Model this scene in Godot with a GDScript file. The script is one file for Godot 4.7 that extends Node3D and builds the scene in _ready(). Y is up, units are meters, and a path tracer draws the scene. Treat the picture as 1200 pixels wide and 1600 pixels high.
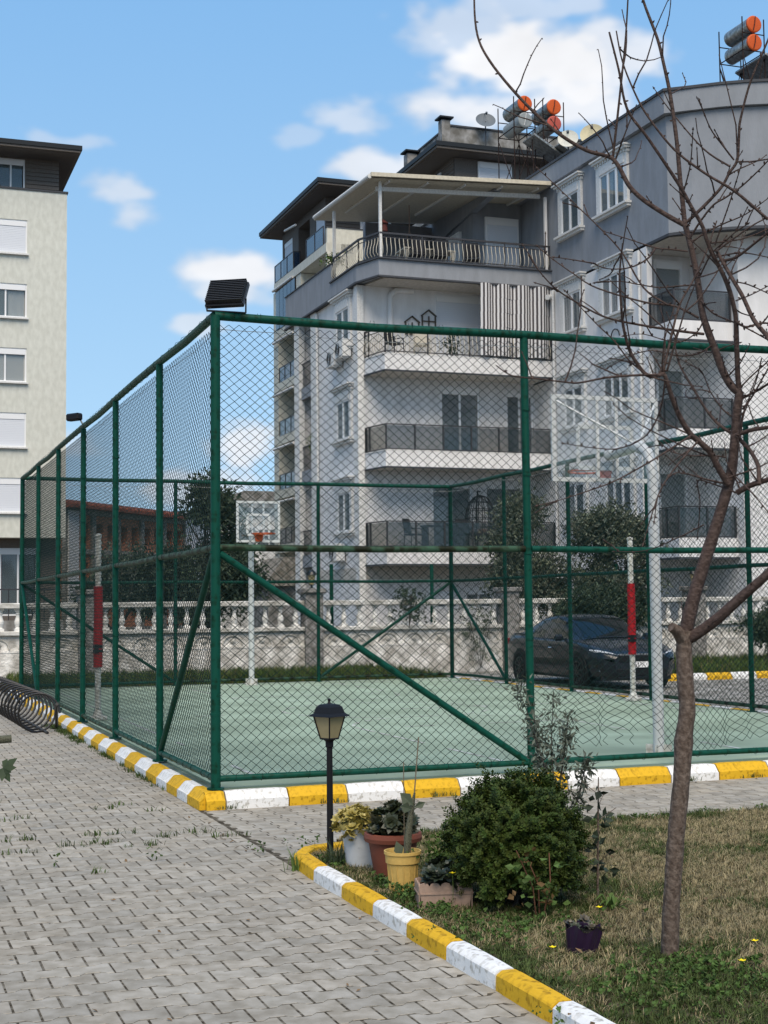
extends Node3D
# World frame: origin at the near left corner post of the sports court, +x along the front fence, -z along the left fence, y = 0 is the block paving.

var M := {}
var rng := RandomNumberGenerator.new()
var used := {}
const SLAB := 0.15
const CAM := Vector3(-2.768, 1.664, 11.743)

class MB:
	var v := PackedVector3Array()
	var n := PackedVector3Array()
	var c := PackedColorArray()
	var col := Color.WHITE
	var colored := false
	func tri(a: Vector3, b: Vector3, d: Vector3) -> void:
		var m := (b - a).cross(d - a).normalized()
		v.append(a); v.append(d); v.append(b)
		n.append(m); n.append(m); n.append(m)
		if colored:
			c.append(col); c.append(col); c.append(col)
	func quad(a: Vector3, b: Vector3, d: Vector3, e: Vector3) -> void:
		tri(a, b, d)
		tri(a, d, e)
	func squad(a: Vector3, b: Vector3, d: Vector3, e: Vector3, na: Vector3, nb: Vector3, nd: Vector3, ne: Vector3) -> void:
		v.append(a); v.append(d); v.append(b); v.append(a); v.append(e); v.append(d)
		n.append(na); n.append(nd); n.append(nb); n.append(na); n.append(ne); n.append(nd)
		if colored:
			for i in 6:
				c.append(col)
	func box(at: Vector3, s: Vector3, b := Basis()) -> void:
		var h := s * 0.5
		var p := []
		for i in 8:
			p.append(at + b * Vector3(h.x if i & 1 else -h.x, h.y if i & 2 else -h.y, h.z if i & 4 else -h.z))
		quad(p[4], p[5], p[7], p[6]); quad(p[1], p[0], p[2], p[3])
		quad(p[5], p[1], p[3], p[7]); quad(p[0], p[4], p[6], p[2])
		quad(p[6], p[7], p[3], p[2]); quad(p[0], p[1], p[5], p[4])
	func span(a: Vector3, b: Vector3) -> void:
		box((a + b) * 0.5, (b - a).abs())
	func cbox(at: Vector3, s: Vector3, e: float, b := Basis()) -> void:
		var h := s * 0.5
		var ax := [Vector3.RIGHT, Vector3.UP, Vector3.BACK]
		for k in 3:
			var u: Vector3 = ax[(k + 1) % 3]
			var w: Vector3 = ax[(k + 2) % 3]
			var d: Vector3 = ax[k]
			var hu := h[(k + 1) % 3] - e
			var hw := h[(k + 2) % 3] - e
			var hd := h[k]
			for sg in [1.0, -1.0]:
				var o: Vector3 = d * hd * sg
				var q := [o - u * hu - w * hw, o + u * hu - w * hw, o + u * hu + w * hw, o - u * hu + w * hw]
				if sg < 0:
					q.reverse()
				quad(at + b * q[0], at + b * q[1], at + b * q[2], at + b * q[3])
			# edges along axis k
			var hk := h[k] - e
			for su in [1.0, -1.0]:
				for sw in [1.0, -1.0]:
					var p1: Vector3 = u * (hu + e) * su + w * hw * sw
					var p2: Vector3 = u * hu * su + w * (hw + e) * sw
					var q := [p1 - d * hk, p2 - d * hk, p2 + d * hk, p1 + d * hk]
					if su * sw > 0:
						q.reverse()
					q.reverse()
					quad(at + b * q[0], at + b * q[1], at + b * q[2], at + b * q[3])
	func tube(pts: Array, rad: Array, sides := 8, caps := true) -> void:
		var rings := []
		var norms := []
		var prev := Vector3.ZERO
		for i in pts.size():
			var t: Vector3
			if i == 0:
				t = pts[1] - pts[0]
			elif i == pts.size() - 1:
				t = pts[i] - pts[i - 1]
			else:
				t = (pts[i + 1] - pts[i]).normalized() + (pts[i] - pts[i - 1]).normalized()
			t = t.normalized()
			if prev == Vector3.ZERO:
				prev = t.cross(Vector3.UP if absf(t.y) < 0.9 else Vector3.RIGHT).normalized()
			var x := (prev - t * prev.dot(t)).normalized()
			prev = x
			var y := t.cross(x)
			var r: float = rad[i] if i < rad.size() else rad[rad.size() - 1]
			var ring := []
			var nn := []
			for k in sides:
				var a := TAU * k / sides
				var d := x * cos(a) + y * sin(a)
				ring.append(pts[i] + d * r)
				nn.append(d)
			rings.append(ring)
			norms.append(nn)
		for i in pts.size() - 1:
			for k in sides:
				var l := (k + 1) % sides
				squad(rings[i][k], rings[i][l], rings[i + 1][l], rings[i + 1][k], norms[i][k], norms[i][l], norms[i + 1][l], norms[i + 1][k])
		if caps:
			for k in range(1, sides - 1):
				tri(rings[0][0], rings[0][k + 1], rings[0][k])
				var z: Array = rings[rings.size() - 1]
				tri(z[0], z[k], z[k + 1])
	func rod(a: Vector3, b: Vector3, r: float, sides := 8) -> void:
		tube([a, b], [r, r], sides)
	func lathe(prof: Array, sides := 16, xf := Transform3D()) -> void:
		for i in prof.size() - 1:
			var p: Vector2 = prof[i]
			var q: Vector2 = prof[i + 1]
			var d := q - p
			var pn := Vector2(d.y, -d.x).normalized()
			for k in sides:
				var a := TAU * k / sides
				var e := TAU * (k + 1) / sides
				var ua := Vector3(cos(a), 0, sin(a))
				var ue := Vector3(cos(e), 0, sin(e))
				var na := xf.basis * (ua * pn.x + Vector3.UP * pn.y)
				var ne := xf.basis * (ue * pn.x + Vector3.UP * pn.y)
				squad(xf * (ua * p.x + Vector3.UP * p.y), xf * (ua * q.x + Vector3.UP * q.y), xf * (ue * q.x + Vector3.UP * q.y), xf * (ue * p.x + Vector3.UP * p.y), na, na, ne, ne)
	func prism(poly: PackedVector2Array, lo: float, hi: float, xf := Transform3D()) -> void:
		# poly in local x,y; depth along local z from lo to hi
		if Geometry2D.is_polygon_clockwise(poly):
			poly = poly.duplicate()
			poly.reverse()
		var idx := Geometry2D.triangulate_polygon(poly)
		for i in range(0, idx.size(), 3):
			var a := poly[idx[i]]
			var b := poly[idx[i + 1]]
			var d := poly[idx[i + 2]]
			if (b - a).cross(d - a) < 0:
				var t := b
				b = d
				d = t
			tri(xf * Vector3(a.x, a.y, hi), xf * Vector3(b.x, b.y, hi), xf * Vector3(d.x, d.y, hi))
			tri(xf * Vector3(a.x, a.y, lo), xf * Vector3(d.x, d.y, lo), xf * Vector3(b.x, b.y, lo))
		for i in poly.size():
			var a := poly[i]
			var b := poly[(i + 1) % poly.size()]
			quad(xf * Vector3(a.x, a.y, lo), xf * Vector3(b.x, b.y, lo), xf * Vector3(b.x, b.y, hi), xf * Vector3(a.x, a.y, hi))
	func floorplan(poly: PackedVector2Array, y0: float, y1: float) -> void:
		# poly in x,z extruded upwards
		var b := Basis(Vector3.RIGHT, Vector3.BACK, Vector3.DOWN)
		prism(poly, -y1, -y0, Transform3D(b, Vector3.ZERO))
	func mesh() -> ArrayMesh:
		var a := []
		a.resize(Mesh.ARRAY_MAX)
		a[Mesh.ARRAY_VERTEX] = v
		a[Mesh.ARRAY_NORMAL] = n
		if colored:
			a[Mesh.ARRAY_COLOR] = c
		var m := ArrayMesh.new()
		m.add_surface_from_arrays(Mesh.PRIMITIVE_TRIANGLES, a)
		return m

func numbered(s: String) -> String:
	if not used.has(s):
		used[s] = 0
		return s
	used[s] += 1
	return "%s_%03d" % [s, used[s]]

func part(called: String, m: Mesh, mt: Material, parent: Node, xf := Transform3D()) -> MeshInstance3D:
	var o := MeshInstance3D.new()
	o.name = numbered(called) if parent == self else called
	o.mesh = m
	o.material_override = mt
	parent.add_child(o, true)
	o.transform = xf
	return o

func pb(called: String, b: MB, mt: Material, parent: Node, xf := Transform3D()) -> MeshInstance3D:
	return part(called, b.mesh(), mt, parent, xf)

func tag(o: Node, label: String, category: String, group := "") -> Node:
	o.set_meta("label", label)
	o.set_meta("category", category)
	if group != "":
		o.set_meta("group", group)
	return o

func thing(called: String, label: String, category: String, at := Vector3.ZERO, turn := 0.0, group := "") -> Node3D:
	var o := Node3D.new()
	o.name = numbered(called)
	add_child(o)
	o.position = at
	o.rotation.y = turn
	tag(o, label, category, group)
	return o

func setting(called: String, b: MB, mt: Material) -> MeshInstance3D:
	var o := pb(called, b, mt, self)
	o.set_meta("kind", "structure")
	return o

func copies(called: String, m: Mesh, mt: Material, where: Array, cols: Array, parent: Node) -> MultiMeshInstance3D:
	var mm := MultiMesh.new()
	mm.transform_format = MultiMesh.TRANSFORM_3D
	mm.use_colors = cols.size() > 0
	mm.mesh = m
	mm.instance_count = where.size()
	for i in where.size():
		mm.set_instance_transform(i, where[i])
		if cols.size() > 0:
			mm.set_instance_color(i, cols[i])
	var o := MultiMeshInstance3D.new()
	o.name = numbered(called) if parent == self else called
	o.multimesh = mm
	o.material_override = mt
	parent.add_child(o, true)
	if parent != self:
		o.set_meta("kind", "stuff")
	return o

func lin(r: float, g: float, b: float) -> Color:
	return Color(r, g, b).linear_to_srgb()

func ntex(sd: int, size: int, freq: float, oct: int, ca: Color, cb: Color, contrast := 1.0, grain := 0.0, bias := 0.0) -> ImageTexture:
	var f := FastNoiseLite.new()
	f.seed = sd
	f.frequency = freq
	f.fractal_octaves = oct
	f.noise_type = FastNoiseLite.TYPE_SIMPLEX_SMOOTH
	var g := f.get_seamless_image(size, size)
	g.convert(Image.FORMAT_L8)
	var d := g.get_data()
	var r := RandomNumberGenerator.new()
	r.seed = sd
	var out := PackedByteArray()
	out.resize(size * size * 3)
	var row := PackedFloat32Array()
	row.resize(size)
	for y in size:
		for x in size:
			var t := clampf((d[y * size + x] / 255.0 - 0.5) * contrast + 0.5 + bias + (r.randf() - 0.5) * grain, 0.0, 1.0)
			var k := (y * size + x) * 3
			out[k] = int((ca.r + (cb.r - ca.r) * t) * 255.0)
			out[k + 1] = int((ca.g + (cb.g - ca.g) * t) * 255.0)
			out[k + 2] = int((ca.b + (cb.b - ca.b) * t) * 255.0)
	return ImageTexture.create_from_image(Image.create_from_data(size, size, false, Image.FORMAT_RGB8, out))

func mat(key: String, base: Color, rough := 0.8, tex: Texture2D = null, metres := 1.0, bump: Texture2D = null, bump_cm := 0.3, metal := 0.0) -> StandardMaterial3D:
	var m := StandardMaterial3D.new()
	m.resource_name = key
	m.albedo_color = base
	m.roughness = rough
	m.metallic = metal
	if rough >= 0.5:
		m.metallic_specular = 0.3
	if tex:
		m.albedo_texture = tex
	if bump:
		m.heightmap_enabled = true
		m.heightmap_texture = bump
		m.heightmap_scale = bump_cm
	if tex or bump:
		m.uv1_triplanar = true
		m.uv1_world_triplanar = true
		m.uv1_scale = Vector3.ONE / metres
	M[key] = m
	return m

func glass(key: String, c: Color, a: float) -> StandardMaterial3D:
	var m := StandardMaterial3D.new()
	m.resource_name = key
	m.albedo_color = Color(c.r, c.g, c.b, a)
	m.transparency = BaseMaterial3D.TRANSPARENCY_ALPHA
	m.roughness = 0.04
	M[key] = m
	return m

func turned(deg: float) -> Basis:
	return Basis(Vector3.UP, deg_to_rad(deg))

const CLOUDS := [[26.8, 20.9, 4.15, 2.2, 1.0, 0.5], [24.5, 22.1, 2.51, 1.29, 0.55, 0.7], [29.4, 21.4, 2.5, 1.81, 0.8, 0.6], [26.0, 19.4, 4.38, 1.16, 0.9, 0.5], [19.2, 19.0, 2.05, 0.72, 0.55, 0.9], [17.1, 18.6, 1.23, 0.57, 0.3, 1.0], [20.1, 17.5, 1.9, 0.83, 0.8, 0.6], [21.3, 17.4, 1.08, 0.78, 0.8, 0.5], [8.9, 16.3, 1.61, 0.83, 0.6, 0.8], [9.9, 15.5, 0.94, 0.65, 0.6, 0.8], [7.7, 18.1, 1.49, 0.36, 0.35, 1.0], [14.2, 13.4, 2.26, 0.98, 0.95, 0.5], [13.7, 12.6, 1.59, 0.65, 0.7, 0.6], [12.4, 11.2, 1.18, 0.52, 0.6, 0.7], [6.3, 10.8, 1.84, 0.78, 0.3, 0.9], [14.7, 6.4, 2.34, 1.16, 0.85, 0.6], [12.4, 4.9, 3.37, 1.03, 0.6, 0.7], [7.8, 6.3, 2.34, 0.78, 0.4, 0.8], [27.4, 23.1, 3.09, 0.78, 0.5, 0.9], [32.6, 16.0, 1.61, 1.03, 0.3, 0.9]]

# bare tree: each limb is [order, [x, y, z, radius] ...], surveyed limb by limb
const LIMBS := [
	[1, [[0.716,-0.055,5.959,0.0399],[0.714,0.091,5.969,0.0397],[0.717,0.266,5.982,0.0395],[0.728,0.5,6.003,0.0392],[0.737,0.646,6.016,0.039],[0.751,0.821,6.034,0.0388],[0.756,0.909,6.042,0.0386],[0.762,1.055,6.054,0.0385],[0.774,1.172,6.067,0.0383],[0.765,1.289,6.072,0.0382],[0.757,1.435,6.079,0.038],[0.759,1.538,6.087,0.0379]]],
	[1, [[0.759,1.508,6.085,0.0339],[0.794,1.669,6.102,0.0319],[0.846,1.844,6.124,0.0297],[0.897,2.005,6.147,0.0277],[0.944,2.161,6.167,0.0258],[0.97,2.27,6.179,0.0244],[0.985,2.402,6.188,0.0228],[0.998,2.55,6.196,0.0211],[1.01,2.633,6.203,0.0201]]],
	[1, [[0.765,1.494,6.086,0.0279],[0.801,1.523,6.126,0.027],[0.859,1.587,6.197,0.0254],[0.931,1.689,6.295,0.023],[1.002,1.787,6.392,0.0208],[1.102,1.943,6.54,0.0174],[1.205,2.155,6.721,0.0131]]],
	[1, [[1.01,2.627,6.202,0.0191],[0.981,2.662,6.181,0.0187],[0.954,2.733,6.156,0.0182],[0.928,2.857,6.123,0.0174],[0.9,2.999,6.087,0.0165],[0.896,3.14,6.061,0.0155],[0.891,3.268,6.037,0.0147],[0.879,3.396,6.011,0.0139],[0.87,3.461,5.996,0.0135]]],
	[1, [[1.01,2.621,6.202,0.0131],[0.995,2.696,6.213,0.0127],[0.976,2.84,6.238,0.0119],[0.962,2.954,6.258,0.0113],[0.948,3.011,6.266,0.011],[0.918,3.093,6.274,0.0106],[0.884,3.161,6.277,0.0102],[0.854,3.209,6.278,0.0099],[0.828,3.251,6.279,0.0097],[0.8,3.31,6.283,0.0094],[0.775,3.371,6.288,0.009],[0.723,3.449,6.288,0.0086],[0.656,3.552,6.289,0.008],[0.508,3.744,6.286,0.0068],[0.405,3.871,6.282,0.006],[0.356,4.034,6.302,0.0051],[0.301,4.195,6.32,0.0042]]],
	[1, [[1.001,2.696,6.577,0.0114],[0.965,2.831,6.494,0.0106],[0.935,2.918,6.436,0.01],[0.92,3.039,6.375,0.0093],[0.898,3.144,6.317,0.0087],[0.882,3.227,6.273,0.0082],[0.874,3.27,6.251,0.008]]],
	[2, [[0.87,3.455,5.996,0.0124],[0.865,3.587,5.987,0.0117],[0.86,3.672,5.981,0.0113],[0.853,3.881,5.968,0.0102],[0.835,4.104,5.95,0.009],[0.813,4.255,5.935,0.0082],[0.79,4.385,5.92,0.0074],[0.735,4.58,5.889,0.0064],[0.7,4.776,5.867,0.0053]]],
	[2, [[0.87,3.455,5.996,0.0124],[0.798,3.515,5.944,0.0119],[0.714,3.596,5.883,0.0113],[0.662,3.671,5.843,0.0109],[0.63,3.766,5.81,0.0104],[0.605,3.814,5.789,0.0102],[0.575,3.833,5.768,0.01],[0.504,3.866,5.719,0.0095],[0.423,3.933,5.663,0.009],[0.335,4.03,5.6,0.0083],[0.222,4.192,5.515,0.0073],[0.122,4.371,5.436,0.0064],[0.078,4.513,5.391,0.0057],[0.078,4.708,5.358,0.0048],[0.104,4.887,5.337,0.004]]],
	[2, [[0.641,3.837,5.726,0.0068],[0.644,3.978,5.763,0.0062],[0.645,4.174,5.815,0.0054],[0.645,4.365,5.865,0.0046],[0.637,4.557,5.913,0.0038],[0.628,4.67,5.939,0.0033]]],
	[2, [[0.655,3.833,5.731,0.0047],[0.678,3.967,5.809,0.0033],[0.698,4.066,5.869,0.0023]]],
	[2, [[0.974,3.357,6.507,0.007],[0.848,3.485,6.452,0.0063],[0.722,3.577,6.397,0.0058],[0.602,3.688,6.345,0.0052],[0.501,3.838,6.301,0.0046],[0.451,3.945,6.279,0.0042],[0.402,4.094,6.257,0.0036],[0.38,4.24,6.245,0.0031]]],
	[2, [[0.87,3.461,5.996,0.0083],[0.945,3.54,6.047,0.0078],[1.012,3.623,6.094,0.0073],[1.042,3.689,6.121,0.007],[1.07,3.746,6.146,0.0068],[1.067,3.861,6.17,0.0063],[1.067,3.927,6.185,0.006],[1.095,4.097,6.234,0.0053],[1.152,4.276,6.297,0.0046],[1.181,4.396,6.336,0.004]]],
	[3, [[1.043,3.722,6.185,0.0045],[1.08,3.705,6.263,0.0038],[1.13,3.694,6.374,0.0028]]],
	[3, [[1.038,3.717,6.129,0.0053],[0.954,3.817,6.045,0.0045],[0.862,4.008,5.937,0.0033],[0.802,4.16,5.86,0.0023]]],
	[3, [[1.057,3.747,6.138,0.0045],[0.994,3.805,6.146,0.0039],[0.918,3.879,6.158,0.0032],[0.846,3.993,6.185,0.0022]]],
	[3, [[0.867,3.616,5.996,0.0041],[0.862,3.691,6.053,0.0035],[0.852,3.749,6.093,0.0031],[0.819,3.857,6.166,0.0022]]],
	[3, [[0.893,3.309,6.208,0.004],[0.911,3.481,6.308,0.0032],[0.916,3.563,6.355,0.0028],[0.921,3.644,6.401,0.0024]]],
	[1, [[0.937,2.202,6.199,0.0169],[0.884,2.28,6.201,0.0158],[0.843,2.346,6.205,0.0149],[0.795,2.389,6.201,0.0142],[0.749,2.424,6.197,0.0135],[0.71,2.475,6.197,0.0128],[0.676,2.532,6.2,0.012],[0.64,2.608,6.208,0.011],[0.611,2.678,6.216,0.0101],[0.597,2.698,6.216,0.0098]]],
	[2, [[0.6,2.695,6.217,0.0098],[0.553,2.682,6.213,0.0094],[0.509,2.692,6.21,0.009],[0.454,2.749,6.217,0.0082],[0.421,2.798,6.226,0.0076],[0.38,2.892,6.25,0.0066],[0.352,2.999,6.282,0.0055],[0.329,3.104,6.316,0.0044],[0.319,3.234,6.366,0.003]]],
	[2, [[0.606,2.689,6.219,0.0059],[0.478,2.683,6.218,0.0054],[0.316,2.665,6.217,0.0047],[0.172,2.635,6.217,0.0041],[0.103,2.635,6.217,0.0038],[-0.032,2.643,6.22,0.0033],[-0.156,2.651,6.223,0.0028],[-0.235,2.69,6.232,0.0024]]],
	[2, [[0.597,2.698,6.216,0.0063],[0.62,2.767,6.21,0.006],[0.682,2.95,6.193,0.0052],[0.721,3.042,6.188,0.0048],[0.792,3.151,6.187,0.0043],[0.867,3.292,6.183,0.0037],[0.928,3.434,6.176,0.003]]],
	[2, [[0.614,2.706,6.223,0.0051],[0.626,2.802,6.261,0.0045],[0.637,2.871,6.289,0.004],[0.653,2.979,6.332,0.0033],[0.678,3.086,6.38,0.0025]]],
	[3, [[0.851,2.9,6.163,0.0068],[0.716,2.907,6.163,0.0062],[0.559,2.919,6.163,0.0055],[0.351,2.944,6.166,0.0046],[0.202,2.997,6.175,0.0038],[0.076,3.058,6.188,0.0032],[-0.017,3.132,6.208,0.0026],[-0.063,3.182,6.223,0.0023]]],
	[3, [[0.883,2.994,6.075,0.0061],[0.793,3.06,6.006,0.0055],[0.691,3.085,5.929,0.005],[0.505,3.172,5.791,0.0039],[0.413,3.253,5.721,0.0033],[0.321,3.348,5.649,0.0026],[0.28,3.4,5.616,0.0023]]],
	[3, [[0.715,3.048,6.071,0.0053],[0.637,3.136,6.0,0.0048],[0.574,3.314,5.921,0.0042],[0.505,3.437,5.853,0.0037],[0.424,3.558,5.778,0.0032],[0.358,3.657,5.717,0.0028],[0.275,3.778,5.641,0.0023]]],
	[3, [[0.858,3.318,6.035,0.0045],[0.802,3.335,5.986,0.0041],[0.743,3.352,5.934,0.0036],[0.643,3.409,5.847,0.0028],[0.561,3.455,5.776,0.0021]]],
	[3, [[0.493,2.691,6.231,0.0045],[0.441,2.753,6.189,0.0041],[0.393,2.846,6.144,0.0035],[0.334,2.928,6.094,0.003],[0.273,3.02,6.042,0.0024],[0.224,3.093,6.001,0.002]]],
	[3, [[0.765,3.359,5.898,0.005],[0.713,3.302,5.913,0.0045],[0.609,3.248,5.929,0.0036],[0.479,3.228,5.947,0.0027],[0.386,3.244,5.964,0.002]]],
	[3, [[0.386,3.244,5.964,0.0036],[0.274,3.256,5.956,0.0025],[0.198,3.261,5.95,0.0018]]],
	[3, [[0.909,3.161,6.043,0.0045],[0.839,3.164,5.975,0.004],[0.773,3.167,5.912,0.0035],[0.705,3.189,5.849,0.0031],[0.637,3.214,5.786,0.0026],[0.545,3.22,5.7,0.0019]]],
	[1, [[0.976,2.164,6.211,0.0139],[1.004,2.19,6.261,0.0132],[1.053,2.213,6.34,0.012],[1.148,2.244,6.492,0.0097]]],
	[1, [[0.979,2.429,6.209,0.01],[1.018,2.446,6.279,0.0095],[1.057,2.451,6.346,0.0089],[1.145,2.471,6.507,0.0077]]],
	[1, [[1.01,2.192,6.332,0.0108],[1.034,2.275,6.297,0.0101],[1.031,2.33,6.265,0.0096],[1.017,2.384,6.226,0.0091],[0.992,2.433,6.179,0.0085],[0.959,2.477,6.127,0.0079],[0.939,2.517,6.091,0.0075],[0.919,2.583,6.043,0.0068],[0.903,2.666,5.991,0.006],[0.886,2.749,5.938,0.0052],[0.877,2.817,5.899,0.0046],[0.884,2.901,5.862,0.0039],[0.91,2.969,5.84,0.0033],[0.951,2.998,5.833,0.003]]],
	[3, [[1.022,2.603,6.205,0.0064],[1.037,2.622,6.285,0.0059],[1.049,2.646,6.367,0.0054],[1.062,2.685,6.492,0.0046]]],
	[3, [[0.993,2.544,6.244,0.0048],[1.019,2.598,6.285,0.0043],[1.047,2.692,6.347,0.0035],[1.068,2.759,6.393,0.0029]]],
	[3, [[0.927,2.325,6.204,0.0044],[0.893,2.338,6.154,0.004],[0.83,2.346,6.064,0.0032],[0.775,2.37,5.987,0.0026],[0.742,2.424,5.93,0.0021]]],
	[3, [[0.995,2.507,6.188,0.004],[0.965,2.558,6.132,0.0036],[0.944,2.651,6.062,0.0031],[0.936,2.758,5.997,0.0025],[0.876,2.832,5.901,0.0019]]],
	[3, [[0.72,2.417,6.242,0.0049],[0.618,2.356,6.243,0.0045],[0.484,2.281,6.246,0.0039],[0.319,2.2,6.248,0.0033],[0.207,2.161,6.25,0.0029],[0.065,2.117,6.252,0.0023],[-0.06,2.087,6.254,0.0019]]],
	[3, [[0.748,2.388,6.25,0.0047],[0.641,2.284,6.257,0.004],[0.55,2.18,6.266,0.0033],[0.487,2.065,6.285,0.0027],[0.42,1.922,6.311,0.0019]]],
	[3, [[0.915,2.208,6.191,0.0048],[0.811,2.226,6.195,0.0042],[0.708,2.247,6.2,0.0037],[0.641,2.24,6.201,0.0033],[0.565,2.156,6.213,0.0027],[0.516,2.025,6.246,0.0019]]],
	[3, [[0.971,2.164,6.209,0.0044],[0.892,2.214,6.123,0.0037],[0.851,2.225,6.08,0.0033],[0.887,2.131,6.04,0.0028],[0.918,1.97,5.962,0.0018]]],
	[3, [[0.608,2.683,6.219,0.0043],[0.612,2.54,6.163,0.0038],[0.574,2.429,6.099,0.0033],[0.484,2.376,6.022,0.0028],[0.39,2.381,5.951,0.0024],[0.271,2.409,5.863,0.0018]]],
	[3, [[0.874,3.27,6.251,0.0048],[0.936,3.324,6.315,0.0041],[0.997,3.373,6.377,0.0034],[1.06,3.407,6.435,0.0027]]],
	[3, [[0.894,3.223,6.255,0.0072],[0.93,3.228,6.319,0.0066],[0.967,3.273,6.415,0.0056],[1.001,3.323,6.514,0.0046]]],
	[3, [[0.888,3.246,6.255,0.004],[0.944,3.243,6.349,0.0032],[1.006,3.202,6.454,0.0023]]],
	[3, [[0.955,2.953,6.258,0.006],[0.987,2.916,6.296,0.0054],[1.035,2.926,6.35,0.0047],[1.093,2.911,6.413,0.0039]]],
	[3, [[0.96,3.041,6.266,0.0036],[1.075,3.087,6.225,0.0031],[1.243,3.166,6.165,0.0023]]],
	[3, [[0.945,3.129,6.267,0.0036],[1.035,3.122,6.26,0.0031],[1.184,3.081,6.244,0.0022]]],
	[3, [[0.903,3.176,6.042,0.0045],[0.912,3.258,6.113,0.0039],[0.927,3.302,6.16,0.0035],[0.949,3.33,6.203,0.0032],[0.976,3.366,6.257,0.0028],[1.005,3.391,6.307,0.0024]]],
	[3, [[0.891,3.075,6.083,0.0049],[0.92,3.004,6.143,0.0045],[0.979,2.945,6.233,0.004],[1.028,2.889,6.31,0.0035],[1.081,2.816,6.401,0.0029]]],
	[3, [[0.877,3.386,6.026,0.0054],[0.904,3.457,6.08,0.0049],[0.939,3.521,6.137,0.0045],[0.979,3.549,6.183,0.0042],[1.028,3.591,6.242,0.0037],[1.082,3.659,6.318,0.0032],[1.116,3.712,6.371,0.0028]]],
	[3, [[0.883,3.362,6.026,0.0045],[0.927,3.401,6.068,0.0041],[0.996,3.438,6.126,0.0036],[1.075,3.473,6.193,0.0029],[1.151,3.536,6.264,0.0022]]],
	[3, [[0.835,2.019,6.149,0.0036],[0.774,1.966,6.027,0.003],[0.692,1.912,5.877,0.0023],[0.6,1.912,5.735,0.0017]]],
	[3, [[0.955,2.742,6.457,0.0035],[0.959,2.637,6.398,0.0032],[0.944,2.503,6.314,0.0029],[0.969,2.31,6.218,0.0024]]],
	[3, [[0.912,2.228,6.298,0.0035],[0.925,2.148,6.399,0.0029],[0.931,2.056,6.506,0.0023]]],
	[3, [[0.913,2.856,6.13,0.004],[0.869,2.823,6.079,0.0037],[0.803,2.821,6.018,0.0034],[0.715,2.855,5.937,0.0028],[0.636,2.839,5.863,0.0024],[0.56,2.79,5.782,0.0019]]],
	[3, [[0.878,2.975,6.125,0.0036],[0.837,2.913,6.123,0.0033],[0.753,2.865,6.112,0.0029],[0.684,2.872,6.104,0.0025],[0.573,2.897,6.092,0.002],[0.48,2.886,6.08,0.0016]]],
]

func _ready() -> void:
	rng.seed = 7
	var cam := Camera3D.new()
	cam.name = "camera"
	add_child(cam)
	cam.position = CAM
	cam.rotation = Vector3(0.065986, -0.350283, -0.010469)
	cam.fov = 39.672
	cam.near = 0.05
	cam.far = 900.0
	cam.current = true
	var env := Environment.new()
	env.background_mode = Environment.BG_SKY
	env.tonemap_mode = Environment.TONE_MAPPER_LINEAR
	env.tonemap_exposure = 1.06
	env.sdfgi_enabled = true
	env.ssao_enabled = true
	env.ssil_enabled = true
	var sky := Sky.new()
	var pano := PanoramaSkyMaterial.new()
	pano.panorama = sky_picture()
	sky.sky_material = pano
	env.sky = sky
	var we := WorldEnvironment.new()
	we.name = "environment"
	we.environment = env
	add_child(we)
	var sun := DirectionalLight3D.new()
	sun.name = "sun"
	add_child(sun)
	sun.light_energy = 1.15
	sun.light_color = Color(1.0, 0.94, 0.86)
	sun.light_angular_distance = 44.0
	sun.shadow_enabled = true
	sun.look_at_from_position(Vector3(-2.5, 14, 10), Vector3.ZERO)
	materials()
	ground()
	court()
	fences()
	court_gear()
	garden_wall()
	grey_apartment()
	cream_apartment()
	left_tower()
	far_houses()
	roof_gear()
	back_trees()
	car()
	bike_rack()
	garden()
	bare_tree()

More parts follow.
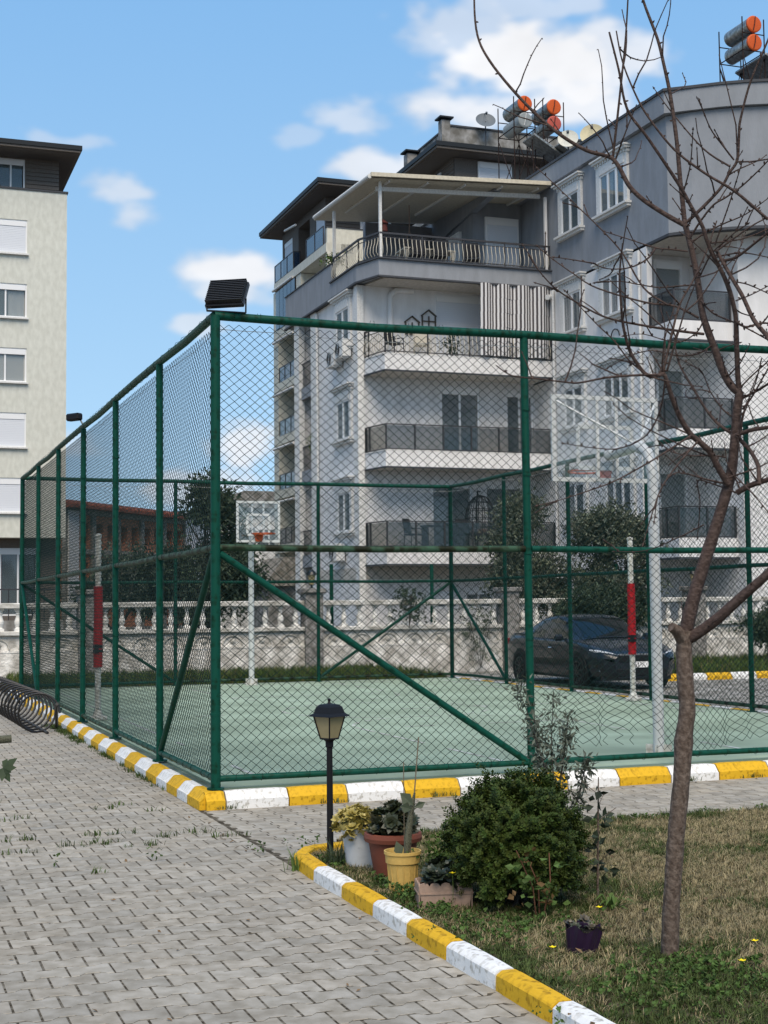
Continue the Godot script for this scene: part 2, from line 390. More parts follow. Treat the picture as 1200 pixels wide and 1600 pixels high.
# Sky: a clear-to-hazy blue with broken fair-weather cloud; azimuth 0 is -z, column 0 of the picture is azimuth 0, the camera looks at azimuth 20 degrees.
func sky_picture() -> ImageTexture:
	var w := 2048
	var h := 2048
	var f := FastNoiseLite.new()
	f.seed = 11
	f.noise_type = FastNoiseLite.TYPE_SIMPLEX_SMOOTH
	f.frequency = 0.55
	f.fractal_octaves = 4
	var e := FastNoiseLite.new()
	e.seed = 5
	e.noise_type = FastNoiseLite.TYPE_SIMPLEX_SMOOTH
	e.frequency = 7.0
	e.fractal_octaves = 5
	e.fractal_gain = 0.55
	# cumulus seen in the photograph: azimuth, elevation, half widths (degrees), strength
	var puffs := CLOUDS
	var out := PackedFloat32Array()
	out.resize(w * h * 3)
	for j in h:
		var el := (0.5 - (j + 0.5) / h) * PI
		var sy := sin(el)
		var cy := cos(el)
		var eld := rad_to_deg(el)
		var t := pow(clampf(1.0 - sy, 0.0, 1.0), 2.6)
		var br := lerpf(0.124, 0.537, t)
		var bg := lerpf(0.36, 0.79, t)
		var bb := lerpf(0.74, 0.995, t)
		for i in w:
			var k := (j * w + i) * 3
			if eld < -3.0:
				out[k] = 0.22
				out[k + 1] = 0.22
				out[k + 2] = 0.21
				continue
			var az := wrapf((i + 0.5) / w * TAU, -PI, PI)
			var d := Vector3(sin(az) * cy, sy, -cos(az) * cy)
			var azd := rad_to_deg(az)
			var cl := 0.0
			var q := d / (maxf(sy, 0.0) + 0.22)
			var near_view := azd > -14.0 and azd < 56.0 and eld < 52.0
			var wide := f.get_noise_3d(q.x * 1.3, q.z * 1.3, 0.0) * 1.6 + 0.12
			var fade := 1.0
			if near_view:
				fade = clampf(maxf(maxf((6.0 - azd - 14.0) / 6.0, (azd - 44.0) / 8.0), (eld - 36.0) / 12.0), 0.0, 1.0)
				var m := 0.0
				var nz := e.get_noise_3d(d.x, d.y * 1.5, d.z)
				var nf := e.get_noise_3d(d.x * 3.0, d.y * 4.0, d.z * 3.0)
				for p in puffs:
					var dx: float = (azd - p[0]) / p[2]
					var dy: float = (eld - p[1]) / p[3]
					if dy < 0.0:
						dy *= 1.25
					var r := dx * dx + dy * dy
					if r < 4.0:
						var s := smoothstep(0.0, 0.55, 0.95 - sqrt(r) * 0.8 + nz * p[5] * 1.5 + nf * 0.8 * p[5])
						m = maxf(m, s * p[4])
				cl = m
			if fade > 0.0:
				cl = maxf(cl, fade * smoothstep(0.15, 0.75, wide + e.get_noise_3d(q.x, q.z, 3.0) * 0.45) * 0.9)
			var shade := 0.84 + 0.16 * clampf(cl * 1.3 - 0.2, 0.0, 1.0) + 0.10 * e.get_noise_3d(d.x * 2.0 + 5.0, d.y * 3.0, d.z * 2.0)
			out[k] = lerpf(br, 0.88 * shade, cl)
			out[k + 1] = lerpf(bg, 0.89 * shade, cl)
			out[k + 2] = lerpf(bb, 0.92 * shade, cl)
	return ImageTexture.create_from_image(Image.create_from_data(w, h, false, Image.FORMAT_RGBF, out.to_byte_array()))

func materials() -> void:
	var w := Color.WHITE
	var t_fine := ntex(1, 512, 0.02, 5, Color(0.90, 0.90, 0.895), w, 1.3, 0.12)
	var t_blotch := ntex(2, 512, 0.008, 6, Color(0.925, 0.925, 0.92), w, 1.2, 0.07)
	var t_stain := ntex(3, 512, 0.008, 6, Color(0.66, 0.65, 0.62), w, 1.5, 0.14)
	var t_paver := ntex(4, 512, 0.012, 5, Color(0.84, 0.83, 0.81), w, 1.3, 0.16)
	var t_kerb := ntex(5, 512, 0.018, 6, Color(0.70, 0.68, 0.64), w, 2.6, 0.14, 0.62)
	var t_bark := ntex(6, 512, 0.025, 5, Color(0.60, 0.57, 0.55), w, 1.5, 0.22)
	var t_rust := ntex(7, 512, 0.008, 5, Color(0.62, 0.55, 0.48), w, 2.6, 0.10)
	var t_soil := ntex(8, 512, 0.02, 6, Color(0.5, 0.47, 0.42), w, 2.2, 0.35)
	var t_bump := ntex(9, 512, 0.05, 4, Color.BLACK, w, 1.4, 0.25)
	var t_bumpc := ntex(10, 512, 0.012, 5, Color.BLACK, w, 1.6, 0.05)
	var t_court := ntex(15, 512, 0.007, 6, Color(0.86, 0.86, 0.85), w, 1.5, 0.06)
	var t_green := ntex(16, 512, 0.012, 6, Color(0.80, 0.62, 0.50), w, 3.0, 0.08, 0.7)
	var t_weather := ntex(14, 512, 0.010, 6, Color(0.68, 0.67, 0.65), w, 1.5, 0.18)
	var t_worn := ntex(12, 512, 0.007, 5, Color(0.55, 0.42, 0.30), w, 4.0, 0.05)
	var t_peel := ntex(13, 512, 0.02, 5, Color(0.62, 0.60, 0.57), w, 6.0, 0.05)
	M.t_bump = t_bump
	mat("ground", lin(0.20, 0.18, 0.15), 0.95, t_soil, 2.0, t_bump, 1.0)
	mat("joint_sand", lin(0.165, 0.148, 0.118), 0.95, t_soil, 0.7, t_bump, 0.4)
	mat("paver", lin(0.365, 0.34, 0.295), 0.9, t_paver, 0.9, t_bump, 0.03).vertex_color_use_as_albedo = true
	mat("court_paint", lin(0.32, 0.405, 0.305), 0.8, t_court, 6.0, t_bump, 0.05)
	mat("court_edge", lin(0.31, 0.37, 0.28), 0.85, t_stain, 3.0, t_bump, 0.15)
	mat("line_paint", lin(0.62, 0.66, 0.62), 0.7, t_stain, 0.9)
	mat("kerb_yellow", lin(0.64, 0.375, 0.018), 0.65, t_kerb, 0.55, t_bump, 0.06)
	mat("kerb_white", lin(0.74, 0.74, 0.73), 0.65, t_kerb, 0.5, t_bump, 0.06)
	mat("fence_green", lin(0.001, 0.055, 0.036), 0.5, t_green, 0.7)
	mat("fence_worn", lin(0.032, 0.075, 0.045), 0.55, t_worn, 0.8, t_bump, 0.05)
	mat("mesh_wire", lin(0.003, 0.018, 0.015), 0.6)
	mat("tie_wire", lin(0.45, 0.45, 0.43), 0.5)
	mat("asphalt", lin(0.33, 0.32, 0.30), 0.9, t_stain, 3.0, t_bump, 0.3)
	mat("black_plastic", lin(0.010, 0.010, 0.012), 0.5)
	mat("black_metal", lin(0.012, 0.012, 0.013), 0.42, t_fine, 0.3)
	mat("white_paint", lin(0.56, 0.58, 0.58), 0.4, t_blotch, 0.7)
	mat("white_peeling", lin(0.66, 0.67, 0.64), 0.55, t_stain, 0.35)
	mat("red_pad", lin(0.29, 0.010, 0.015), 0.55, t_kerb, 0.4, t_bumpc, 0.6)
	mat("orange_rim", lin(0.42, 0.085, 0.03), 0.5, t_blotch, 0.3)
	glass("clear_sheet", Color(0.85, 0.9, 0.9), 0.05)
	mat("wall_white", lin(0.74, 0.73, 0.70), 0.85, t_stain, 2.6, t_bump, 0.6)
	mat("wall_weathered", lin(0.82, 0.80, 0.76), 0.92, t_weather, 2.2, t_bump, 1.0)
	mat("baluster_white", lin(0.78, 0.77, 0.74), 0.8, t_blotch, 0.5)
	mat("pillar_grey", lin(0.33, 0.32, 0.31), 0.9, t_weather, 1.0, t_bumpc, 1.2)
	mat("lilac_wall", lin(0.77, 0.765, 0.77), 0.85, t_blotch, 4.0, t_bump, 0.25)
	mat("grey_wall", lin(0.272, 0.292, 0.325), 0.85, t_blotch, 3.5, t_bump, 0.3)
	for k in ["lilac_wall", "grey_wall"]:
		M[k].uv1_scale = Vector3(0.55, 0.16, 0.55)
	mat("soffit", lin(0.55, 0.52, 0.48), 0.85, t_fine, 2.0)
	mat("dark_trim", lin(0.06, 0.065, 0.075), 0.6)
	mat("white_trim", lin(0.74, 0.74, 0.73), 0.6, t_fine, 1.0)
	mat("upvc", lin(0.78, 0.79, 0.80), 0.35)
	mat("shutter", lin(0.68, 0.71, 0.76), 0.5)
	mat("curtain", lin(0.55, 0.55, 0.53), 0.9, t_fine, 0.5)
	mat("wood_door", lin(0.10, 0.085, 0.07), 0.6, t_fine, 0.5)
	glass("window_pane", Color(0.50, 0.57, 0.60), 0.22)
	glass("balcony_pane", Color(0.16, 0.20, 0.22), 0.5)
	glass("blue_pane", Color(0.10, 0.19, 0.30), 0.62)
	mat("rail_dark", lin(0.035, 0.035, 0.04), 0.45)
	mat("rail_cream", lin(0.50, 0.47, 0.40), 0.5)
	mat("awning_cream", lin(0.62, 0.57, 0.46), 0.6, t_fine, 1.5)
	mat("cream_wall", lin(0.68, 0.67, 0.59), 0.9, t_blotch, 3.0, t_bump, 0.5)
	mat("tower_wall", lin(0.66, 0.67, 0.61), 0.9, t_blotch, 3.0, t_bump, 0.15)
	for k in ["cream_wall", "tower_wall"]:
		M[k].uv1_scale = Vector3(0.9, 0.45, 0.9)
	mat("brown_cladding", lin(0.165, 0.145, 0.130), 0.75, t_fine, 1.0)
	mat("brown_soffit", lin(0.12, 0.11, 0.105), 0.8)
	mat("roof_edge", lin(0.018, 0.022, 0.026), 0.5)
	mat("roof_grey", lin(0.34, 0.34, 0.34), 0.85, t_stain, 3.0)
	mat("brick_red", lin(0.55, 0.23, 0.13), 0.9, t_stain, 1.2, t_bump, 1.0)
	mat("roof_tile", lin(0.27, 0.085, 0.055), 0.85, t_stain, 1.2, t_bump, 1.5)
	mat("raw_concrete", lin(0.34, 0.32, 0.29), 0.9, t_stain, 1.5)
	mat("tank_steel", lin(0.42, 0.43, 0.42), 0.38, t_stain, 0.8, null, 0.0, 0.7)
	mat("tank_orange", lin(0.62, 0.11, 0.025), 0.5, t_blotch, 0.25)
	mat("tank_red", lin(0.48, 0.10, 0.075), 0.6, t_blotch, 0.25)
	mat("tank_grey", lin(0.28, 0.31, 0.32), 0.5, t_blotch, 0.5)
	mat("rack_iron", lin(0.035, 0.022, 0.02), 0.7, t_rust, 0.5)
	mat("collector", lin(0.05, 0.07, 0.10), 0.12)
	mat("dish_white", lin(0.62, 0.62, 0.56), 0.5, t_blotch, 0.6)
	mat("dish_yellow", lin(0.58, 0.53, 0.36), 0.6, t_blotch, 0.6)
	mat("dish_grey", lin(0.13, 0.15, 0.17), 0.5)
	mat("bark_dark", lin(0.185, 0.145, 0.12), 0.9, t_bark, 0.4, t_bump, 0.25)
	M.bark_dark.uv1_scale = Vector3(3.0, 2.2, 3.0)
	mat("bark_red", lin(0.105, 0.075, 0.066), 0.75, t_bark, 0.35, t_bump, 0.3)
	mat("bark_grey", lin(0.13, 0.12, 0.105), 0.9, t_bark, 0.3, t_bump, 1.0)
	for k in [["leaf_box", 0.040, 0.062, 0.012, 0.55], ["leaf_olive", 0.10, 0.115, 0.085, 0.6], ["leaf_dark", 0.042, 0.060, 0.038, 0.6], ["leaf_green", 0.075, 0.125, 0.030, 0.6], ["leaf_grass", 0.9, 0.9, 0.9, 0.7], ["leaf_succulent", 0.9, 0.9, 0.9, 0.45]]:
		var lm := mat(k[0], lin(k[1], k[2], k[3]), k[4])
		lm.vertex_color_use_as_albedo = true
		lm.backlight_enabled = true
		lm.backlight = Color(0.35, 0.38, 0.2)
	mat("petal_yellow", lin(0.80, 0.62, 0.01), 0.5)
	mat("terracotta", lin(0.19, 0.062, 0.040), 0.55, t_blotch, 0.4)
	mat("pot_white", lin(0.62, 0.64, 0.66), 0.5, t_blotch, 0.3)
	mat("pot_yellow", lin(0.62, 0.42, 0.13), 0.5, t_fine, 0.3)
	mat("pot_beige", lin(0.36, 0.255, 0.20), 0.55, t_fine, 0.3)
	mat("pot_purple", lin(0.022, 0.010, 0.032), 0.3, t_blotch, 0.2)
	mat("potting_soil", lin(0.035, 0.028, 0.022), 0.95, t_soil, 0.3, t_bump, 1.0)
	mat("lawn_soil", lin(0.125, 0.105, 0.065), 0.95, t_soil, 0.8, t_bump, 1.5)
	mat("lamp_glass", lin(0.34, 0.28, 0.15), 0.35, t_blotch, 0.2)
	mat("car_paint", lin(0.006, 0.009, 0.016), 0.35)
	M.car_paint.clearcoat_enabled = true
	M.car_paint.metallic_specular = 0.35
	M.car_paint.clearcoat = 0.6
	M.car_paint.clearcoat_roughness = 0.04
	glass("car_glass", Color(0.03, 0.04, 0.05), 0.78)
	mat("tyre", lin(0.012, 0.012, 0.012), 0.8)
	mat("alloy_dark", lin(0.05, 0.05, 0.055), 0.35, null, 1.0, null, 0.0, 0.8)
	mat("chrome", lin(0.6, 0.62, 0.64), 0.12, null, 1.0, null, 0.0, 1.0)
	mat("headlight", lin(0.45, 0.48, 0.52), 0.1)
	mat("plate_white", lin(0.75, 0.75, 0.75), 0.5)
	mat("plate_blue", lin(0.02, 0.06, 0.35), 0.5)
	mat("stripe_white", lin(0.62, 0.62, 0.63), 0.85)
	mat("stripe_black", lin(0.075, 0.07, 0.075), 0.85)
	mat("iron_brown", lin(0.10, 0.03, 0.025), 0.6)
	mat("wicker", lin(0.03, 0.032, 0.038), 0.7)
	mat("cushion", lin(0.30, 0.21, 0.17), 0.9)
	mat("cactus", lin(0.16, 0.17, 0.12), 0.7, t_bark, 0.1, t_bump, 0.3)
	mat("bamboo", lin(0.16, 0.13, 0.09), 0.7)
	mat("rose_stem", lin(0.16, 0.075, 0.045), 0.6)

# ---------- ground ----------
func in_view(p: Vector3, margin := 1.05) -> bool:
	var b := Basis.from_euler(Vector3(0.065986, -0.350283, -0.010469))
	var q := b.transposed() * (p - CAM)
	if q.z > -0.3:
		return false
	return absf(q.x / -q.z) < 0.2705 * margin and absf(q.y / -q.z) < 0.3607 * margin

func paver_mesh() -> ArrayMesh:
	var b := MB.new()
	var g := 0.0032
	var hl := 0.1 - 0.0026
	var hw := 0.0975 - g
	var nw := 0.0675 - g
	var edge := [Vector2(-hl, hw), Vector2(-0.065, hw), Vector2(-0.035, nw), Vector2(0.035, nw), Vector2(0.065, hw), Vector2(hl, hw)]
	var poly := PackedVector2Array()
	for p in edge:
		poly.append(p)
	for i in range(5, -1, -1):
		poly.append(Vector2(edge[i].x, -edge[i].y))
	var inner := PackedVector2Array()
	for p in poly:
		inner.append(Vector2(p.x - signf(p.x) * 0.006, p.y - signf(p.y) * 0.006))
	var idx := Geometry2D.triangulate_polygon(inner)
	for i in range(0, idx.size(), 3):
		var a := inner[idx[i]]
		var d := inner[idx[i + 1]]
		var e := inner[idx[i + 2]]
		if (d - a).cross(e - a) > 0:
			var t := d
			d = e
			e = t
		b.tri(Vector3(a.x, 0, a.y), Vector3(d.x, 0, d.y), Vector3(e.x, 0, e.y))
	for i in poly.size():
		var j := (i + 1) % poly.size()
		var a := Vector3(poly[i].x, -0.0035, poly[i].y)
		var d := Vector3(poly[j].x, -0.0035, poly[j].y)
		var ai := Vector3(inner[i].x, 0, inner[i].y)
		var di := Vector3(inner[j].x, 0, inner[j].y)
		b.quad(a, d, di, ai)
		b.quad(a + Vector3.DOWN * 0.03, d + Vector3.DOWN * 0.03, d, a)
	return b.mesh()

func lay_pavers(parent: Node3D, x0: float, x1: float, z0: float, z1: float, turn: bool, m: ArrayMesh, singles: int, sd: int) -> void:
	var f := FastNoiseLite.new()
	f.seed = sd
	f.frequency = 0.5
	f.fractal_octaves = 3
	var r := RandomNumberGenerator.new()
	r.seed = sd
	var all := []
	var u0 := z0 if turn else x0
	var u1 := z1 if turn else x1
	var v0 := x0 if turn else z0
	var v1 := x1 if turn else z1
	var nv := int((v1 - v0) / 0.165)
	var nu := int((u1 - u0) / 0.2)
	for j in nv:
		for i in nu + 1:
			var u := u0 + (i + (0.5 if j % 2 else 0.0)) * 0.2
			var v := v0 + (j + 0.5) * 0.165
			var ends := 1.0
			if u < u0 + 0.09 or u > u1 - 0.09:
				ends = 0.5
				u += 0.05 if u < u0 + 0.09 else -0.05
				if u < u0 or u > u1:
					continue
			var p := Vector3(v if turn else u, 0, u if turn else v)
			var n := f.get_noise_2d(p.x, p.z)
			p.y = maxf(-0.0002, n * 0.0009 + absf(r.randfn(0.0, 0.0005)))
			var bas := Basis(Vector3.UP, (PI / 2 if turn else 0.0) + r.randfn(0.0, 0.006)) * Basis.from_euler(Vector3(r.randfn(0, 0.003), 0, r.randfn(0, 0.003)))
			bas = bas.scaled_local(Vector3(ends, 1, 1))
			var k := clampf(1.0 + f.get_noise_2d(p.x * 2.3 + 40, p.z * 2.3) * 0.16 + r.randfn(0.0, 0.065), 0.6, 1.28)
			var warm := r.randfn(0.0, 0.012)
			all.append([p.distance_squared_to(CAM) if in_view(p) else 1e6, Transform3D(bas, p), Color(k * (1.0 + warm), k, k * (1.0 - warm * 1.4))])
	all.sort_custom(func(a, b): return a[0] < b[0])
	var tints := []
	for i in 8:
		var t: StandardMaterial3D = M.paver.duplicate()
		var s: float = 0.88 + 0.034 * i
		t.albedo_color = lin(0.365 * s * (1.0 + 0.01 * (i % 3 - 1)), 0.34 * s, 0.295 * s * (1.0 - 0.012 * (i % 3 - 1)))
		t.vertex_color_use_as_albedo = false
		tints.append(t)
	var where := []
	var cols := []
	for i in all.size():
		if i < singles:
			part("paver", m, tints[clampi(int((all[i][2].g - 0.88) / 0.034), 0, 7)], parent, all[i][1])
		else:
			where.append(all[i][1])
			cols.append(all[i][2])
	copies("paver_field", m, M.paver, where, cols, parent).set_meta("kind", "stuff")

func kerb_stone(b: MB, a: Vector3, d: Vector3, out: Vector3, h: float, jit: float, low := false) -> void:
	# profile: vertical face, sloped shoulder, flat top, vertical back; `a` to `d` runs along the outer foot
	var t := (d - a).normalized()
	var g := 0.006
	var p := a + t * g
	var q := d - t * g
	var prof := [Vector2(0, -0.03), Vector2(0, h * 0.52), Vector2(0.012, h * 0.56), Vector2(0.062, h * 0.95), Vector2(0.078, h), Vector2(0.135, h), Vector2(0.145, h - 0.01), Vector2(0.145, -0.03)]
	if low:
		prof = [Vector2(0, -0.03), Vector2(0.004, h * 0.76), Vector2(0.010, h * 0.84), Vector2(0.026, h * 0.97), Vector2(0.034, h), Vector2(0.092, h), Vector2(0.100, h - 0.008), Vector2(0.100, -0.03)]
	var n := 6
	var f := FastNoiseLite.new()
	f.seed = int(jit * 1000)
	f.frequency = 9.0
	var rows := []
	for i in n + 1:
		var row := []
		var e := clampf(minf(i, n - i) / 0.6, 0, 1)
		for k in prof.size():
			var pt: Vector2 = prof[k]
			var o := p.lerp(q, float(i) / n)
			var chip := 0.002 * f.get_noise_2d(i * 0.9, k * 0.7) + (1.0 - e) * 0.006
			row.append(o - out * (pt.x + chip) + Vector3.UP * (pt.y - (chip if k > 0 and k < 7 else 0.0)))
		rows.append(row)
	var flip := t.cross(Vector3.UP).dot(out) > 0
	for i in n:
		for k in prof.size() - 1:
			if flip:
				b.quad(rows[i][k], rows[i + 1][k], rows[i + 1][k + 1], rows[i][k + 1])
			else:
				b.quad(rows[i][k + 1], rows[i + 1][k + 1], rows[i + 1][k], rows[i][k])
	for e in [0, n]:
		for k in range(1, prof.size() - 1):
			if (e == 0) == flip:
				b.tri(rows[e][0], rows[e][k], rows[e][k + 1])
			else:
				b.tri(rows[e][0], rows[e][k + 1], rows[e][k])

func kerb_run(parent: Node3D, pts: Array, out: Vector3, first_yellow: bool, h: float, low := false) -> void:
	var y := first_yellow
	for i in pts.size() - 1:
		var b := MB.new()
		kerb_stone(b, pts[i], pts[i + 1], out, h, rng.randf() * 9.0 + 0.1, low)
		pb("kerb_stone", b, M.kerb_yellow if y else M.kerb_white, parent)
		y = not y

func line_of(a: Vector3, d: Vector3, step: float) -> Array:
	var out := []
	var n := maxi(1, int(round(a.distance_to(d) / step)))
	for i in n + 1:
		out.append(a.lerp(d, float(i) / n))
	return out

func holder(called: String) -> Node3D:
	var o := Node3D.new()
	o.name = numbered(called)
	add_child(o)
	o.set_meta("kind", "structure")
	return o

func ground() -> void:
	var b := MB.new()
	b.quad(Vector3(-400, -0.06, 300), Vector3(400, -0.06, 300), Vector3(400, -0.06, -500), Vector3(-400, -0.06, -500))
	setting("ground", b, M.ground)
	var pm := paver_mesh()
	b = MB.new()
	b.span(Vector3(-9, -0.055, -26), Vector3(-0.1, -0.0013, 10))
	var pav := setting("paving", b, M.joint_sand)
	lay_pavers(pav, -8.97, -0.17, -20.5, 9.4, false, pm, 300, 21)
	b = MB.new()
	b.span(Vector3(-0.096, -0.055, 0.08), Vector3(16, -0.0015, 2.7))
	var walk := setting("walkway", b, M.joint_sand)
	lay_pavers(walk, -0.13, 12.0, 0.17, 2.58, true, pm, 300, 22)
	# road to the right of the court
	b = MB.new()
	b.span(Vector3(9.15, -0.05, -20.9), Vector3(60, 0.0, 0.2))
	setting("road", b, M.asphalt)
	# kerbs
	var k := holder("court_kerb")
	var f := [-0.12, 0.05, 0.59, 1.11, 1.63, 2.15, 2.68, 3.2, 3.73, 4.27, 4.79, 5.35, 5.88, 6.4, 6.93, 7.45, 7.98, 8.5, 9.0]
	var pts := []
	for x in f:
		pts.append(Vector3(x, 0, 0.17))
	kerb_run(k, pts, Vector3.BACK, true, 0.145)
	var l := [0.12, -0.37, -0.79, -1.26, -1.75, -2.28, -2.9, -3.5, -4.1, -4.7, -5.3, -5.9, -6.5]
	pts = []
	for z in l:
		pts.append(Vector3(-0.17, 0, z))
	pts.append_array(line_of(Vector3(-0.17, 0, -7.0), Vector3(-0.17, 0, -16.6), 0.55))
	kerb_run(k, pts, Vector3.LEFT, true, 0.145)
	kerb_run(k, line_of(Vector3(9.1, 0, 0.17), Vector3(9.1, 0, -16.4), 0.55), Vector3.RIGHT, true, 0.145)
	var g := holder("garden_kerb")
	pts = [Vector3(0.33, 0, 2.52), Vector3(-0.03, 0, 2.60), Vector3(-0.17, 0, 2.84), Vector3(-0.195, 0, 3.36)]
	var yl := true
	for i in 3:
		var s := MB.new()
		var t: Vector3 = (pts[i + 1] - pts[i]).normalized()
		kerb_stone(s, pts[i], pts[i + 1], t.cross(Vector3.UP) , 0.09, 1.7 + i, true)
		pb("kerb_stone", s, M.kerb_yellow, g)
	pts = []
	for z in [3.36, 3.9, 4.43, 4.94, 5.46, 6.02, 6.56, 7.1, 7.64, 8.18, 8.7]:
		pts.append(Vector3(-0.195, 0, z))
	kerb_run(g, pts, Vector3.LEFT, false, 0.09, true)
	var r := holder("road_kerb")
	kerb_run(r, line_of(Vector3(13.0, 0, -14.7), Vector3(30, 0, -14.7), 0.62), Vector3.BACK, true, 0.15)
	kerb_run(r, line_of(Vector3(13.0, 0, -20.6), Vector3(13.0, 0, -14.7), 0.62), Vector3.LEFT, true, 0.15)
	# verge soil behind the court and beyond the road kerb
	b = MB.new()
	b.span(Vector3(-0.02, -0.05, -20.95), Vector3(9.1, 0.06, -16.42))
	b.span(Vector3(13.1, -0.05, -20.95), Vector3(40, 0.1, -14.85))
	setting("verge_soil", b, M.lawn_soil)

func tuft_mesh(sd: int, blades: int, h: float, spread: float, wid: float, lean: float) -> ArrayMesh:
	var b := MB.new()
	var r := RandomNumberGenerator.new()
	r.seed = sd
	for i in blades:
		var a := r.randf() * TAU
		var d := Vector3(cos(a), 0, sin(a))
		var s := Vector3(-d.z, 0, d.x)
		if r.randf() < 0.5:
			s = (s + d * r.randf()).normalized()
		var o := Vector3(r.randfn(0, spread), 0, r.randfn(0, spread))
		var hh := h * r.randf_range(0.5, 1.2)
		var ln := lean * r.randf_range(0.2, 1.4)
		var w := wid * r.randf_range(0.7, 1.3)
		var p0 := o
		var p1 := o + d * ln * hh * 0.35 + Vector3.UP * hh * 0.6
		var p2 := o + d * ln * hh + Vector3.UP * hh * r.randf_range(0.75, 1.0)
		b.quad(p0 - s * w, p0 + s * w, p1 + s * w * 0.8, p1 - s * w * 0.8)
		b.tri(p1 - s * w * 0.8, p1 + s * w * 0.8, p2)
	return b.mesh()

# ---------- court ----------
const COURT_W := 8.762
const COURT_L := 15.765
func bay_z() -> Array:
	return [0.0, -2.40, -5.07, -7.75, -10.42, -13.09, -15.765]

func court() -> void:
	var b := MB.new()
	b.span(Vector3(-0.035, -0.05, -16.4), Vector3(8.96, 0.130, 0.035))
	setting("court_slab", b, M.court_edge)
	b = MB.new()
	b.span(Vector3(0.06, 0.10, -15.75), Vector3(8.70, SLAB, -0.05))
	var c := setting("court_surface", b, M.court_paint)
	var y := SLAB + 0.004
	var runs := [[Vector3(0.55, y, -0.8), Vector3(0.55, y, -15.0)], [Vector3(8.2, y, -0.8), Vector3(8.2, y, -15.0)], [Vector3(0.55, y, -15.0), Vector3(8.2, y, -15.0)], [Vector3(0.55, y, -0.8), Vector3(8.2, y, -0.8)], [Vector3(0.55, y, -7.9), Vector3(8.2, y, -7.9)], [Vector3(5.75, y, -0.8), Vector3(5.9, y, -5.0)], [Vector3(3.05, y, -0.8), Vector3(3.0, y, -5.0)], [Vector3(3.0, y, -5.0), Vector3(5.9, y, -5.0)], [Vector3(3.0, y, -11.6), Vector3(5.9, y, -11.6)], [Vector3(3.0, y, -11.6), Vector3(2.9, y, -15.0)], [Vector3(5.9, y, -11.6), Vector3(6.0, y, -15.0)]]
	for q in runs:
		var s := MB.new()
		var t: Vector3 = (q[1] - q[0]).normalized()
		var w := t.cross(Vector3.UP) * 0.024
		# worn in stretches: the paint is rubbed away for a hand's width here and there
		var n := int(q[0].distance_to(q[1]) / 0.5)
		for i in n:
			if rng.randf() < 0.3:
				continue
			var a0: Vector3 = q[0].lerp(q[1], (i + 0.02) / n)
			var a1: Vector3 = q[0].lerp(q[1], (i + rng.randf_range(0.7, 1.0)) / n)
			s.quad(a0 - w, a0 + w, a1 + w, a1 - w)
		if s.v.size() > 0:
			pb("court_line", s, M.line_paint, c)
	for arc in [[4.45, -5.0, 1.45, PI, TAU], [4.45, -11.6, 1.45, 0.0, PI], [4.4, -7.9, 1.5, 0.0, TAU]]:
		var s := MB.new()
		for i in 48:
			if i % 8 in [2, 3, 6]:
				continue
			var a0: float = lerpf(arc[3], arc[4], i / 48.0)
			var a1: float = lerpf(arc[3], arc[4], (i + 1) / 48.0)
			var d0 := Vector3(cos(a0), 0, sin(a0))
			var d1 := Vector3(cos(a1), 0, sin(a1))
			var o := Vector3(arc[0], y, arc[1])
			s.quad(o + d0 * (arc[2] - 0.02), o + d1 * (arc[2] - 0.02), o + d1 * (arc[2] + 0.02), o + d0 * (arc[2] + 0.02))
		pb("court_line", s, M.line_paint, c)

var sag := FastNoiseLite.new()
func lattice(b: MB, o: Vector3, dir: Vector3, nrm: Vector3, len: float, y0: float, y1: float, torn: int) -> void:
	var cw := 0.090
	var ch := 0.077
	var nx := int(len / (cw * 0.5))
	var ny := int((y1 - y0) / (ch * 0.5))
	var sx := len / nx
	var sy := (y1 - y0) / ny
	var P := func(i: int, j: int) -> Vector3:
		var u := i * sx
		var w := y0 + j * sy
		var q := o + dir * u
		var g := sag.get_noise_3d(q.x * 1.2, w * 1.2, q.z * 1.2)
		var g2 := sag.get_noise_3d(q.x * 1.2 + 50.0, w * 1.2, q.z * 1.2)
		var edge := clampf(minf(minf(u, len - u), minf(w - y0, y1 - w)) / 0.15, 0.0, 1.0)
		var du := g * 0.012 * edge * float(torn + 1) + sag.get_noise_3d(q.x * 14.0, w * 14.0, q.z * 14.0) * 0.006
		var dw := g2 * 0.014 * edge * float(torn + 1) + sag.get_noise_3d(q.x * 14.0, w * 14.0, q.z * 14.0 + 70.0) * 0.006
		var dn := g * 0.03 * edge * float(torn + 1)
		if torn > 0:
			# stretches of mesh that have come off the lower rail and been pulled about
			for hole in [[1.02, 0.30, 0.42], [0.55, 0.22, 0.30], [2.55, 0.28, 0.5]]:
				var du2: float = (u - hole[0]) / hole[2]
				var dw2: float = (w - y0 - hole[1] * 0.5) / (hole[1] + 0.25)
				var k := exp(-(du2 * du2 + dw2 * dw2) * 1.6)
				du += k * (u - hole[0]) * 0.55
				dw += k * 0.10
				dn += k * 0.10 + k * 0.05 * sin(u * 23.0)
		return q + dir * du + Vector3.UP * (w - q.y + dw) + nrm * dn
	var grid := []
	for i in nx + 1:
		var colm := []
		for j in ny + 1:
			colm.append(P.call(i, j) if (i + j) % 2 == 0 else Vector3.ZERO)
		grid.append(colm)
	var r := 0.0028
	for i in nx:
		for j in ny + 1:
			if (i + j) % 2:
				continue
			for dj in [-1, 1]:
				if j + dj < 0 or j + dj > ny:
					continue
				if torn > 0 and j < 4 and absf(i * sx - 1.02) < 0.24 and fmod(i * 7.31, 5.0) < 3.0:
					continue
				wire(b, grid[i][j], grid[i + 1][j + dj], r)

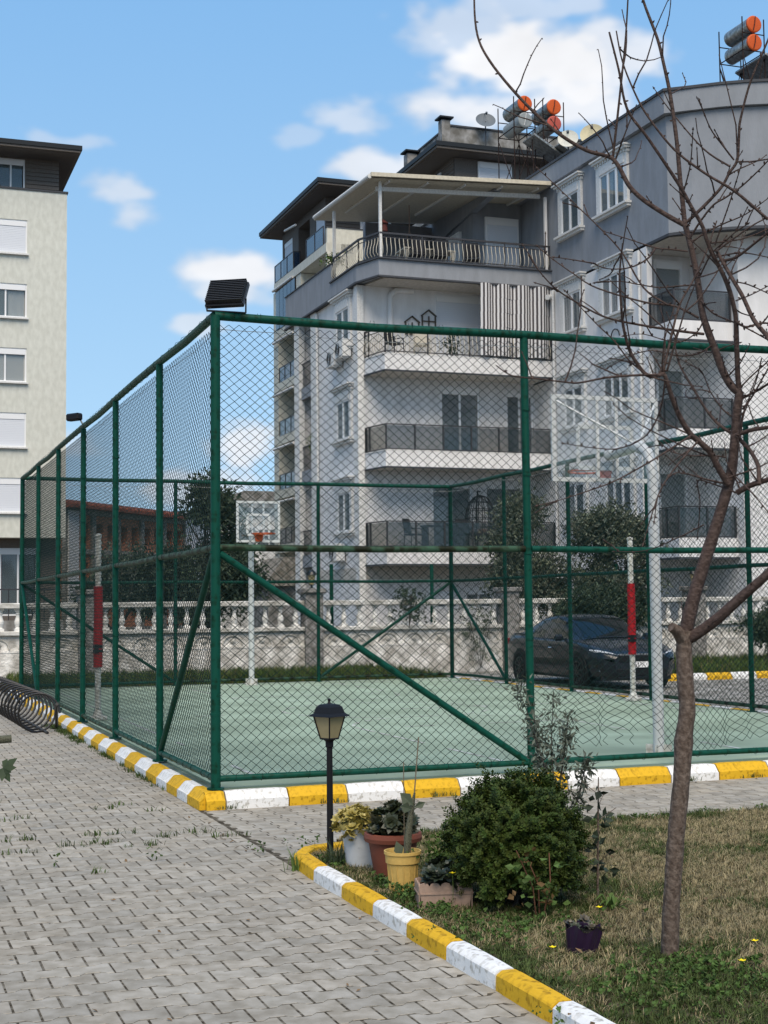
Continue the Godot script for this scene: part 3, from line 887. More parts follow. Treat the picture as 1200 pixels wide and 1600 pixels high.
func wire(b: MB, p: Vector3, q: Vector3, r: float) -> void:
	var t := (q - p).normalized()
	var x := t.cross(Vector3.UP if absf(t.y) < 0.9 else Vector3.RIGHT).normalized()
	var y := t.cross(x)
	var d := [x, -x * 0.5 + y * 0.866, -x * 0.5 - y * 0.866]
	for k in 3:
		var e: Vector3 = d[k]
		var f: Vector3 = d[(k + 1) % 3]
		b.squad(p + e * r, p + f * r, q + f * r, q + e * r, e, f, f, e)

func fence_side(label: String, o: Vector3, dir: Vector3, nrm: Vector3, marks: Array, own_first: bool, own_last: bool, worn_bays: Array, brace_first: bool, brace_last: bool, torn_bay: int) -> Node3D:
	var f := thing("chain_link_fence", label, "fence", o, 0.0, "green chain link fences round the court")
	var n := marks.size() - 1
	var L: float = marks[n]
	var H := 4.0
	var pr := 0.037
	for i in n + 1:
		if (i == 0 and not own_first) or (i == n and not own_last):
			continue
		var b := MB.new()
		var p: Vector3 = dir * marks[i]
		var rr := 0.043 if i == 0 or i == n else pr
		b.rod(p, p + Vector3.UP * (H + (0.0 if i in [0, n] else -0.03)) + dir * rng.randfn(0, 0.010) + nrm * rng.randfn(0, 0.006), rr, 12)
		# welded foot plate and faint coupling rings
		b.lathe([Vector2(0.0, 0.012), Vector2(0.075, 0.012), Vector2(0.075, 0.0)], 10, Transform3D(Basis(), p))
		for h in [0.62, 1.2, 1.98, 2.7, 3.3]:
			b.lathe([Vector2(rr, h - 0.012), Vector2(rr + 0.0035, h - 0.01), Vector2(rr + 0.0035, h + 0.01), Vector2(rr, h + 0.012)], 10, Transform3D(Basis(), p))
		pb("post", b, M.fence_green, f)
	for i in n:
		var a: Vector3 = dir * (marks[i] + pr * 0.9)
		var d: Vector3 = dir * (marks[i + 1] - pr * 0.9)
		var top := MB.new()
		var sg := Vector3.UP * rng.randf_range(-0.022, 0.006)
		top.tube([dir * marks[i] + Vector3.UP * H, (a + d) * 0.5 + Vector3.UP * H + sg, dir * marks[i + 1] + Vector3.UP * H], [0.038, 0.038, 0.038], 12)
		pb("top_rail", top, M.fence_green, f)
		var mid := MB.new()
		mid.tube([a + Vector3.UP * 2.02, (a + d) * 0.5 + Vector3.UP * (2.02 - 0.01), d + Vector3.UP * 2.02], [0.030, 0.030, 0.030], 10)
		pb("middle_rail", mid, M.fence_worn if i in worn_bays else M.fence_green, f)
		var low := MB.new()
		low.tube([a + Vector3.UP * 0.085, (a + d) * 0.5 + Vector3.UP * rng.randf_range(0.075, 0.095), d + Vector3.UP * 0.085], [0.027, 0.027, 0.027], 10)
		pb("bottom_rail", low, M.fence_worn if rng.randf() < 0.5 else M.fence_green, f)
		var w := MB.new()
		lattice(w, dir * marks[i] + nrm * 0.045, dir, nrm, marks[i + 1] - marks[i], 0.10, H - 0.06, 1 if i == torn_bay else (0 if torn_bay >= 0 else -1))
		# loops that lace the mesh to the rails
		var u: float = marks[i] + 0.15
		while u < marks[i + 1] - 0.1:
			for hy in [[H, 0.041], [0.085, 0.031], [2.02, 0.033]]:
				var c: Vector3 = dir * u + Vector3.UP * hy[0]
				var ring := []
				for k in 9:
					var an := TAU * k / 8.0
					ring.append(c + Vector3.UP * cos(an) * hy[1] + nrm * sin(an) * hy[1] + dir * (k * 0.003))
				w.tube(ring, [0.0022], 3, false)
			u += rng.randf_range(0.22, 0.42)
		pb("wire_mesh", w, M.mesh_wire, f).set_meta("kind", "stuff")
		# a thin galvanised tension wire along the top
		var tw := MB.new()
		var tp := []
		for k in 13:
			tp.append(dir * lerpf(marks[i] + 0.03, marks[i + 1] - 0.03, k / 12.0) + Vector3.UP * (H - 0.10 - 0.03 * sin(PI * k / 12.0) + rng.randfn(0, 0.004)) + nrm * 0.05)
		tw.tube(tp, [0.0028], 4)
		pb("tension_wire", tw, M.tie_wire, f)
	if brace_first:
		var b := MB.new()
		b.rod(dir * (marks[0] + 0.04) + Vector3.UP * 1.97, dir * (marks[1] - 0.05) + Vector3.UP * 0.10, 0.030, 10)
		pb("brace", b, M.fence_green, f)
	if brace_last:
		var b := MB.new()
		b.rod(dir * (marks[n] - 0.04) + Vector3.UP * 1.97, dir * (marks[n - 1] + 0.05) + Vector3.UP * 0.10, 0.030, 10)
		pb("brace", b, M.fence_green, f)
	return f

func fences() -> void:
	sag.seed = 3
	sag.frequency = 1.0
	sag.fractal_octaves = 2
	var y := Vector3.UP * SLAB
	var zs := []
	for z in bay_z():
		zs.append(-z)
	var w3 := [0.0, 2.921, 5.841, COURT_W]
	fence_side("near green chain link fence with diagonal brace behind the garden lamp", y, Vector3.RIGHT, Vector3.FORWARD, w3, true, true, [0], true, true, 1)
	fence_side("green chain link fence receding along the left side by the block paving", y, Vector3.FORWARD, Vector3.RIGHT, zs, false, true, [0, 1, 2, 3, 4], true, true, -1)
	fence_side("far green chain link fence in front of the balustrade wall", y + Vector3(0, 0, -COURT_L), Vector3.RIGHT, Vector3.BACK, w3, false, true, [], true, true, -1)
	var rz := []
	for z in zs:
		rz.append(COURT_L - z)
	rz.reverse()
	fence_side("green chain link fence on the right side in front of the parked car", y + Vector3(COURT_W, 0, -COURT_L), Vector3.BACK, Vector3.LEFT, rz, false, false, [], true, true, -1)
	# floodlight on the near left corner
	var fl := thing("floodlight", "black finned floodlight on top of the near corner fence post", "floodlight", Vector3(0.06, 4.19, 0.0), 0.0)
	var bn := Vector3(-0.42, 0.60, 0.68).normalized()
	var hx := Vector3.UP.cross(bn).normalized()
	var hb := Basis(hx, bn.cross(hx), bn)
	var c := Vector3(0.05, 0.165, -0.01)
	var b := MB.new()
	b.cbox(c - hb * Vector3(0, 0, 0.025), Vector3(0.345, 0.29, 0.045), 0.008, hb)
	pb("housing", b, M.black_metal, fl)
	for i in 12:
		var fn := MB.new()
		fn.box(c + hb * Vector3(0.0, -0.125 + i * 0.0228, 0.02), Vector3(0.325, 0.008, 0.045), hb)
		pb("cooling_fin", fn, M.black_metal, fl)
	b = MB.new()
	b.box(c - hb * Vector3(0, 0, 0.052), Vector3(0.30, 0.24, 0.006), hb)
	pb("lens", b, M.headlight, fl)
	b = MB.new()
	for sx in [-1.0, 1.0]:
		b.rod(Vector3(0.045 + sx * 0.17, 0.0, 0.0), c + hb * Vector3(sx * 0.178, -0.06, -0.02), 0.007, 6)
	b.box(Vector3(0.045, 0.0, 0), Vector3(0.34, 0.01, 0.04))
	pb("bracket", b, M.black_metal, fl)
	# small security camera further back on the left fence
	var cc := thing("security_camera", "small black security camera on top of the left fence", "camera", Vector3(0.0, 4.19, -7.75))
	b = MB.new()
	b.rod(Vector3(0, -0.03, 0), Vector3(-0.06, 0.06, 0.05), 0.012, 6)
	pb("mount", b, M.white_paint, cc)
	b = MB.new()
	b.cbox(Vector3(-0.14, 0.07, 0.1), Vector3(0.11, 0.1, 0.24), 0.02, turned(35))
	pb("housing", b, M.black_plastic, cc)

# ---------- hoops and net posts ----------
func hoop(label: String, o: Vector3, turn: float, bw: float, bh: float, reach: float, pole_h: float, board_y: float) -> void:
	var t := thing("basketball_hoop", label, "basketball hoop", o, turn, "basketball hoops on the court")
	# local frame: pole at origin, board towards -z
	var b := MB.new()
	b.tube([Vector3(0, 0, 0), Vector3(0, pole_h - 0.35, 0), Vector3(0, pole_h - 0.12, -0.08), Vector3(0, pole_h, -0.3)], [0.055, 0.055, 0.055, 0.055], 14)
	pb("pole", b, M.white_paint, t)
	b = MB.new()
	b.lathe([Vector2(0, 0.03), Vector2(0.13, 0.03), Vector2(0.13, 0.0)], 14)
	for k in 4:
		var d := Basis(Vector3.UP, PI / 4 + k * PI / 2) * Vector3.RIGHT
		b.box(d * 0.09 + Vector3.UP * 0.07, Vector3(0.08, 0.1, 0.012), Basis(Vector3.UP, PI / 4 + k * PI / 2))
	pb("base_plate", b, M.white_peeling, t)
	b = MB.new()
	b.tube([Vector3(0, pole_h - 0.06, -0.2), Vector3(0, pole_h - 0.02, -0.3), Vector3(0, board_y + 0.28, -reach + 0.06)], [0.062, 0.062, 0.058], 12)
	pb("arm", b, M.white_paint, t)
	b = MB.new()
	for sx in [-1.0, 1.0]:
		b.rod(Vector3(0, pole_h - 0.02, -0.28), Vector3(sx * bw * 0.46, board_y + bh * 0.92, -reach + 0.03), 0.013, 6)
	pb("stay", b, M.white_paint, t)
	var bd := MB.new()
	var zc := -reach
	var fw := 0.045
	bd.box(Vector3(0, board_y + fw * 0.5, zc), Vector3(bw, fw, 0.03))
	bd.box(Vector3(0, board_y + bh - fw * 0.5, zc), Vector3(bw, fw, 0.03))
	for sx in [-1.0, 1.0]:
		bd.box(Vector3(sx * (bw - fw) * 0.5, board_y + bh * 0.5, zc), Vector3(fw, bh - fw * 2, 0.03))
	var board := pb("backboard", bd, M.white_paint, t)
	var g := MB.new()
	g.box(Vector3(0, board_y + bh * 0.5, zc), Vector3(bw - fw * 2, bh - fw * 2, 0.008))
	pb("clear_sheet", g, M.clear_sheet, board)
	# back uprights that carry the sheet, and the painted inner square
	for sx in [-0.115, 0.115]:
		var u := MB.new()
		u.box(Vector3(sx, board_y + bh * 0.5, zc + 0.03), Vector3(0.035, bh - 0.02, 0.03))
		pb("upright", u, M.white_paint, board)
	var sq := MB.new()
	var iw := bw * 0.50
	var ih := bh * 0.48
	var iy := board_y + 0.15
	for q in [[Vector3(0, iy, 0), Vector3(iw, 0.045, 0.004)], [Vector3(0, iy + ih, 0), Vector3(iw, 0.045, 0.004)], [Vector3(-iw * 0.5, iy + ih * 0.5, 0), Vector3(0.045, ih - 0.045, 0.004)], [Vector3(iw * 0.5, iy + ih * 0.5, 0), Vector3(0.045, ih - 0.045, 0.004)]]:
		sq.box(q[0] + Vector3(0, 0, zc - 0.010), q[1])
	pb("target_square", sq, M.white_paint, board)
	b = MB.new()
	var ring := []
	for k in 25:
		var a := TAU * k / 24.0
		ring.append(Vector3(sin(a) * 0.22, board_y + 0.15, zc - 0.38 + cos(a) * 0.22))
	b.tube(ring, [0.012], 6, false)
	b.prism(PackedVector2Array([Vector2(-0.09, 0), Vector2(0.09, 0), Vector2(0.06, -0.14), Vector2(-0.06, -0.14)]), 0, 0.05, Transform3D(Basis(), Vector3(0, board_y + 0.155, zc - 0.07)))
	b.box(Vector3(0, board_y + 0.15, zc - 0.12), Vector3(0.14, 0.012, 0.1))
	pb("rim", b, M.orange_rim, t)

func court_gear() -> void:
	hoop("large white basketball hoop seen from behind by the near fence", Vector3(4.62, SLAB, -0.63), 0.0, 1.28, 0.92, 0.95, 3.14, 2.80)
	hoop("small white basketball hoop facing us at the far fence", Vector3(4.34, SLAB, -15.35), PI, 0.87, 0.80, 0.55, 3.02, 2.76)
	for s in [[Vector3(0.22, SLAB, -7.86), "white net post with red pad beside the left fence", true], [Vector3(8.42, SLAB, -7.72), "white net post with red pad in front of the parked car", false]]:
		var t := thing("net_post", s[1], "net post", s[0], 0.0, "volleyball net posts")
		var b := MB.new()
		b.rod(Vector3.ZERO, Vector3.UP * 2.52, 0.042, 12)
		b.lathe([Vector2(0, 2.55), Vector2(0.05, 2.53), Vector2(0.05, 2.5)], 10)
		pb("pole", b, M.white_peeling, t)
		b = MB.new()
		b.tube([Vector3.UP * 0.72, Vector3.UP * 1.1, Vector3(0.004, 1.5, 0), Vector3.UP * 1.82], [0.062, 0.064, 0.06, 0.063], 12)
		pb("pad", b, M.red_pad, t)
		b = MB.new()
		for k in 2:
			b.lathe([Vector2(0.064, 0.92 + k * 0.06), Vector2(0.068, 0.925 + k * 0.06), Vector2(0.068, 0.955 + k * 0.06), Vector2(0.064, 0.96 + k * 0.06)], 12)
		b.box(Vector3(-0.03, 0.97, 0.06), Vector3(0.06, 0.11, 0.03))
		pb("ratchet_strap", b, M.black_plastic, t)
		b = MB.new()
		b.cbox(Vector3(0, 0.03, 0), Vector3(0.2, 0.06, 0.2), 0.015, turned(20))
		b.lathe([Vector2(0.075, 0.06), Vector2(0.045, 0.14)], 10)
		pb("base", b, M.white_peeling, t)

# ---------- balustrade wall ----------
func baluster_mesh() -> ArrayMesh:
	var b := MB.new()
	b.box(Vector3(0, 0.03, 0), Vector3(0.15, 0.06, 0.15))
	b.lathe([Vector2(0.06, 0.06), Vector2(0.045, 0.09), Vector2(0.075, 0.17), Vector2(0.078, 0.22), Vector2(0.05, 0.30), Vector2(0.036, 0.36), Vector2(0.055, 0.385), Vector2(0.036, 0.41), Vector2(0.062, 0.45), Vector2(0.062, 0.47)], 10)
	b.box(Vector3(0, 0.485, 0), Vector3(0.15, 0.03, 0.15))
	return b.mesh()

func lantern(label: String, at: Vector3, s: float) -> void:
	var t := thing("wall_lantern", label, "lantern", at, 0.0, "lanterns on the wall pillars")
	var b := MB.new()
	b.lathe([Vector2(0.03, 0), Vector2(0.02, 0.08 * s), Vector2(0.05, 0.1 * s)], 8)
	b.lathe([Vector2(0.13, 0.34 * s), Vector2(0.09, 0.42 * s), Vector2(0.03, 0.46 * s), Vector2(0.0, 0.5 * s)], 6)
	pb("frame", b, M.black_metal, t)
	b = MB.new()
	b.lathe([Vector2(0.06, 0.1 * s), Vector2(0.1, 0.34 * s)], 6)
	pb("lantern_glass", b, M.lamp_glass, t)

func garden_wall() -> void:
	var z := -21.0
	var bm := baluster_mesh()
	var xs := [-8.7, -3.36, 1.98, 7.32, 12.5, 17.95, 23.3, 28.6]
	var names := ["weathered white balustrade wall at the far left beside the tower", "white balustrade wall panel behind the far left corner of the court", "white balustrade wall panel behind the far left bays under the dark tree", "white balustrade wall panel behind the far hoop and the X of the far fence", "white balustrade wall panel behind the parked car", "white balustrade wall panel at the far right above the road kerb", "white balustrade wall beyond the right edge"]
	for i in xs.size() - 1:
		var x0: float = xs[i] + 0.22
		var x1: float = xs[i + 1] - 0.22
		var t := thing("balustrade_wall", names[i], "wall", Vector3(x0, 0, z), 0.0, "white balustrade walls")
		var L := x1 - x0
		var b := MB.new()
		b.span(Vector3(0, -0.05, -0.12), Vector3(L, 0.70, 0.12))
		pb("plinth", b, M.wall_weathered, t)
		b = MB.new()
		b.span(Vector3(0, 0.70, -0.10), Vector3(L, 1.08, 0.085))
		b.span(Vector3(0, 0.70, 0.085), Vector3(L, 0.745, 0.13))
		pb("panel_band", b, M.wall_weathered, t)
		# relief scrolls on the band
		var n := int(L / 0.62)
		for k in n:
			var s := MB.new()
			var c := Vector3((k + 0.5) * L / n, 0.78, 0.09)
			var arc := []
			for a in 9:
				var an := PI * a / 8.0
				arc.append(c + Vector3(cos(an) * 0.24, sin(an) * 0.22, 0))
			s.tube(arc, [0.028], 5)
			s.lathe([Vector2(0.0, 0.05), Vector2(0.06, 0.02), Vector2(0.075, 0.0)], 8, Transform3D(Basis(Vector3.RIGHT, PI / 2), c + Vector3(0, 0.09, 0)))
			pb("relief_scroll", s, M.wall_white, t)
		b = MB.new()
		b.cbox(Vector3(L * 0.5, 1.13, 0), Vector3(L, 0.10, 0.36), 0.015)
		pb("ledge", b, M.wall_white, t)
		var m := int(L / 0.372)
		for k in m:
			part("baluster", bm, M.baluster_white, t, Transform3D(Basis(Vector3.UP, rng.randf_range(-0.05, 0.05)), Vector3((k + 0.5) * L / m, 1.18, 0)))
		b = MB.new()
		b.cbox(Vector3(L * 0.5, 1.745, 0), Vector3(L, 0.13, 0.32), 0.02)
		pb("coping", b, M.wall_white, t)
	var pn := ["grey wall pillar at the far left of the balustrade", "grey wall pillar left of the court by the tower", "grey wall pillar behind the left net post", "grey wall pillar with lantern behind the far hoop", "grey wall pillar next to the rear of the parked car", "grey wall pillar with lantern right of the near hoop pole", "grey wall pillar beyond the right edge", "grey wall pillar at the far right end"]
	for i in xs.size():
		var t := thing("wall_pillar", pn[i], "pillar", Vector3(xs[i], 0, z), 0.0, "pillars of the balustrade wall")
		var b := MB.new()
		b.span(Vector3(-0.22, -0.05, -0.22), Vector3(0.22, 1.98, 0.22))
		pb("shaft", b, M.pillar_grey, t)
		b = MB.new()
		b.cbox(Vector3(0, 2.04, 0), Vector3(0.58, 0.12, 0.58), 0.025)
		pb("cap", b, M.pillar_grey, t)
	lantern("small black lantern on the pillar behind the far hoop", Vector3(7.32, 2.1, z), 0.95)
	lantern("small black lantern on the pillar right of the near hoop pole", Vector3(17.95, 2.1, z), 0.95)
	# two green boundary stakes behind the wall
	for q in [[Vector3(7.95, 0, -21.4), "tall dark green stake beside the lantern pillar"], [Vector3(10.6, 0, -21.4), "short dark green stake above the balustrade in the middle"], [Vector3(15.9, 0, -21.5), "dark green stake among the trees behind the car"]]:
		var b := MB.new()
		b.rod(q[0], q[0] + Vector3.UP * 2.7, 0.05, 8)
		tag(pb("fence_stake", b, M.fence_green, self), q[1], "stake", "stakes behind the wall")

# ---------- grey apartment ----------
const LEFT_FACE := Basis(Vector3(0, 0, 1), Vector3(0, 1, 0), Vector3(-1, 0, 0))

func ring(b: MB, w: float, h: float, y: float, t: float, z0: float, z1: float) -> void:
	b.span(Vector3(-w / 2, y, z0), Vector3(-w / 2 + t, y + h, z1))
	b.span(Vector3(w / 2 - t, y, z0), Vector3(w / 2, y + h, z1))
	b.span(Vector3(-w / 2 + t, y + h - t, z0), Vector3(w / 2 - t, y + h, z1))
	b.span(Vector3(-w / 2 + t, y, z0), Vector3(w / 2 - t, y + t, z1))

var inset := 0.0
var HOLES := []
func hole(xf: Transform3D, x0: float, x1: float, y0: float, y1: float) -> void:
	HOLES.append([xf, x0, x1, y0, y1])

func pierced(called: String, mt: Material, parent: Node, xf: Transform3D, x0: float, x1: float, y0: float, y1: float, thick: float, depth: float) -> MeshInstance3D:
	# a slab whose outer face is local z = 0, with a real opening and a room behind it for every window noted on that face
	var inv := xf.affine_inverse()
	var rects := []
	var xs := [x0, x1]
	var ys := [y0, y1]
	for h in HOLES:
		var q: Transform3D = h[0]
		if q.basis.z.dot(xf.basis.z) < 0.999:
			continue
		var c := inv * q.origin
		if absf(c.z) > 0.03 or c.x + h[1] < x0 - 0.001 or c.x + h[2] > x1 + 0.001 or c.y + h[3] < y0 or c.y + h[4] > y1:
			continue
		rects.append([c.x + h[1], c.x + h[2], c.y + h[3], c.y + h[4]])
		xs.append(c.x + h[1])
		xs.append(c.x + h[2])
		ys.append(c.y + h[3])
		ys.append(c.y + h[4])
	xs.sort()
	ys.sort()
	var b := MB.new()
	for i in xs.size() - 1:
		for j in ys.size() - 1:
			if xs[i + 1] - xs[i] < 1e-4 or ys[j + 1] - ys[j] < 1e-4:
				continue
			var mx: float = (xs[i] + xs[i + 1]) * 0.5
			var my: float = (ys[j] + ys[j + 1]) * 0.5
			var open := false
			for r in rects:
				if mx > r[0] and mx < r[1] and my > r[2] and my < r[3]:
					open = true
			if not open:
				b.quad(Vector3(xs[i], ys[j], 0), Vector3(xs[i + 1], ys[j], 0), Vector3(xs[i + 1], ys[j + 1], 0), Vector3(xs[i], ys[j + 1], 0))
	for r in rects:
		# reveal 0.3 m deep, then the room widens
		var a := [Vector3(r[0], r[2], 0), Vector3(r[1], r[2], 0), Vector3(r[1], r[3], 0), Vector3(r[0], r[3], 0)]
		for k in 4:
			var p: Vector3 = a[k]
			var q: Vector3 = a[(k + 1) % 4]
			b.quad(p, p + Vector3(0, 0, -depth), q + Vector3(0, 0, -depth), q)
		b.quad(a[0] + Vector3(0, 0, -depth), a[1] + Vector3(0, 0, -depth), a[2] + Vector3(0, 0, -depth), a[3] + Vector3(0, 0, -depth))
	var p := [Vector3(x0, y0, 0), Vector3(x1, y0, 0), Vector3(x1, y1, 0), Vector3(x0, y1, 0)]
	var d := Vector3(0, 0, -thick)
	for k in 4:
		var q: Vector3 = p[(k + 1) % 4]
		b.quad(p[k] + d, q + d, q, p[k])
	b.quad(p[1] + d, p[0] + d, p[3] + d, p[2] + d)
	return pb(called, b, mt, parent, xf)

func ornate_window(parent: Node, xf: Transform3D, w: float, h: float, lights: int, shut: bool) -> void:
	# origin: middle of the sill on the wall face; local z points outwards
	var b := MB.new()
	var sw := 0.24
	b.span(Vector3(-w / 2, 0, 0), Vector3(-w / 2 + sw, h - 0.22, 0.09))
	b.span(Vector3(w / 2 - sw * 0.7, 0, 0), Vector3(w / 2, h - 0.22, 0.09))
	b.span(Vector3(-w / 2 + sw, h - 0.52, 0), Vector3(w / 2 - sw * 0.7, h - 0.22, 0.12))
	var win := pb("window", b, M.white_trim, parent, xf)
	b = MB.new()
	b.span(Vector3(-w / 2 - 0.05, h - 0.22, 0), Vector3(w / 2 + 0.05, h - 0.13, 0.10))
	var nd := int(w / 0.16)
	for i in nd:
		b.box(Vector3(-w / 2 + (i + 0.5) * w / nd, h - 0.165, 0.125), Vector3(0.07, 0.085, 0.05))
	b.span(Vector3(-w / 2 - 0.10, h - 0.12, 0), Vector3(w / 2 + 0.10, h - 0.05, 0.20))
	b.span(Vector3(-w / 2 - 0.14, h - 0.05, 0), Vector3(w / 2 + 0.14, h, 0.26))
	pb("cornice", b, M.white_trim, win)
	b = MB.new()
	b.span(Vector3(-w / 2 - 0.10, -0.07, 0), Vector3(w / 2 + 0.10, 0.0, 0.22))
	b.span(Vector3(-w / 2 - 0.06, -0.15, 0), Vector3(w / 2 + 0.06, -0.07, 0.14))
	pb("sill", b, M.white_trim, win)
	var gx0 := -w / 2 + sw
	var gx1 := w / 2 - sw * 0.7
	var gw := gx1 - gx0
	var gh := h - 0.52
	hole(xf, gx0, gx1, 0.0, gh)
	b = MB.new()
	for cx in [[0.02, 0.30], [0.66, 0.98]]:
		for k in 7:
			var u0: float = gx0 + gw * lerpf(cx[0], cx[1], k / 7.0)
			var u1: float = gx0 + gw * lerpf(cx[0], cx[1], (k + 1) / 7.0)
			b.quad(Vector3(u0, 0.03, -0.16 + 0.03 * (k % 2)), Vector3(u1, 0.03, -0.16 + 0.03 * ((k + 1) % 2)), Vector3(u1, gh, -0.16 + 0.03 * ((k + 1) % 2)), Vector3(u0, gh, -0.16 + 0.03 * (k % 2)))
	pb("curtain", b, M.curtain, win)
	b = MB.new()
	var o := (gx0 + gx1) / 2
	for i in lights:
		var lw := gw / lights
		var r := MB.new()
		var cx := gx0 + (i + 0.5) * lw
		for q in [[Vector3(cx - lw / 2, 0, 0.04), Vector3(cx - lw / 2 + 0.055, gh, 0.085)], [Vector3(cx + lw / 2 - 0.055, 0, 0.04), Vector3(cx + lw / 2, gh, 0.085)], [Vector3(cx - lw / 2 + 0.055, gh - 0.06, 0.04), Vector3(cx + lw / 2 - 0.055, gh, 0.085)], [Vector3(cx - lw / 2 + 0.055, 0, 0.04), Vector3(cx + lw / 2 - 0.055, 0.06, 0.085)]]:
			r.span(q[0], q[1])
		pb("casement", r, M.upvc, win)
		var g := MB.new()
		g.span(Vector3(cx - lw / 2 + 0.055, 0.06, 0.058), Vector3(cx + lw / 2 - 0.055, gh - 0.06, 0.064))
		pb("pane", g, M.window_pane, win)
	if shut:
		b = MB.new()
		slats(b, gx0, gx1, gh * 0.45, gh, 0.09)
		pb("roller_shutter", b, M.shutter, win)

func slats(b: MB, x0: float, x1: float, y0: float, y1: float, z: float) -> void:
	var n := maxi(2, int((y1 - y0) / 0.075))
	for i in n:
		var a := lerpf(y0, y1, float(i) / n)
		var d := lerpf(y0, y1, float(i + 1) / n) - 0.008
		b.span(Vector3(x0, a, z - 0.012), Vector3(x1, d, z + 0.008))
		b.span(Vector3(x0, d, z - 0.012), Vector3(x1, d + 0.008, z - 0.004))

func plain_window(parent: Node, xf: Transform3D, w: float, h: float, lights: int, shut: float, called := "window", curtain_or_reflection := 0) -> void:
	if inset < 0.0:
		hole(xf, -w / 2, w / 2, 0.0, h)
	xf = xf.translated_local(Vector3(0, 0, inset))
	var b := MB.new()
	ring(b, w, h, 0, 0.07, 0.0, 0.10)
	var win := pb(called, b, M.upvc, parent, xf)
	if curtain_or_reflection > 0:
		b = MB.new()
		b.span(Vector3(-w / 2 + 0.07, 0.07, 0.004), Vector3(w / 2 - 0.07, h - 0.07, 0.014))
		pb("curtain", b, M.curtain, win)  # pale sheet: real curtain at balcony doors, painted pane reflection on the tower
	var gw := (w - 0.14) / lights
	for i in lights:
		var x0 := -w / 2 + 0.07 + i * gw
		if i > 0:
			b = MB.new()
			b.span(Vector3(x0 - 0.035, 0.07, 0.02), Vector3(x0 + 0.035, h - 0.07, 0.085))
			pb("mullion", b, M.upvc, win)
		b = MB.new()
		b.span(Vector3(x0 + 0.04, 0.08, 0.05), Vector3(x0 + gw - 0.04, h - 0.08, 0.056))
		pb("pane", b, M.window_pane, win)
	if shut > 0.0:
		b = MB.new()
		slats(b, -w / 2 + 0.07, w / 2 - 0.07, h - 0.07 - (h - 0.14) * shut, h - 0.22, 0.10)
		pb("roller_shutter", b, M.shutter, win)
	b = MB.new()
	b.span(Vector3(-w / 2 + 0.07, h - 0.28, 0.07), Vector3(w / 2 - 0.07, h - 0.075, 0.13))
	pb("shutter_box", b, M.upvc, win)

func poly_line(b: MB, pts: Array, y0: float, y1: float, t: float) -> void:
	for i in pts.size() - 1:
		var a: Vector3 = pts[i]
		var d: Vector3 = pts[i + 1]
		var u := (d - a).normalized()
		var bas := Basis(u, Vector3.UP, u.cross(Vector3.UP))
		b.box((a + d) * 0.5 + Vector3.UP * ((y0 + y1) * 0.5), Vector3(a.distance_to(d) + t * 0.4, y1 - y0, t), bas)

func glass_rail(parent: Node, pts: Array, y: float, h: float, pane: Material, post: Material, step: float) -> void:
	var b := MB.new()
	poly_line(b, pts, y + h - 0.035, y + h, 0.05)
	poly_line(b, pts, y + 0.02, y + 0.05, 0.04)
	var rail := pb("glass_railing", b, post, parent)
	for i in pts.size() - 1:
		var a: Vector3 = pts[i]
		var d: Vector3 = pts[i + 1]
		var n := maxi(1, int(round(a.distance_to(d) / step)))
		var u := (d - a).normalized()
		var bas := Basis(u, Vector3.UP, u.cross(Vector3.UP))
		for k in n:
			var p := a.lerp(d, float(k) / n)
			var q := a.lerp(d, float(k + 1) / n)
			var s := MB.new()
			s.box(p + Vector3.UP * (y + h * 0.5), Vector3(0.05, h - 0.01, 0.055), bas)
			pb("baluster_post", s, post, rail)
			s = MB.new()
			s.box((p + q) * 0.5 + Vector3.UP * (y + h * 0.5), Vector3(p.distance_to(q) - 0.05, h - 0.1, 0.012), bas)
			pb("pane", s, pane, rail)
	var e := MB.new()
	e.box(pts[pts.size() - 1] + Vector3.UP * (y + h * 0.5), Vector3(0.05, h - 0.01, 0.05))
	pb("baluster_post", e, post, rail)

func bellied_rail(parent: Node, pts: Array, y: float, h: float, bars: Material) -> void:
	var b := MB.new()
	poly_line(b, pts, y + h - 0.06, y + h, 0.06)
	poly_line(b, pts, y + 0.06, y + 0.09, 0.03)
	poly_line(b, pts, y + h - 0.18, y + h - 0.155, 0.025)
	var rail := pb("iron_railing", b, M.rail_dark, parent)
	var s := MB.new()
	var ps := MB.new()
	for i in pts.size() - 1:
		var a: Vector3 = pts[i]
		var d: Vector3 = pts[i + 1]
		var u := (d - a).normalized()
		var nn := u.cross(Vector3.UP)
		var n := int(a.distance_to(d) / 0.15)
		for k in n:
			var p := a.lerp(d, (k + 0.5) / n)
			s.tube([p + Vector3.UP * (y + 0.07), p + Vector3.UP * (y + h * 0.22) + nn * 0.09, p + Vector3.UP * (y + h * 0.42) + nn * 0.075, p + Vector3.UP * (y + h * 0.62) + nn * 0.02, p + Vector3.UP * (y + h - 0.16)], [0.013], 5, false)
		for k in int(a.distance_to(d) / 1.5) + 2:
			var p := a.lerp(d, minf(1.0, k * 1.5 / a.distance_to(d)))
			ps.rod(p + Vector3.UP * y, p + Vector3.UP * (y + h), 0.026, 6)
	pb("bars", s, bars, rail).set_meta("kind", "stuff")
	pb("rail_posts", ps, M.rail_dark, rail)

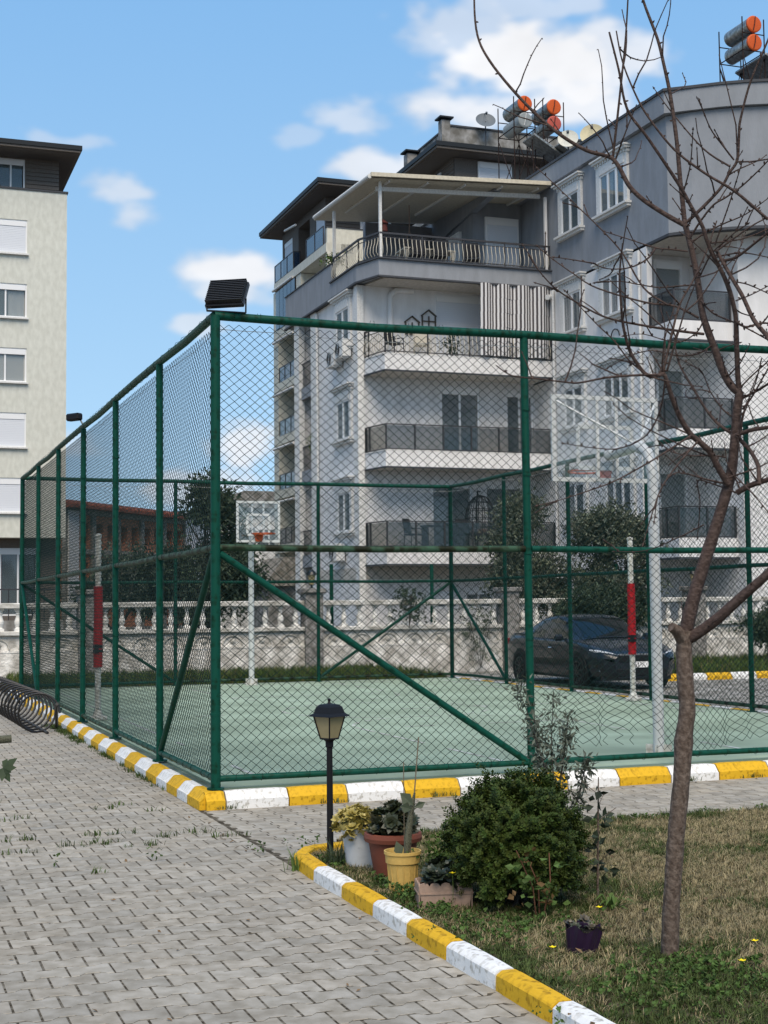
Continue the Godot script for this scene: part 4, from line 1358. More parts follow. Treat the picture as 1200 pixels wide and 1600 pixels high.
func balcony(parent: Node, poly: PackedVector2Array, y: float, fascia: Material) -> MeshInstance3D:
	var b := MB.new()
	b.floorplan(poly, y - 0.46, y + 0.05)
	var o := pb("balcony", b, fascia, parent)
	var c := Vector2.ZERO
	for p in poly:
		c += p / poly.size()
	var inner := PackedVector2Array()
	var outer := PackedVector2Array()
	for p in poly:
		inner.append(c + (p - c) * 0.955)
		outer.append(p + (p - c).normalized() * 0.025)
	b = MB.new()
	b.floorplan(inner, y - 0.475, y - 0.462)
	pb("soffit", b, M.soffit, o)
	b = MB.new()
	b.floorplan(outer, y + 0.052, y + 0.09)
	pb("edge_trim", b, M.dark_trim if fascia == M.grey_wall else M.white_trim, o)
	var lip := MB.new()
	var pts := []
	for p in poly:
		pts.append(Vector3(p.x, 0, p.y))
	poly_line(lip, pts, y - 0.50, y - 0.455, 0.07)
	pb("drip_edge", lip, M.dark_trim, o)
	return o

func dining_chair(label: String, at: Vector3, turn: float, m: Material) -> void:
	var t := thing("balcony_chair", label, "chair", at, turn, "chairs on the balconies")
	var b := MB.new()
	b.cbox(Vector3(0, 0.43, 0), Vector3(0.48, 0.05, 0.46), 0.012)
	pb("seat", b, m, t)
	b = MB.new()
	b.cbox(Vector3(0, 0.72, -0.24), Vector3(0.48, 0.5, 0.04), 0.015, Basis(Vector3.RIGHT, -0.15))
	pb("backrest", b, m, t)
	for sx in [-1.0, 1.0]:
		b = MB.new()
		b.tube([Vector3(sx * 0.24, 0.64, -0.24), Vector3(sx * 0.25, 0.64, 0.1), Vector3(sx * 0.24, 0.6, 0.2)], [0.018], 6)
		pb("armrest", b, m, t)
		for sz in [-1.0, 1.0]:
			b = MB.new()
			b.rod(Vector3(sx * 0.25, 0, sz * 0.22), Vector3(sx * 0.23, 0.62 if sz > 0 else 0.45, sz * 0.2), 0.016, 6)
			pb("leg", b, m, t)

func grey_apartment() -> void:
	var t := thing("apartment_building", "lilac and grey apartment block with balconies, canopy terrace and white trimmed windows", "building", Vector3.ZERO)
	var X0 := 12.64
	var XW := 19.13
	var ZB := -31.25
	var ZW := -32.71
	var F := [0.3, 3.47, 6.64, 9.81, 12.97]
	var b := MB.new()
	HOLES.clear()
	b.span(Vector3(X0, -0.05, -40.1), Vector3(XW, 12.42, -39.5))
	pb("rear_wall", b, M.lilac_wall, t)
	for q in [[-32.95, -32.60], [-37.9, -37.3], [-40.05, -39.4]]:
		b = MB.new()
		b.span(Vector3(X0 - 0.09, -0.05, q[0]), Vector3(X0 + 0.14, 12.40, q[1]))
		pb("pilaster", b, M.white_trim, t)
	# wing
	b = MB.new()
	b.floorplan(PackedVector2Array([Vector2(XW + 2.4, -41), Vector2(XW + 2.4, -25.8), Vector2(21.1, -25.8), Vector2(21.1, -23.2), Vector2(22.2, -22.75), Vector2(23.6, -22.45), Vector2(25.2, -22.4), Vector2(27.2, -22.8), Vector2(29, -23.8), Vector2(30, -25.2), Vector2(30, -41)]), -0.05, 12.42)
	pb("wing_wall", b, M.lilac_wall, t)
	var bow := PackedVector2Array([Vector2(XW, -41), Vector2(XW, -23.72), Vector2(19.62, -23.2), Vector2(20.23, -22.72), Vector2(20.85, -22.33), Vector2(21.49, -22.03), Vector2(22.4, -21.75), Vector2(23.5, -21.6), Vector2(24.8, -21.62), Vector2(26.2, -21.9), Vector2(27.8, -22.6), Vector2(29.3, -23.8), Vector2(30.2, -25.4), Vector2(30.2, -41)])
	b = MB.new()
	var front := bow.duplicate()
	front[0] = Vector2(XW + 2.4, -41)
	front.append(Vector2(XW + 2.4, -41))
	front[0] = Vector2(XW + 2.4, -23.72)
	b.floorplan(front, 12.44, 15.92)
	pb("top_storey", b, M.grey_wall, t)
	var co := PackedVector2Array()
	var co2 := PackedVector2Array()
	for p in bow:
		var d := (p - Vector2(24.5, -34)).normalized()
		co.append(p + Vector2(-0.16 if p.x < 19.3 else 0.0, 0.16 if p.y > -26 else 0.0))
		co2.append(p + Vector2(-0.21 if p.x < 19.3 else 0.0, 0.21 if p.y > -26 else 0.0))
	b = MB.new()
	b.floorplan(co, 15.94, 16.58)
	pb("cornice", b, M.grey_wall, t)
	b = MB.new()
	b.floorplan(co2, 16.582, 16.66)
	pb("roof_flashing", b, M.dark_trim, t)
	b = MB.new()
	b.floorplan(bow, 12.36, 12.438)
	pb("storey_drip", b, M.dark_trim, t)
	b = MB.new()
	b.floorplan(PackedVector2Array([Vector2(XW + 0.1, -25.8), Vector2(XW + 0.1, -23.85), Vector2(20.3, -22.95), Vector2(21.2, -22.35), Vector2(21.2, -25.8)]), 12.34, 12.358)
	pb("overhang_soffit", b, M.soffit, t)
	# lower ground band under the first floor
	b = MB.new()
	b.span(Vector3(X0 - 0.03, 2.55, -37.3), Vector3(XW, 2.95, ZW + 0.03))
	pb("string_course", b, M.soffit, t)
	# windows of the left face and of the wing
	for f in [1, 2, 3]:
		ornate_window(t, Transform3D(LEFT_FACE, Vector3(X0, F[f] + 0.72, -34.25)), 1.75, 1.86, 2, false)
	for f in [1, 2, 3, 4]:
		var sy: float = F[f] + 0.86 + (0.16 if f == 4 else 0.0)
		ornate_window(t, Transform3D(LEFT_FACE, Vector3(XW, sy, -29.72)), 1.62, 1.78, 2, false)
		ornate_window(t, Transform3D(LEFT_FACE, Vector3(XW, sy, -26.88)), 1.96, 1.78, 3, false)
	inset = -0.14
	# recess balconies of the left face
	for f in [1, 2, 3]:
		b = MB.new()
		b.span(Vector3(X0, F[f] - 0.35, -39.4), Vector3(X0 + 1.1, F[f] + 0.1, -37.9))
		var s := pb("balcony", b, M.grey_wall, t)
		b = MB.new()
		b.span(Vector3(X0 + 0.02, F[f] + 0.98, -39.38), Vector3(X0 + 0.07, F[f] + 1.03, -37.92))
		for k in 12:
			b.rod(Vector3(X0 + 0.045, F[f] + 0.1, -39.3 + k * 0.12), Vector3(X0 + 0.045, F[f] + 1.0, -39.3 + k * 0.12), 0.012, 5)
		pb("iron_railing", b, M.rail_dark, s)
		plain_window(t, Transform3D(LEFT_FACE, Vector3(X0 + 1.1, F[f] + 0.12, -38.65)), 1.1, 2.25, 2, 0.0, "balcony_door")
	# front balconies
	var plan := PackedVector2Array([Vector2(X0 + 0.14, ZW), Vector2(X0 + 0.17, ZW + 0.35), Vector2(13.02, ZB), Vector2(XW, ZB), Vector2(XW, ZW)])
	var rail := [Vector3(X0 + 0.2, 0, ZW + 0.05), Vector3(X0 + 0.22, 0, ZW + 0.36), Vector3(13.06, 0, ZB - 0.06), Vector3(XW - 0.03, 0, ZB - 0.06)]
	for f in [1, 2, 3]:
		var bal := balcony(t, plan, F[f], M.lilac_wall)
		if f == 3:
			bellied_rail(bal, rail, F[f] + 0.09, 0.92, M.rail_cream)
		else:
			glass_rail(bal, rail, F[f] + 0.09, 0.86, M.balcony_pane, M.rail_dark, 1.05)
	# openings behind the balconies
	for q in [[1, 15.95, 1.5, 2.35], [1, 17.9, 1.4, 2.35], [2, 16.3, 1.46, 2.4], [2, 18.55, 1.05, 2.4]]:
		plain_window(t, Transform3D(Basis(), Vector3(q[1], F[q[0]] + 0.1, ZW)), q[2], q[3], 2, 0.0, "balcony_door")
	plain_window(t, Transform3D(Basis(), Vector3(16.55, F[3] + 0.1, ZW)), 2.3, 2.42, 2, 1.0, "balcony_door")
	for q in [[15.7, 0.9, 0.6], [16.9, 1.0, 0.75], [18.2, 1.0, 0.75]]:
		plain_window(t, Transform3D(Basis(), Vector3(q[0], 1.55, ZW)), q[1], q[2], 2, 0.0)
	inset = 0.0
	b = MB.new()
	b.tube([Vector3(13.75, F[3] + 0.1, ZW + 0.06), Vector3(13.75, 12.1, ZW + 0.06), Vector3(13.95, 12.3, ZW + 0.06), Vector3(14.6, 12.34, ZW + 0.06)], [0.11], 8)
	pb("wall_pipe", b, M.lilac_wall, t)
	# terrace slab, parapet and rail
	var tp := PackedVector2Array([Vector2(X0 - 0.16, -41.0), Vector2(X0 - 0.16, ZW + 0.25), Vector2(12.86, ZB - 0.02), Vector2(XW, ZB - 0.02), Vector2(XW, -41.0)])
	b = MB.new()
	b.floorplan(tp, 12.46, 13.0)
	pb("terrace_slab", b, M.grey_wall, t)
	var lip := MB.new()
	poly_line(lip, [Vector3(X0 - 0.16, 0, -41.0), Vector3(X0 - 0.16, 0, ZW + 0.25), Vector3(12.86, 0, ZB - 0.02), Vector3(XW, 0, ZB - 0.02)], 12.40, 12.456, 0.1)
	pb("terrace_drip", lip, M.dark_trim, t)
	lip = MB.new()
	poly_line(lip, [Vector3(X0 - 0.14, 0, -35.2), Vector3(X0 - 0.14, 0, ZW + 0.25), Vector3(12.88, 0, ZB - 0.02), Vector3(XW, 0, ZB - 0.02)], 13.002, 13.05, 0.16)
	pb("terrace_coping", lip, M.dark_trim, t)
	b = MB.new()
	b.floorplan(PackedVector2Array([Vector2(X0 + 0.2, ZW), Vector2(X0 + 0.25, ZW + 0.3), Vector2(13.1, ZB - 0.14), Vector2(XW, ZB - 0.14), Vector2(XW, ZW)]), 12.40, 12.445)
	pb("terrace_soffit", b, M.soffit, t)
	b = MB.new()
	b.span(Vector3(X0 - 0.155, 13.0, -40.95), Vector3(X0 + 0.03, 13.68, -35.2))
	pb("parapet", b, M.grey_wall, t)
	b = MB.new()
	b.span(Vector3(X0 - 0.19, 13.682, -41.0), Vector3(X0 + 0.06, 13.72, -35.18))
	pb("parapet_coping", b, M.dark_trim, t)
	bellied_rail(t, [Vector3(X0 - 0.08, 0, -35.15), Vector3(X0 - 0.08, 0, ZW + 0.28), Vector3(12.92, 0, ZB - 0.08), Vector3(XW - 0.03, 0, ZB - 0.08)], 13.05, 0.86, M.rail_cream)
	# rooms behind the terrace
	b = MB.new()
	b.span(Vector3(17.25, 13.0, -40.5), Vector3(XW, 16.2, -33.6))
	pb("terrace_room", b, M.grey_wall, t)
	b = MB.new()
	b.span(Vector3(14.5, 13.0, -37.5), Vector3(17.25, 15.9, -37.21))
	pb("terrace_back_wall", b, M.grey_wall, t)
	b = MB.new()
	b.span(Vector3(17.1, 16.2, -40.6), Vector3(XW, 16.45, -33.4))
	pb("flat_roof", b, M.roof_grey, t)
	b = MB.new()
	b.prism(PackedVector2Array([Vector2(-37.2, 15.1), Vector2(-33.6, 15.5), Vector2(-31.5, 15.72), Vector2(-31.5, 15.84), Vector2(-33.6, 16.18), Vector2(-37.2, 16.18)]), 17.15, 17.40, Transform3D(Basis(Vector3(0, 0, 1), Vector3(0, 1, 0), Vector3(1, 0, 0)), Vector3.ZERO))
	pb("bracket_beam", b, M.grey_wall, t)
	plain_window(t, Transform3D(Basis(), Vector3(18.35, 13.05, -33.6)), 1.3, 2.35, 2, 1.0, "terrace_door")
	plain_window(t, Transform3D(LEFT_FACE, Vector3(17.25, 13.05, -35.3)), 1.4, 2.05, 2, 0.9, "terrace_door")
	# canopy over the terrace
	b = MB.new()
	var sh := Transform3D(Basis(), Vector3.ZERO)
	b.quad(Vector3(12.5, 15.62, -30.95), Vector3(18.95, 15.92, -30.95), Vector3(18.95, 16.19, -37.2), Vector3(12.5, 15.85, -37.2))
	b.quad(Vector3(12.5, 15.56, -30.95), Vector3(12.5, 15.79, -37.2), Vector3(18.95, 16.13, -37.2), Vector3(18.95, 15.86, -30.95))
	b.quad(Vector3(12.5, 15.79, -37.2), Vector3(12.5, 15.56, -30.95), Vector3(12.5, 15.62, -30.95), Vector3(12.5, 15.85, -37.2))
	var can := pb("canopy", b, M.awning_cream, t)
	b = MB.new()
	var fr := Basis(Vector3(6.45, 0.30, 0).normalized(), Vector3(-0.30, 6.45, 0).normalized(), Vector3.BACK)
	b.box(Vector3(15.72, 15.80, -30.88), Vector3(6.5, 0.13, 0.1), fr)
	pb("canopy_fascia", b, M.awning_cream, can)
	b = MB.new()
	b.rod(Vector3(12.44, 15.60, -30.9), Vector3(12.44, 15.82, -36.95), 0.075, 8)
	pb("canopy_gutter", b, M.white_trim, can)
	b = MB.new()
	for i in 5:
		var x := 13.2 + i * 1.35
		var y0 := 15.58 + (x - 12.5) * 0.046
		b.box(Vector3(x, y0 + 0.06, -33.4), Vector3(0.06, 0.1, 4.6), Basis(Vector3.RIGHT, 0.04))
	pb("canopy_joists", b, M.white_trim, can)
	b = MB.new()
	b.box(Vector3(15.9, 15.55, -31.6), Vector3(6.0, 0.14, 0.1), fr)
	pb("canopy_beam", b, M.white_trim, can)
	for q in [Vector3(12.95, 13.05, -31.35), Vector3(12.62, 13.7, -35.2), Vector3(18.98, 13.05, -31.35)]:
		b = MB.new()
		b.box(Vector3(q.x, (q.y + 15.6) * 0.5, q.z), Vector3(0.09, 15.6 - q.y, 0.09))
		pb("canopy_post", b, M.white_trim if q.x < 18 else M.lilac_wall, t)
	# striped curtain on the third floor balcony
	var cu := thing("striped_curtain", "black and white striped sun curtain hanging on the third floor balcony", "curtain", Vector3(16.42, 9.98, -31.2))
	var n := 43
	for i in n:
		var s := MB.new()
		for k in 5:
			var y0 := k * 0.49
			var sw := 0.04 * (1.0 - k / 5.0)
			var u0 := i * 2.68 / n
			var u1 := (i + 1) * 2.68 / n
			var z0 := 0.075 * sin(u0 * 9.0) + sw * sin(u0 * 4.0)
			var z1 := 0.075 * sin(u1 * 9.0) + sw * sin(u1 * 4.0)
			s.quad(Vector3(u0 + 0.008 * k, y0, z0), Vector3(u1 + 0.008 * k, y0, z1), Vector3(u1 + 0.008 * (k - 0.0), y0 + 0.49, z1), Vector3(u0 + 0.008 * k, y0 + 0.49, z0))
		pb("stripe", s, M.stripe_white if i % 2 == 0 else M.stripe_black, cu)
	# house shaped wall ornaments
	for q in [[Vector3(15.16, 11.1, ZW + 0.04), 0.5, "larger house shaped wooden ornament with four panes on the balcony wall"], [Vector3(14.55, 10.85, ZW + 0.04), 0.5, "smaller house shaped wooden ornament on the balcony wall"]]:
		var d := MB.new()
		var s: float = q[1]
		for e in [[Vector3(0, 0, 0), Vector3(s, 0.04, 0.05)], [Vector3(0, s * 0.45, 0), Vector3(s, 0.035, 0.05)], [Vector3(-s * 0.48, s * 0.4, 0), Vector3(0.04, s * 0.8, 0.05)], [Vector3(s * 0.48, s * 0.4, 0), Vector3(0.04, s * 0.8, 0.05)], [Vector3(0, s * 0.4, 0), Vector3(0.035, s * 0.8, 0.05)]]:
			d.box(e[0], e[1])
		for sx in [-1.0, 1.0]:
			d.box(Vector3(sx * s * 0.27, s * 1.02, 0), Vector3(s * 0.72, 0.045, 0.05), Basis(Vector3.BACK, -sx * 0.65))
		tag(pb("house_ornament", d, M.wood_door, self, Transform3D(Basis(), q[0])), q[2], "ornament", "house ornaments on the balcony wall")
	# air conditioners on the left face
	for q in [[Vector3(X0 - 0.22, 9.95, -34.7), "upper air conditioner box between windows on the left face"], [Vector3(X0 - 0.22, 10.1, -33.75), "second upper air conditioner box beside the first"], [Vector3(X0 - 0.22, 3.2, -34.6), "air conditioner box low on the left face behind the fence"]]:
		var a := thing("air_conditioner", q[1], "air conditioner", q[0], 0.0, "air conditioners on the grey apartment block")
		b = MB.new()
		b.cbox(Vector3(0, 0.3, 0), Vector3(0.32, 0.6, 0.85), 0.02)
		pb("casing", b, M.white_trim, a)
		b = MB.new()
		for r in [0.22, 0.15, 0.08]:
			b.lathe([Vector2(r - 0.012, 0), Vector2(r - 0.012, 0.02), Vector2(r, 0.02), Vector2(r, 0.0)], 14, Transform3D(Basis(Vector3.BACK, PI / 2), Vector3(-0.16, 0.3, -0.1)))
		pb("fan_grille", b, M.rail_dark, a)
		b = MB.new()
		for sz in [-0.3, 0.3]:
			b.box(Vector3(0.0, -0.02, sz), Vector3(0.44, 0.035, 0.04))
		pb("bracket", b, M.white_trim, a)
	# wing balconies
	var wp := PackedVector2Array([Vector2(XW, -25.0), Vector2(XW, -23.56), Vector2(21.09, -23.5), Vector2(21.09, -25.79), Vector2(19.32, -25.79), Vector2(19.32, -25.0)])
	for f in [1, 2, 3]:
		b = MB.new()
		b.floorplan(wp, F[f] - 0.5, F[f] + 0.05)
		var s := pb("balcony", b, M.lilac_wall, t)
		b = MB.new()
		poly_line(b, [Vector3(XW, 0, -25.0), Vector3(XW, 0, -23.56), Vector3(21.09, 0, -23.5)], F[f] - 0.56, F[f] - 0.5, 0.08)
		pb("drip_edge", b, M.dark_trim, s)
		glass_rail(s, [Vector3(XW + 0.05, 0, -24.95), Vector3(XW + 0.05, 0, -23.62), Vector3(21.04, 0, -23.56)], F[f] + 0.06, 0.92, M.balcony_pane, M.rail_dark, 0.8)
		plain_window(t, Transform3D(Basis(), Vector3(20.3, F[f] + 0.08, -25.8)), 1.0, 2.3, 1, 0.0, "balcony_door", 1)
	# walls, now that every opening is known
	pierced("side_wall", M.lilac_wall, t, Transform3D(LEFT_FACE, Vector3(X0, 0, 0)), -37.55, ZW, -0.05, 12.42, 2.4, 2.0)
	pierced("front_wall", M.lilac_wall, t, Transform3D(Basis(), Vector3(0, 0, ZW)), X0 + 2.4, XW, -0.05, 12.42, 2.4, 2.2)
	pierced("recess_wall", M.grey_wall, t, Transform3D(LEFT_FACE, Vector3(X0 + 1.1, 0, 0)), -39.5, -37.55, -0.05, 12.42, 3.0, 2.0)
	pierced("wing_side_wall", M.lilac_wall, t, Transform3D(LEFT_FACE, Vector3(XW, 0, 0)), -41.0, -25.8, -0.05, 12.42, 2.4, 2.0)
	pierced("top_side_wall", M.grey_wall, t, Transform3D(LEFT_FACE, Vector3(XW, 0, 0)), -41.0, -23.72, 12.44, 15.92, 2.4, 2.0)
	b = MB.new()
	b.span(Vector3(XW, -0.05, -25.8), Vector3(XW + 0.18, 12.42, -25.0))
	pb("wing_return_wall", b, M.lilac_wall, t)
	for q in [[Vector3(XW - 0.07, 0, -31.05), 12.3], [Vector3(XW - 0.07, 0, -25.35), 12.3], [Vector3(X0 - 0.08, 0, -37.15), 12.3], [Vector3(22.9, 0, -22.5), 12.4]]:
		b = MB.new()
		b.rod(q[0], q[0] + Vector3.UP * q[1], 0.05, 8)
		for k in 5:
			b.rod(q[0] + Vector3.UP * (1.2 + k * 2.5), q[0] + Vector3.UP * (1.28 + k * 2.5), 0.062, 8)
		pb("drain_pipe", b, M.white_trim, t)
	# security camera and wall lamp bracket
	b = MB.new()
	b.rod(Vector3(XW - 0.3, 12.05, -31.0), Vector3(XW - 0.05, 12.1, -31.2), 0.09, 10)
	pb("wall_camera", b, M.white_trim, t)
	b = MB.new()
	var curl := []
	for k in 12:
		var a := k * 0.5
		curl.append(Vector3(XW - 0.05 - 0.02 * k * 0.2, 9.95 + sin(a) * 0.28 * (1.0 - k * 0.04), -26.9 + cos(a) * 0.28 * (1.0 - k * 0.04)))
	b.tube(curl, [0.022], 5)
	pb("scroll_bracket", b, M.rail_dark, t)
	# things on the terrace and balconies
	var tb := thing("terrace_table", "dark table with pale legs on the canopy terrace", "table", Vector3(15.2, 13.05, -33.0))
	b = MB.new()
	b.cbox(Vector3(0, 0.74, 0), Vector3(1.9, 0.06, 0.9), 0.015)
	pb("table_top", b, M.rail_cream, tb)
	for sx in [-1.0, 1.0]:
		for sz in [-1.0, 1.0]:
			b = MB.new()
			b.box(Vector3(sx * 0.85, 0.36, sz * 0.38), Vector3(0.09, 0.71, 0.09))
			pb("leg", b, M.rail_cream, tb)
	for q in [[Vector3(14.6, 13.05, -32.3), PI, "dark chair on the left of the terrace table"], [Vector3(15.4, 13.05, -32.3), PI, "dark chair in the middle of the terrace"], [Vector3(16.7, 13.05, -32.4), 2.6, "dark lounge chair on the right of the terrace"]]:
		dining_chair(q[2], q[0], q[1], M.wicker)
	dining_chair("dark chair at the left end of the third floor balcony", Vector3(13.6, F[3] + 0.1, -31.9), 0.5, M.wicker)
	dining_chair("pale chair in the middle of the third floor balcony", Vector3(14.6, F[3] + 0.1, -31.95), -0.3, M.rail_cream)
	leafy("balcony_plant", "potted plant behind the railing of the third floor balcony", "plant", Vector3(15.6, F[3] + 0.1, -31.7), 0.75, 0.35, 60, M.leaf_dark, 33)
	dining_chair("dark armchair on the left of the first floor balcony", Vector3(14.2, F[1] + 0.1, -31.9), 0.7, M.wicker)
	dining_chair("dark chair in front of the egg chair on the first floor balcony", Vector3(16.0, F[1] + 0.1, -31.7), 0.2, M.wicker)
	var bt := thing("balcony_table", "dark table on the first floor balcony", "table", Vector3(15.1, F[1] + 0.1, -31.9))
	b = MB.new()
	b.cbox(Vector3(0, 0.72, 0), Vector3(1.1, 0.05, 0.6), 0.01)
	pb("table_top", b, M.wicker, bt)
	for sx in [-1.0, 1.0]:
		b = MB.new()
		b.box(Vector3(sx * 0.48, 0.35, 0), Vector3(0.06, 0.7, 0.5))
		pb("leg", b, M.wicker, bt)
	# hanging egg chair
	var eg := thing("hanging_egg_chair", "dark wicker egg chair hanging on a stand on the first floor balcony", "egg chair", Vector3(16.65, F[1] + 0.1, -31.95))
	b = MB.new()
	b.tube([Vector3(0.1, 0, -0.5), Vector3(0.1, 1.4, -0.55), Vector3(0.05, 1.95, -0.3), Vector3(0, 1.9, 0)], [0.03], 6)
	b.tube([Vector3(-0.5, 0.02, 0.3), Vector3(0.1, 0.02, -0.5), Vector3(0.6, 0.02, 0.3)], [0.03], 6)
	pb("stand", b, M.rail_dark, eg)
	b = MB.new()
	for k in 14:
		var a := TAU * k / 14.0
		if cos(a) > 0.75 and sin(a) > -0.5 and false:
			continue
		var pts := []
		for j in 9:
			var e := -PI / 2 + PI * j / 8.0
			pts.append(Vector3(cos(a) * cos(e) * 0.52, 1.0 + sin(e) * 0.78, sin(a) * cos(e) * 0.45))
		b.tube(pts, [0.014], 4, false)
	for j in range(1, 8):
		var e := -PI / 2 + PI * j / 8.0
		var pts := []
		for k in 15:
			var a := TAU * k / 14.0
			pts.append(Vector3(cos(a) * cos(e) * 0.52, 1.0 + sin(e) * 0.78, sin(a) * cos(e) * 0.45))
		b.tube(pts, [0.012], 4, false)
	pb("basket", b, M.wicker, eg)
	b = MB.new()
	b.cbox(Vector3(0, 0.5, 0.05), Vector3(0.7, 0.25, 0.55), 0.1)
	pb("cushion", b, M.cushion, eg)
	var ln := thing("red_lantern", "small dark red lantern hanging under the terrace canopy", "lantern", Vector3(13.15, 14.0, -31.6))
	b = MB.new()
	b.lathe([Vector2(0.0, 0.42), Vector2(0.19, 0.26), Vector2(0.13, 0.25), Vector2(0.15, 0.0), Vector2(0.0, 0.0)], 8)
	pb("body", b, M.iron_brown, ln)
	b = MB.new()
	b.rod(Vector3(0, 0.4, 0), Vector3(0, 1.62, 0), 0.008, 4)
	pb("cord", b, M.rail_dark, ln)
	leafy("terrace_plant", "small leafy plant at the left end of the terrace railing", "plant", Vector3(12.75, 13.7, -35.6), 0.5, 0.35, 60, M.leaf_green, 31)
	leafy("balcony_plant", "flowering plant on the recess balcony of the left face", "plant", Vector3(X0 + 0.25, F[2] + 0.4, -38.2), 0.9, 0.4, 80, M.leaf_green, 32)
	var sw := thing("rope_swing", "rope swing hanging under the terrace canopy", "swing", Vector3(15.0, 13.6, -34.0))
	b = MB.new()
	b.rod(Vector3(0, 2.1, 0), Vector3(0, 1.2, 0), 0.02, 5)
	for sx in [-1.0, 1.0]:
		b.rod(Vector3(0, 1.2, 0), Vector3(sx * 0.4, 0, 0), 0.014, 5)
	pb("rope", b, M.cushion, sw)
	b = MB.new()
	b.cbox(Vector3(0, 0, 0), Vector3(0.9, 0.05, 0.4), 0.01)
	pb("seat", b, M.cushion, sw)

func leaf_cluster(sd: int, leaves: int, size: float, r: float, slim: float) -> ArrayMesh:
	var b := MB.new()
	var g := RandomNumberGenerator.new()
	g.seed = sd
	for i in leaves:
		var d := Vector3(g.randfn(0, 1), g.randfn(0, 1) + 0.3, g.randfn(0, 1)).normalized()
		var o := d * r * g.randf_range(0.2, 1.0)
		var t := (d + Vector3(g.randfn(0, 0.5), g.randfn(0, 0.5), g.randfn(0, 0.5))).normalized()
		var s := t.cross(Vector3(g.randfn(0, 1), g.randfn(0, 1), g.randfn(0, 1))).normalized()
		var nn := t.cross(s)
		var l := size * g.randf_range(0.7, 1.25)
		var w := l * slim
		var p1 := o + t * l * 0.45 + s * w + nn * w * 0.3
		var p2 := o + t * l * 0.45 - s * w + nn * w * 0.3
		var e := o + t * l
		b.tri(o, p1, e)
		b.tri(o, e, p2)
	return b.mesh()

func leafy(called: String, label: String, category: String, at: Vector3, h: float, r: float, n: int, m: Material, sd: int) -> void:
	var t := thing(called, label, category, at)
	var g := RandomNumberGenerator.new()
	g.seed = sd
	var b := MB.new()
	for k in 5:
		b.rod(Vector3.ZERO, Vector3(g.randfn(0, r * 0.3), h * 0.8, g.randfn(0, r * 0.3)), 0.008, 4)
	pb("stem", b, M.bark_grey, t)
	var where := []
	var cols := []
	for i in n:
		var p := Vector3(g.randfn(0, r * 0.45), g.randf_range(0.15, 1.0) * h, g.randfn(0, r * 0.45))
		where.append(Transform3D(Basis.from_euler(Vector3(g.randf() * TAU, g.randf() * TAU, g.randf() * TAU)), p))
		var k := g.randf_range(0.6, 1.5)
		cols.append(Color(k, k, k))
	copies("foliage", leaf_cluster(sd, 7, 0.09, 0.06, 0.3), m, where, cols, t)

# ---------- cream neighbours ----------
func cladding(b: MB, x0: float, x1: float, y0: float, y1: float, pitch: float, depth: float) -> void:
	var n := int((y1 - y0) / pitch)
	for i in n:
		var a := y0 + i * (y1 - y0) / n
		var d := y0 + (i + 1) * (y1 - y0) / n
		b.quad(Vector3(x0, a, depth), Vector3(x1, a, depth), Vector3(x1, d - 0.02, 0.01), Vector3(x0, d - 0.02, 0.01))
		b.quad(Vector3(x0, d - 0.02, 0.01), Vector3(x1, d - 0.02, 0.01), Vector3(x1, d, depth), Vector3(x0, d, depth))

func hip_eave(parent: Node, x0: float, x1: float, z0: float, z1: float, y: float, in_m: float) -> void:
	var b := MB.new()
	b.span(Vector3(x0, y, z1), Vector3(x1, y + 0.10, z0))
	pb("eave_board", b, M.brown_cladding, parent)
	b = MB.new()
	b.span(Vector3(x0 - 0.06, y + 0.102, z1), Vector3(x1 + 0.06, y + 0.30, z0 + 0.06))
	pb("roof_edge", b, M.roof_edge, parent)
	b = MB.new()
	b.span(Vector3(x0 + 0.15, y - 0.02, z1 + 0.15), Vector3(x1 - 0.15, y - 0.002, z0 - 0.15))
	pb("soffit", b, M.brown_soffit, parent)

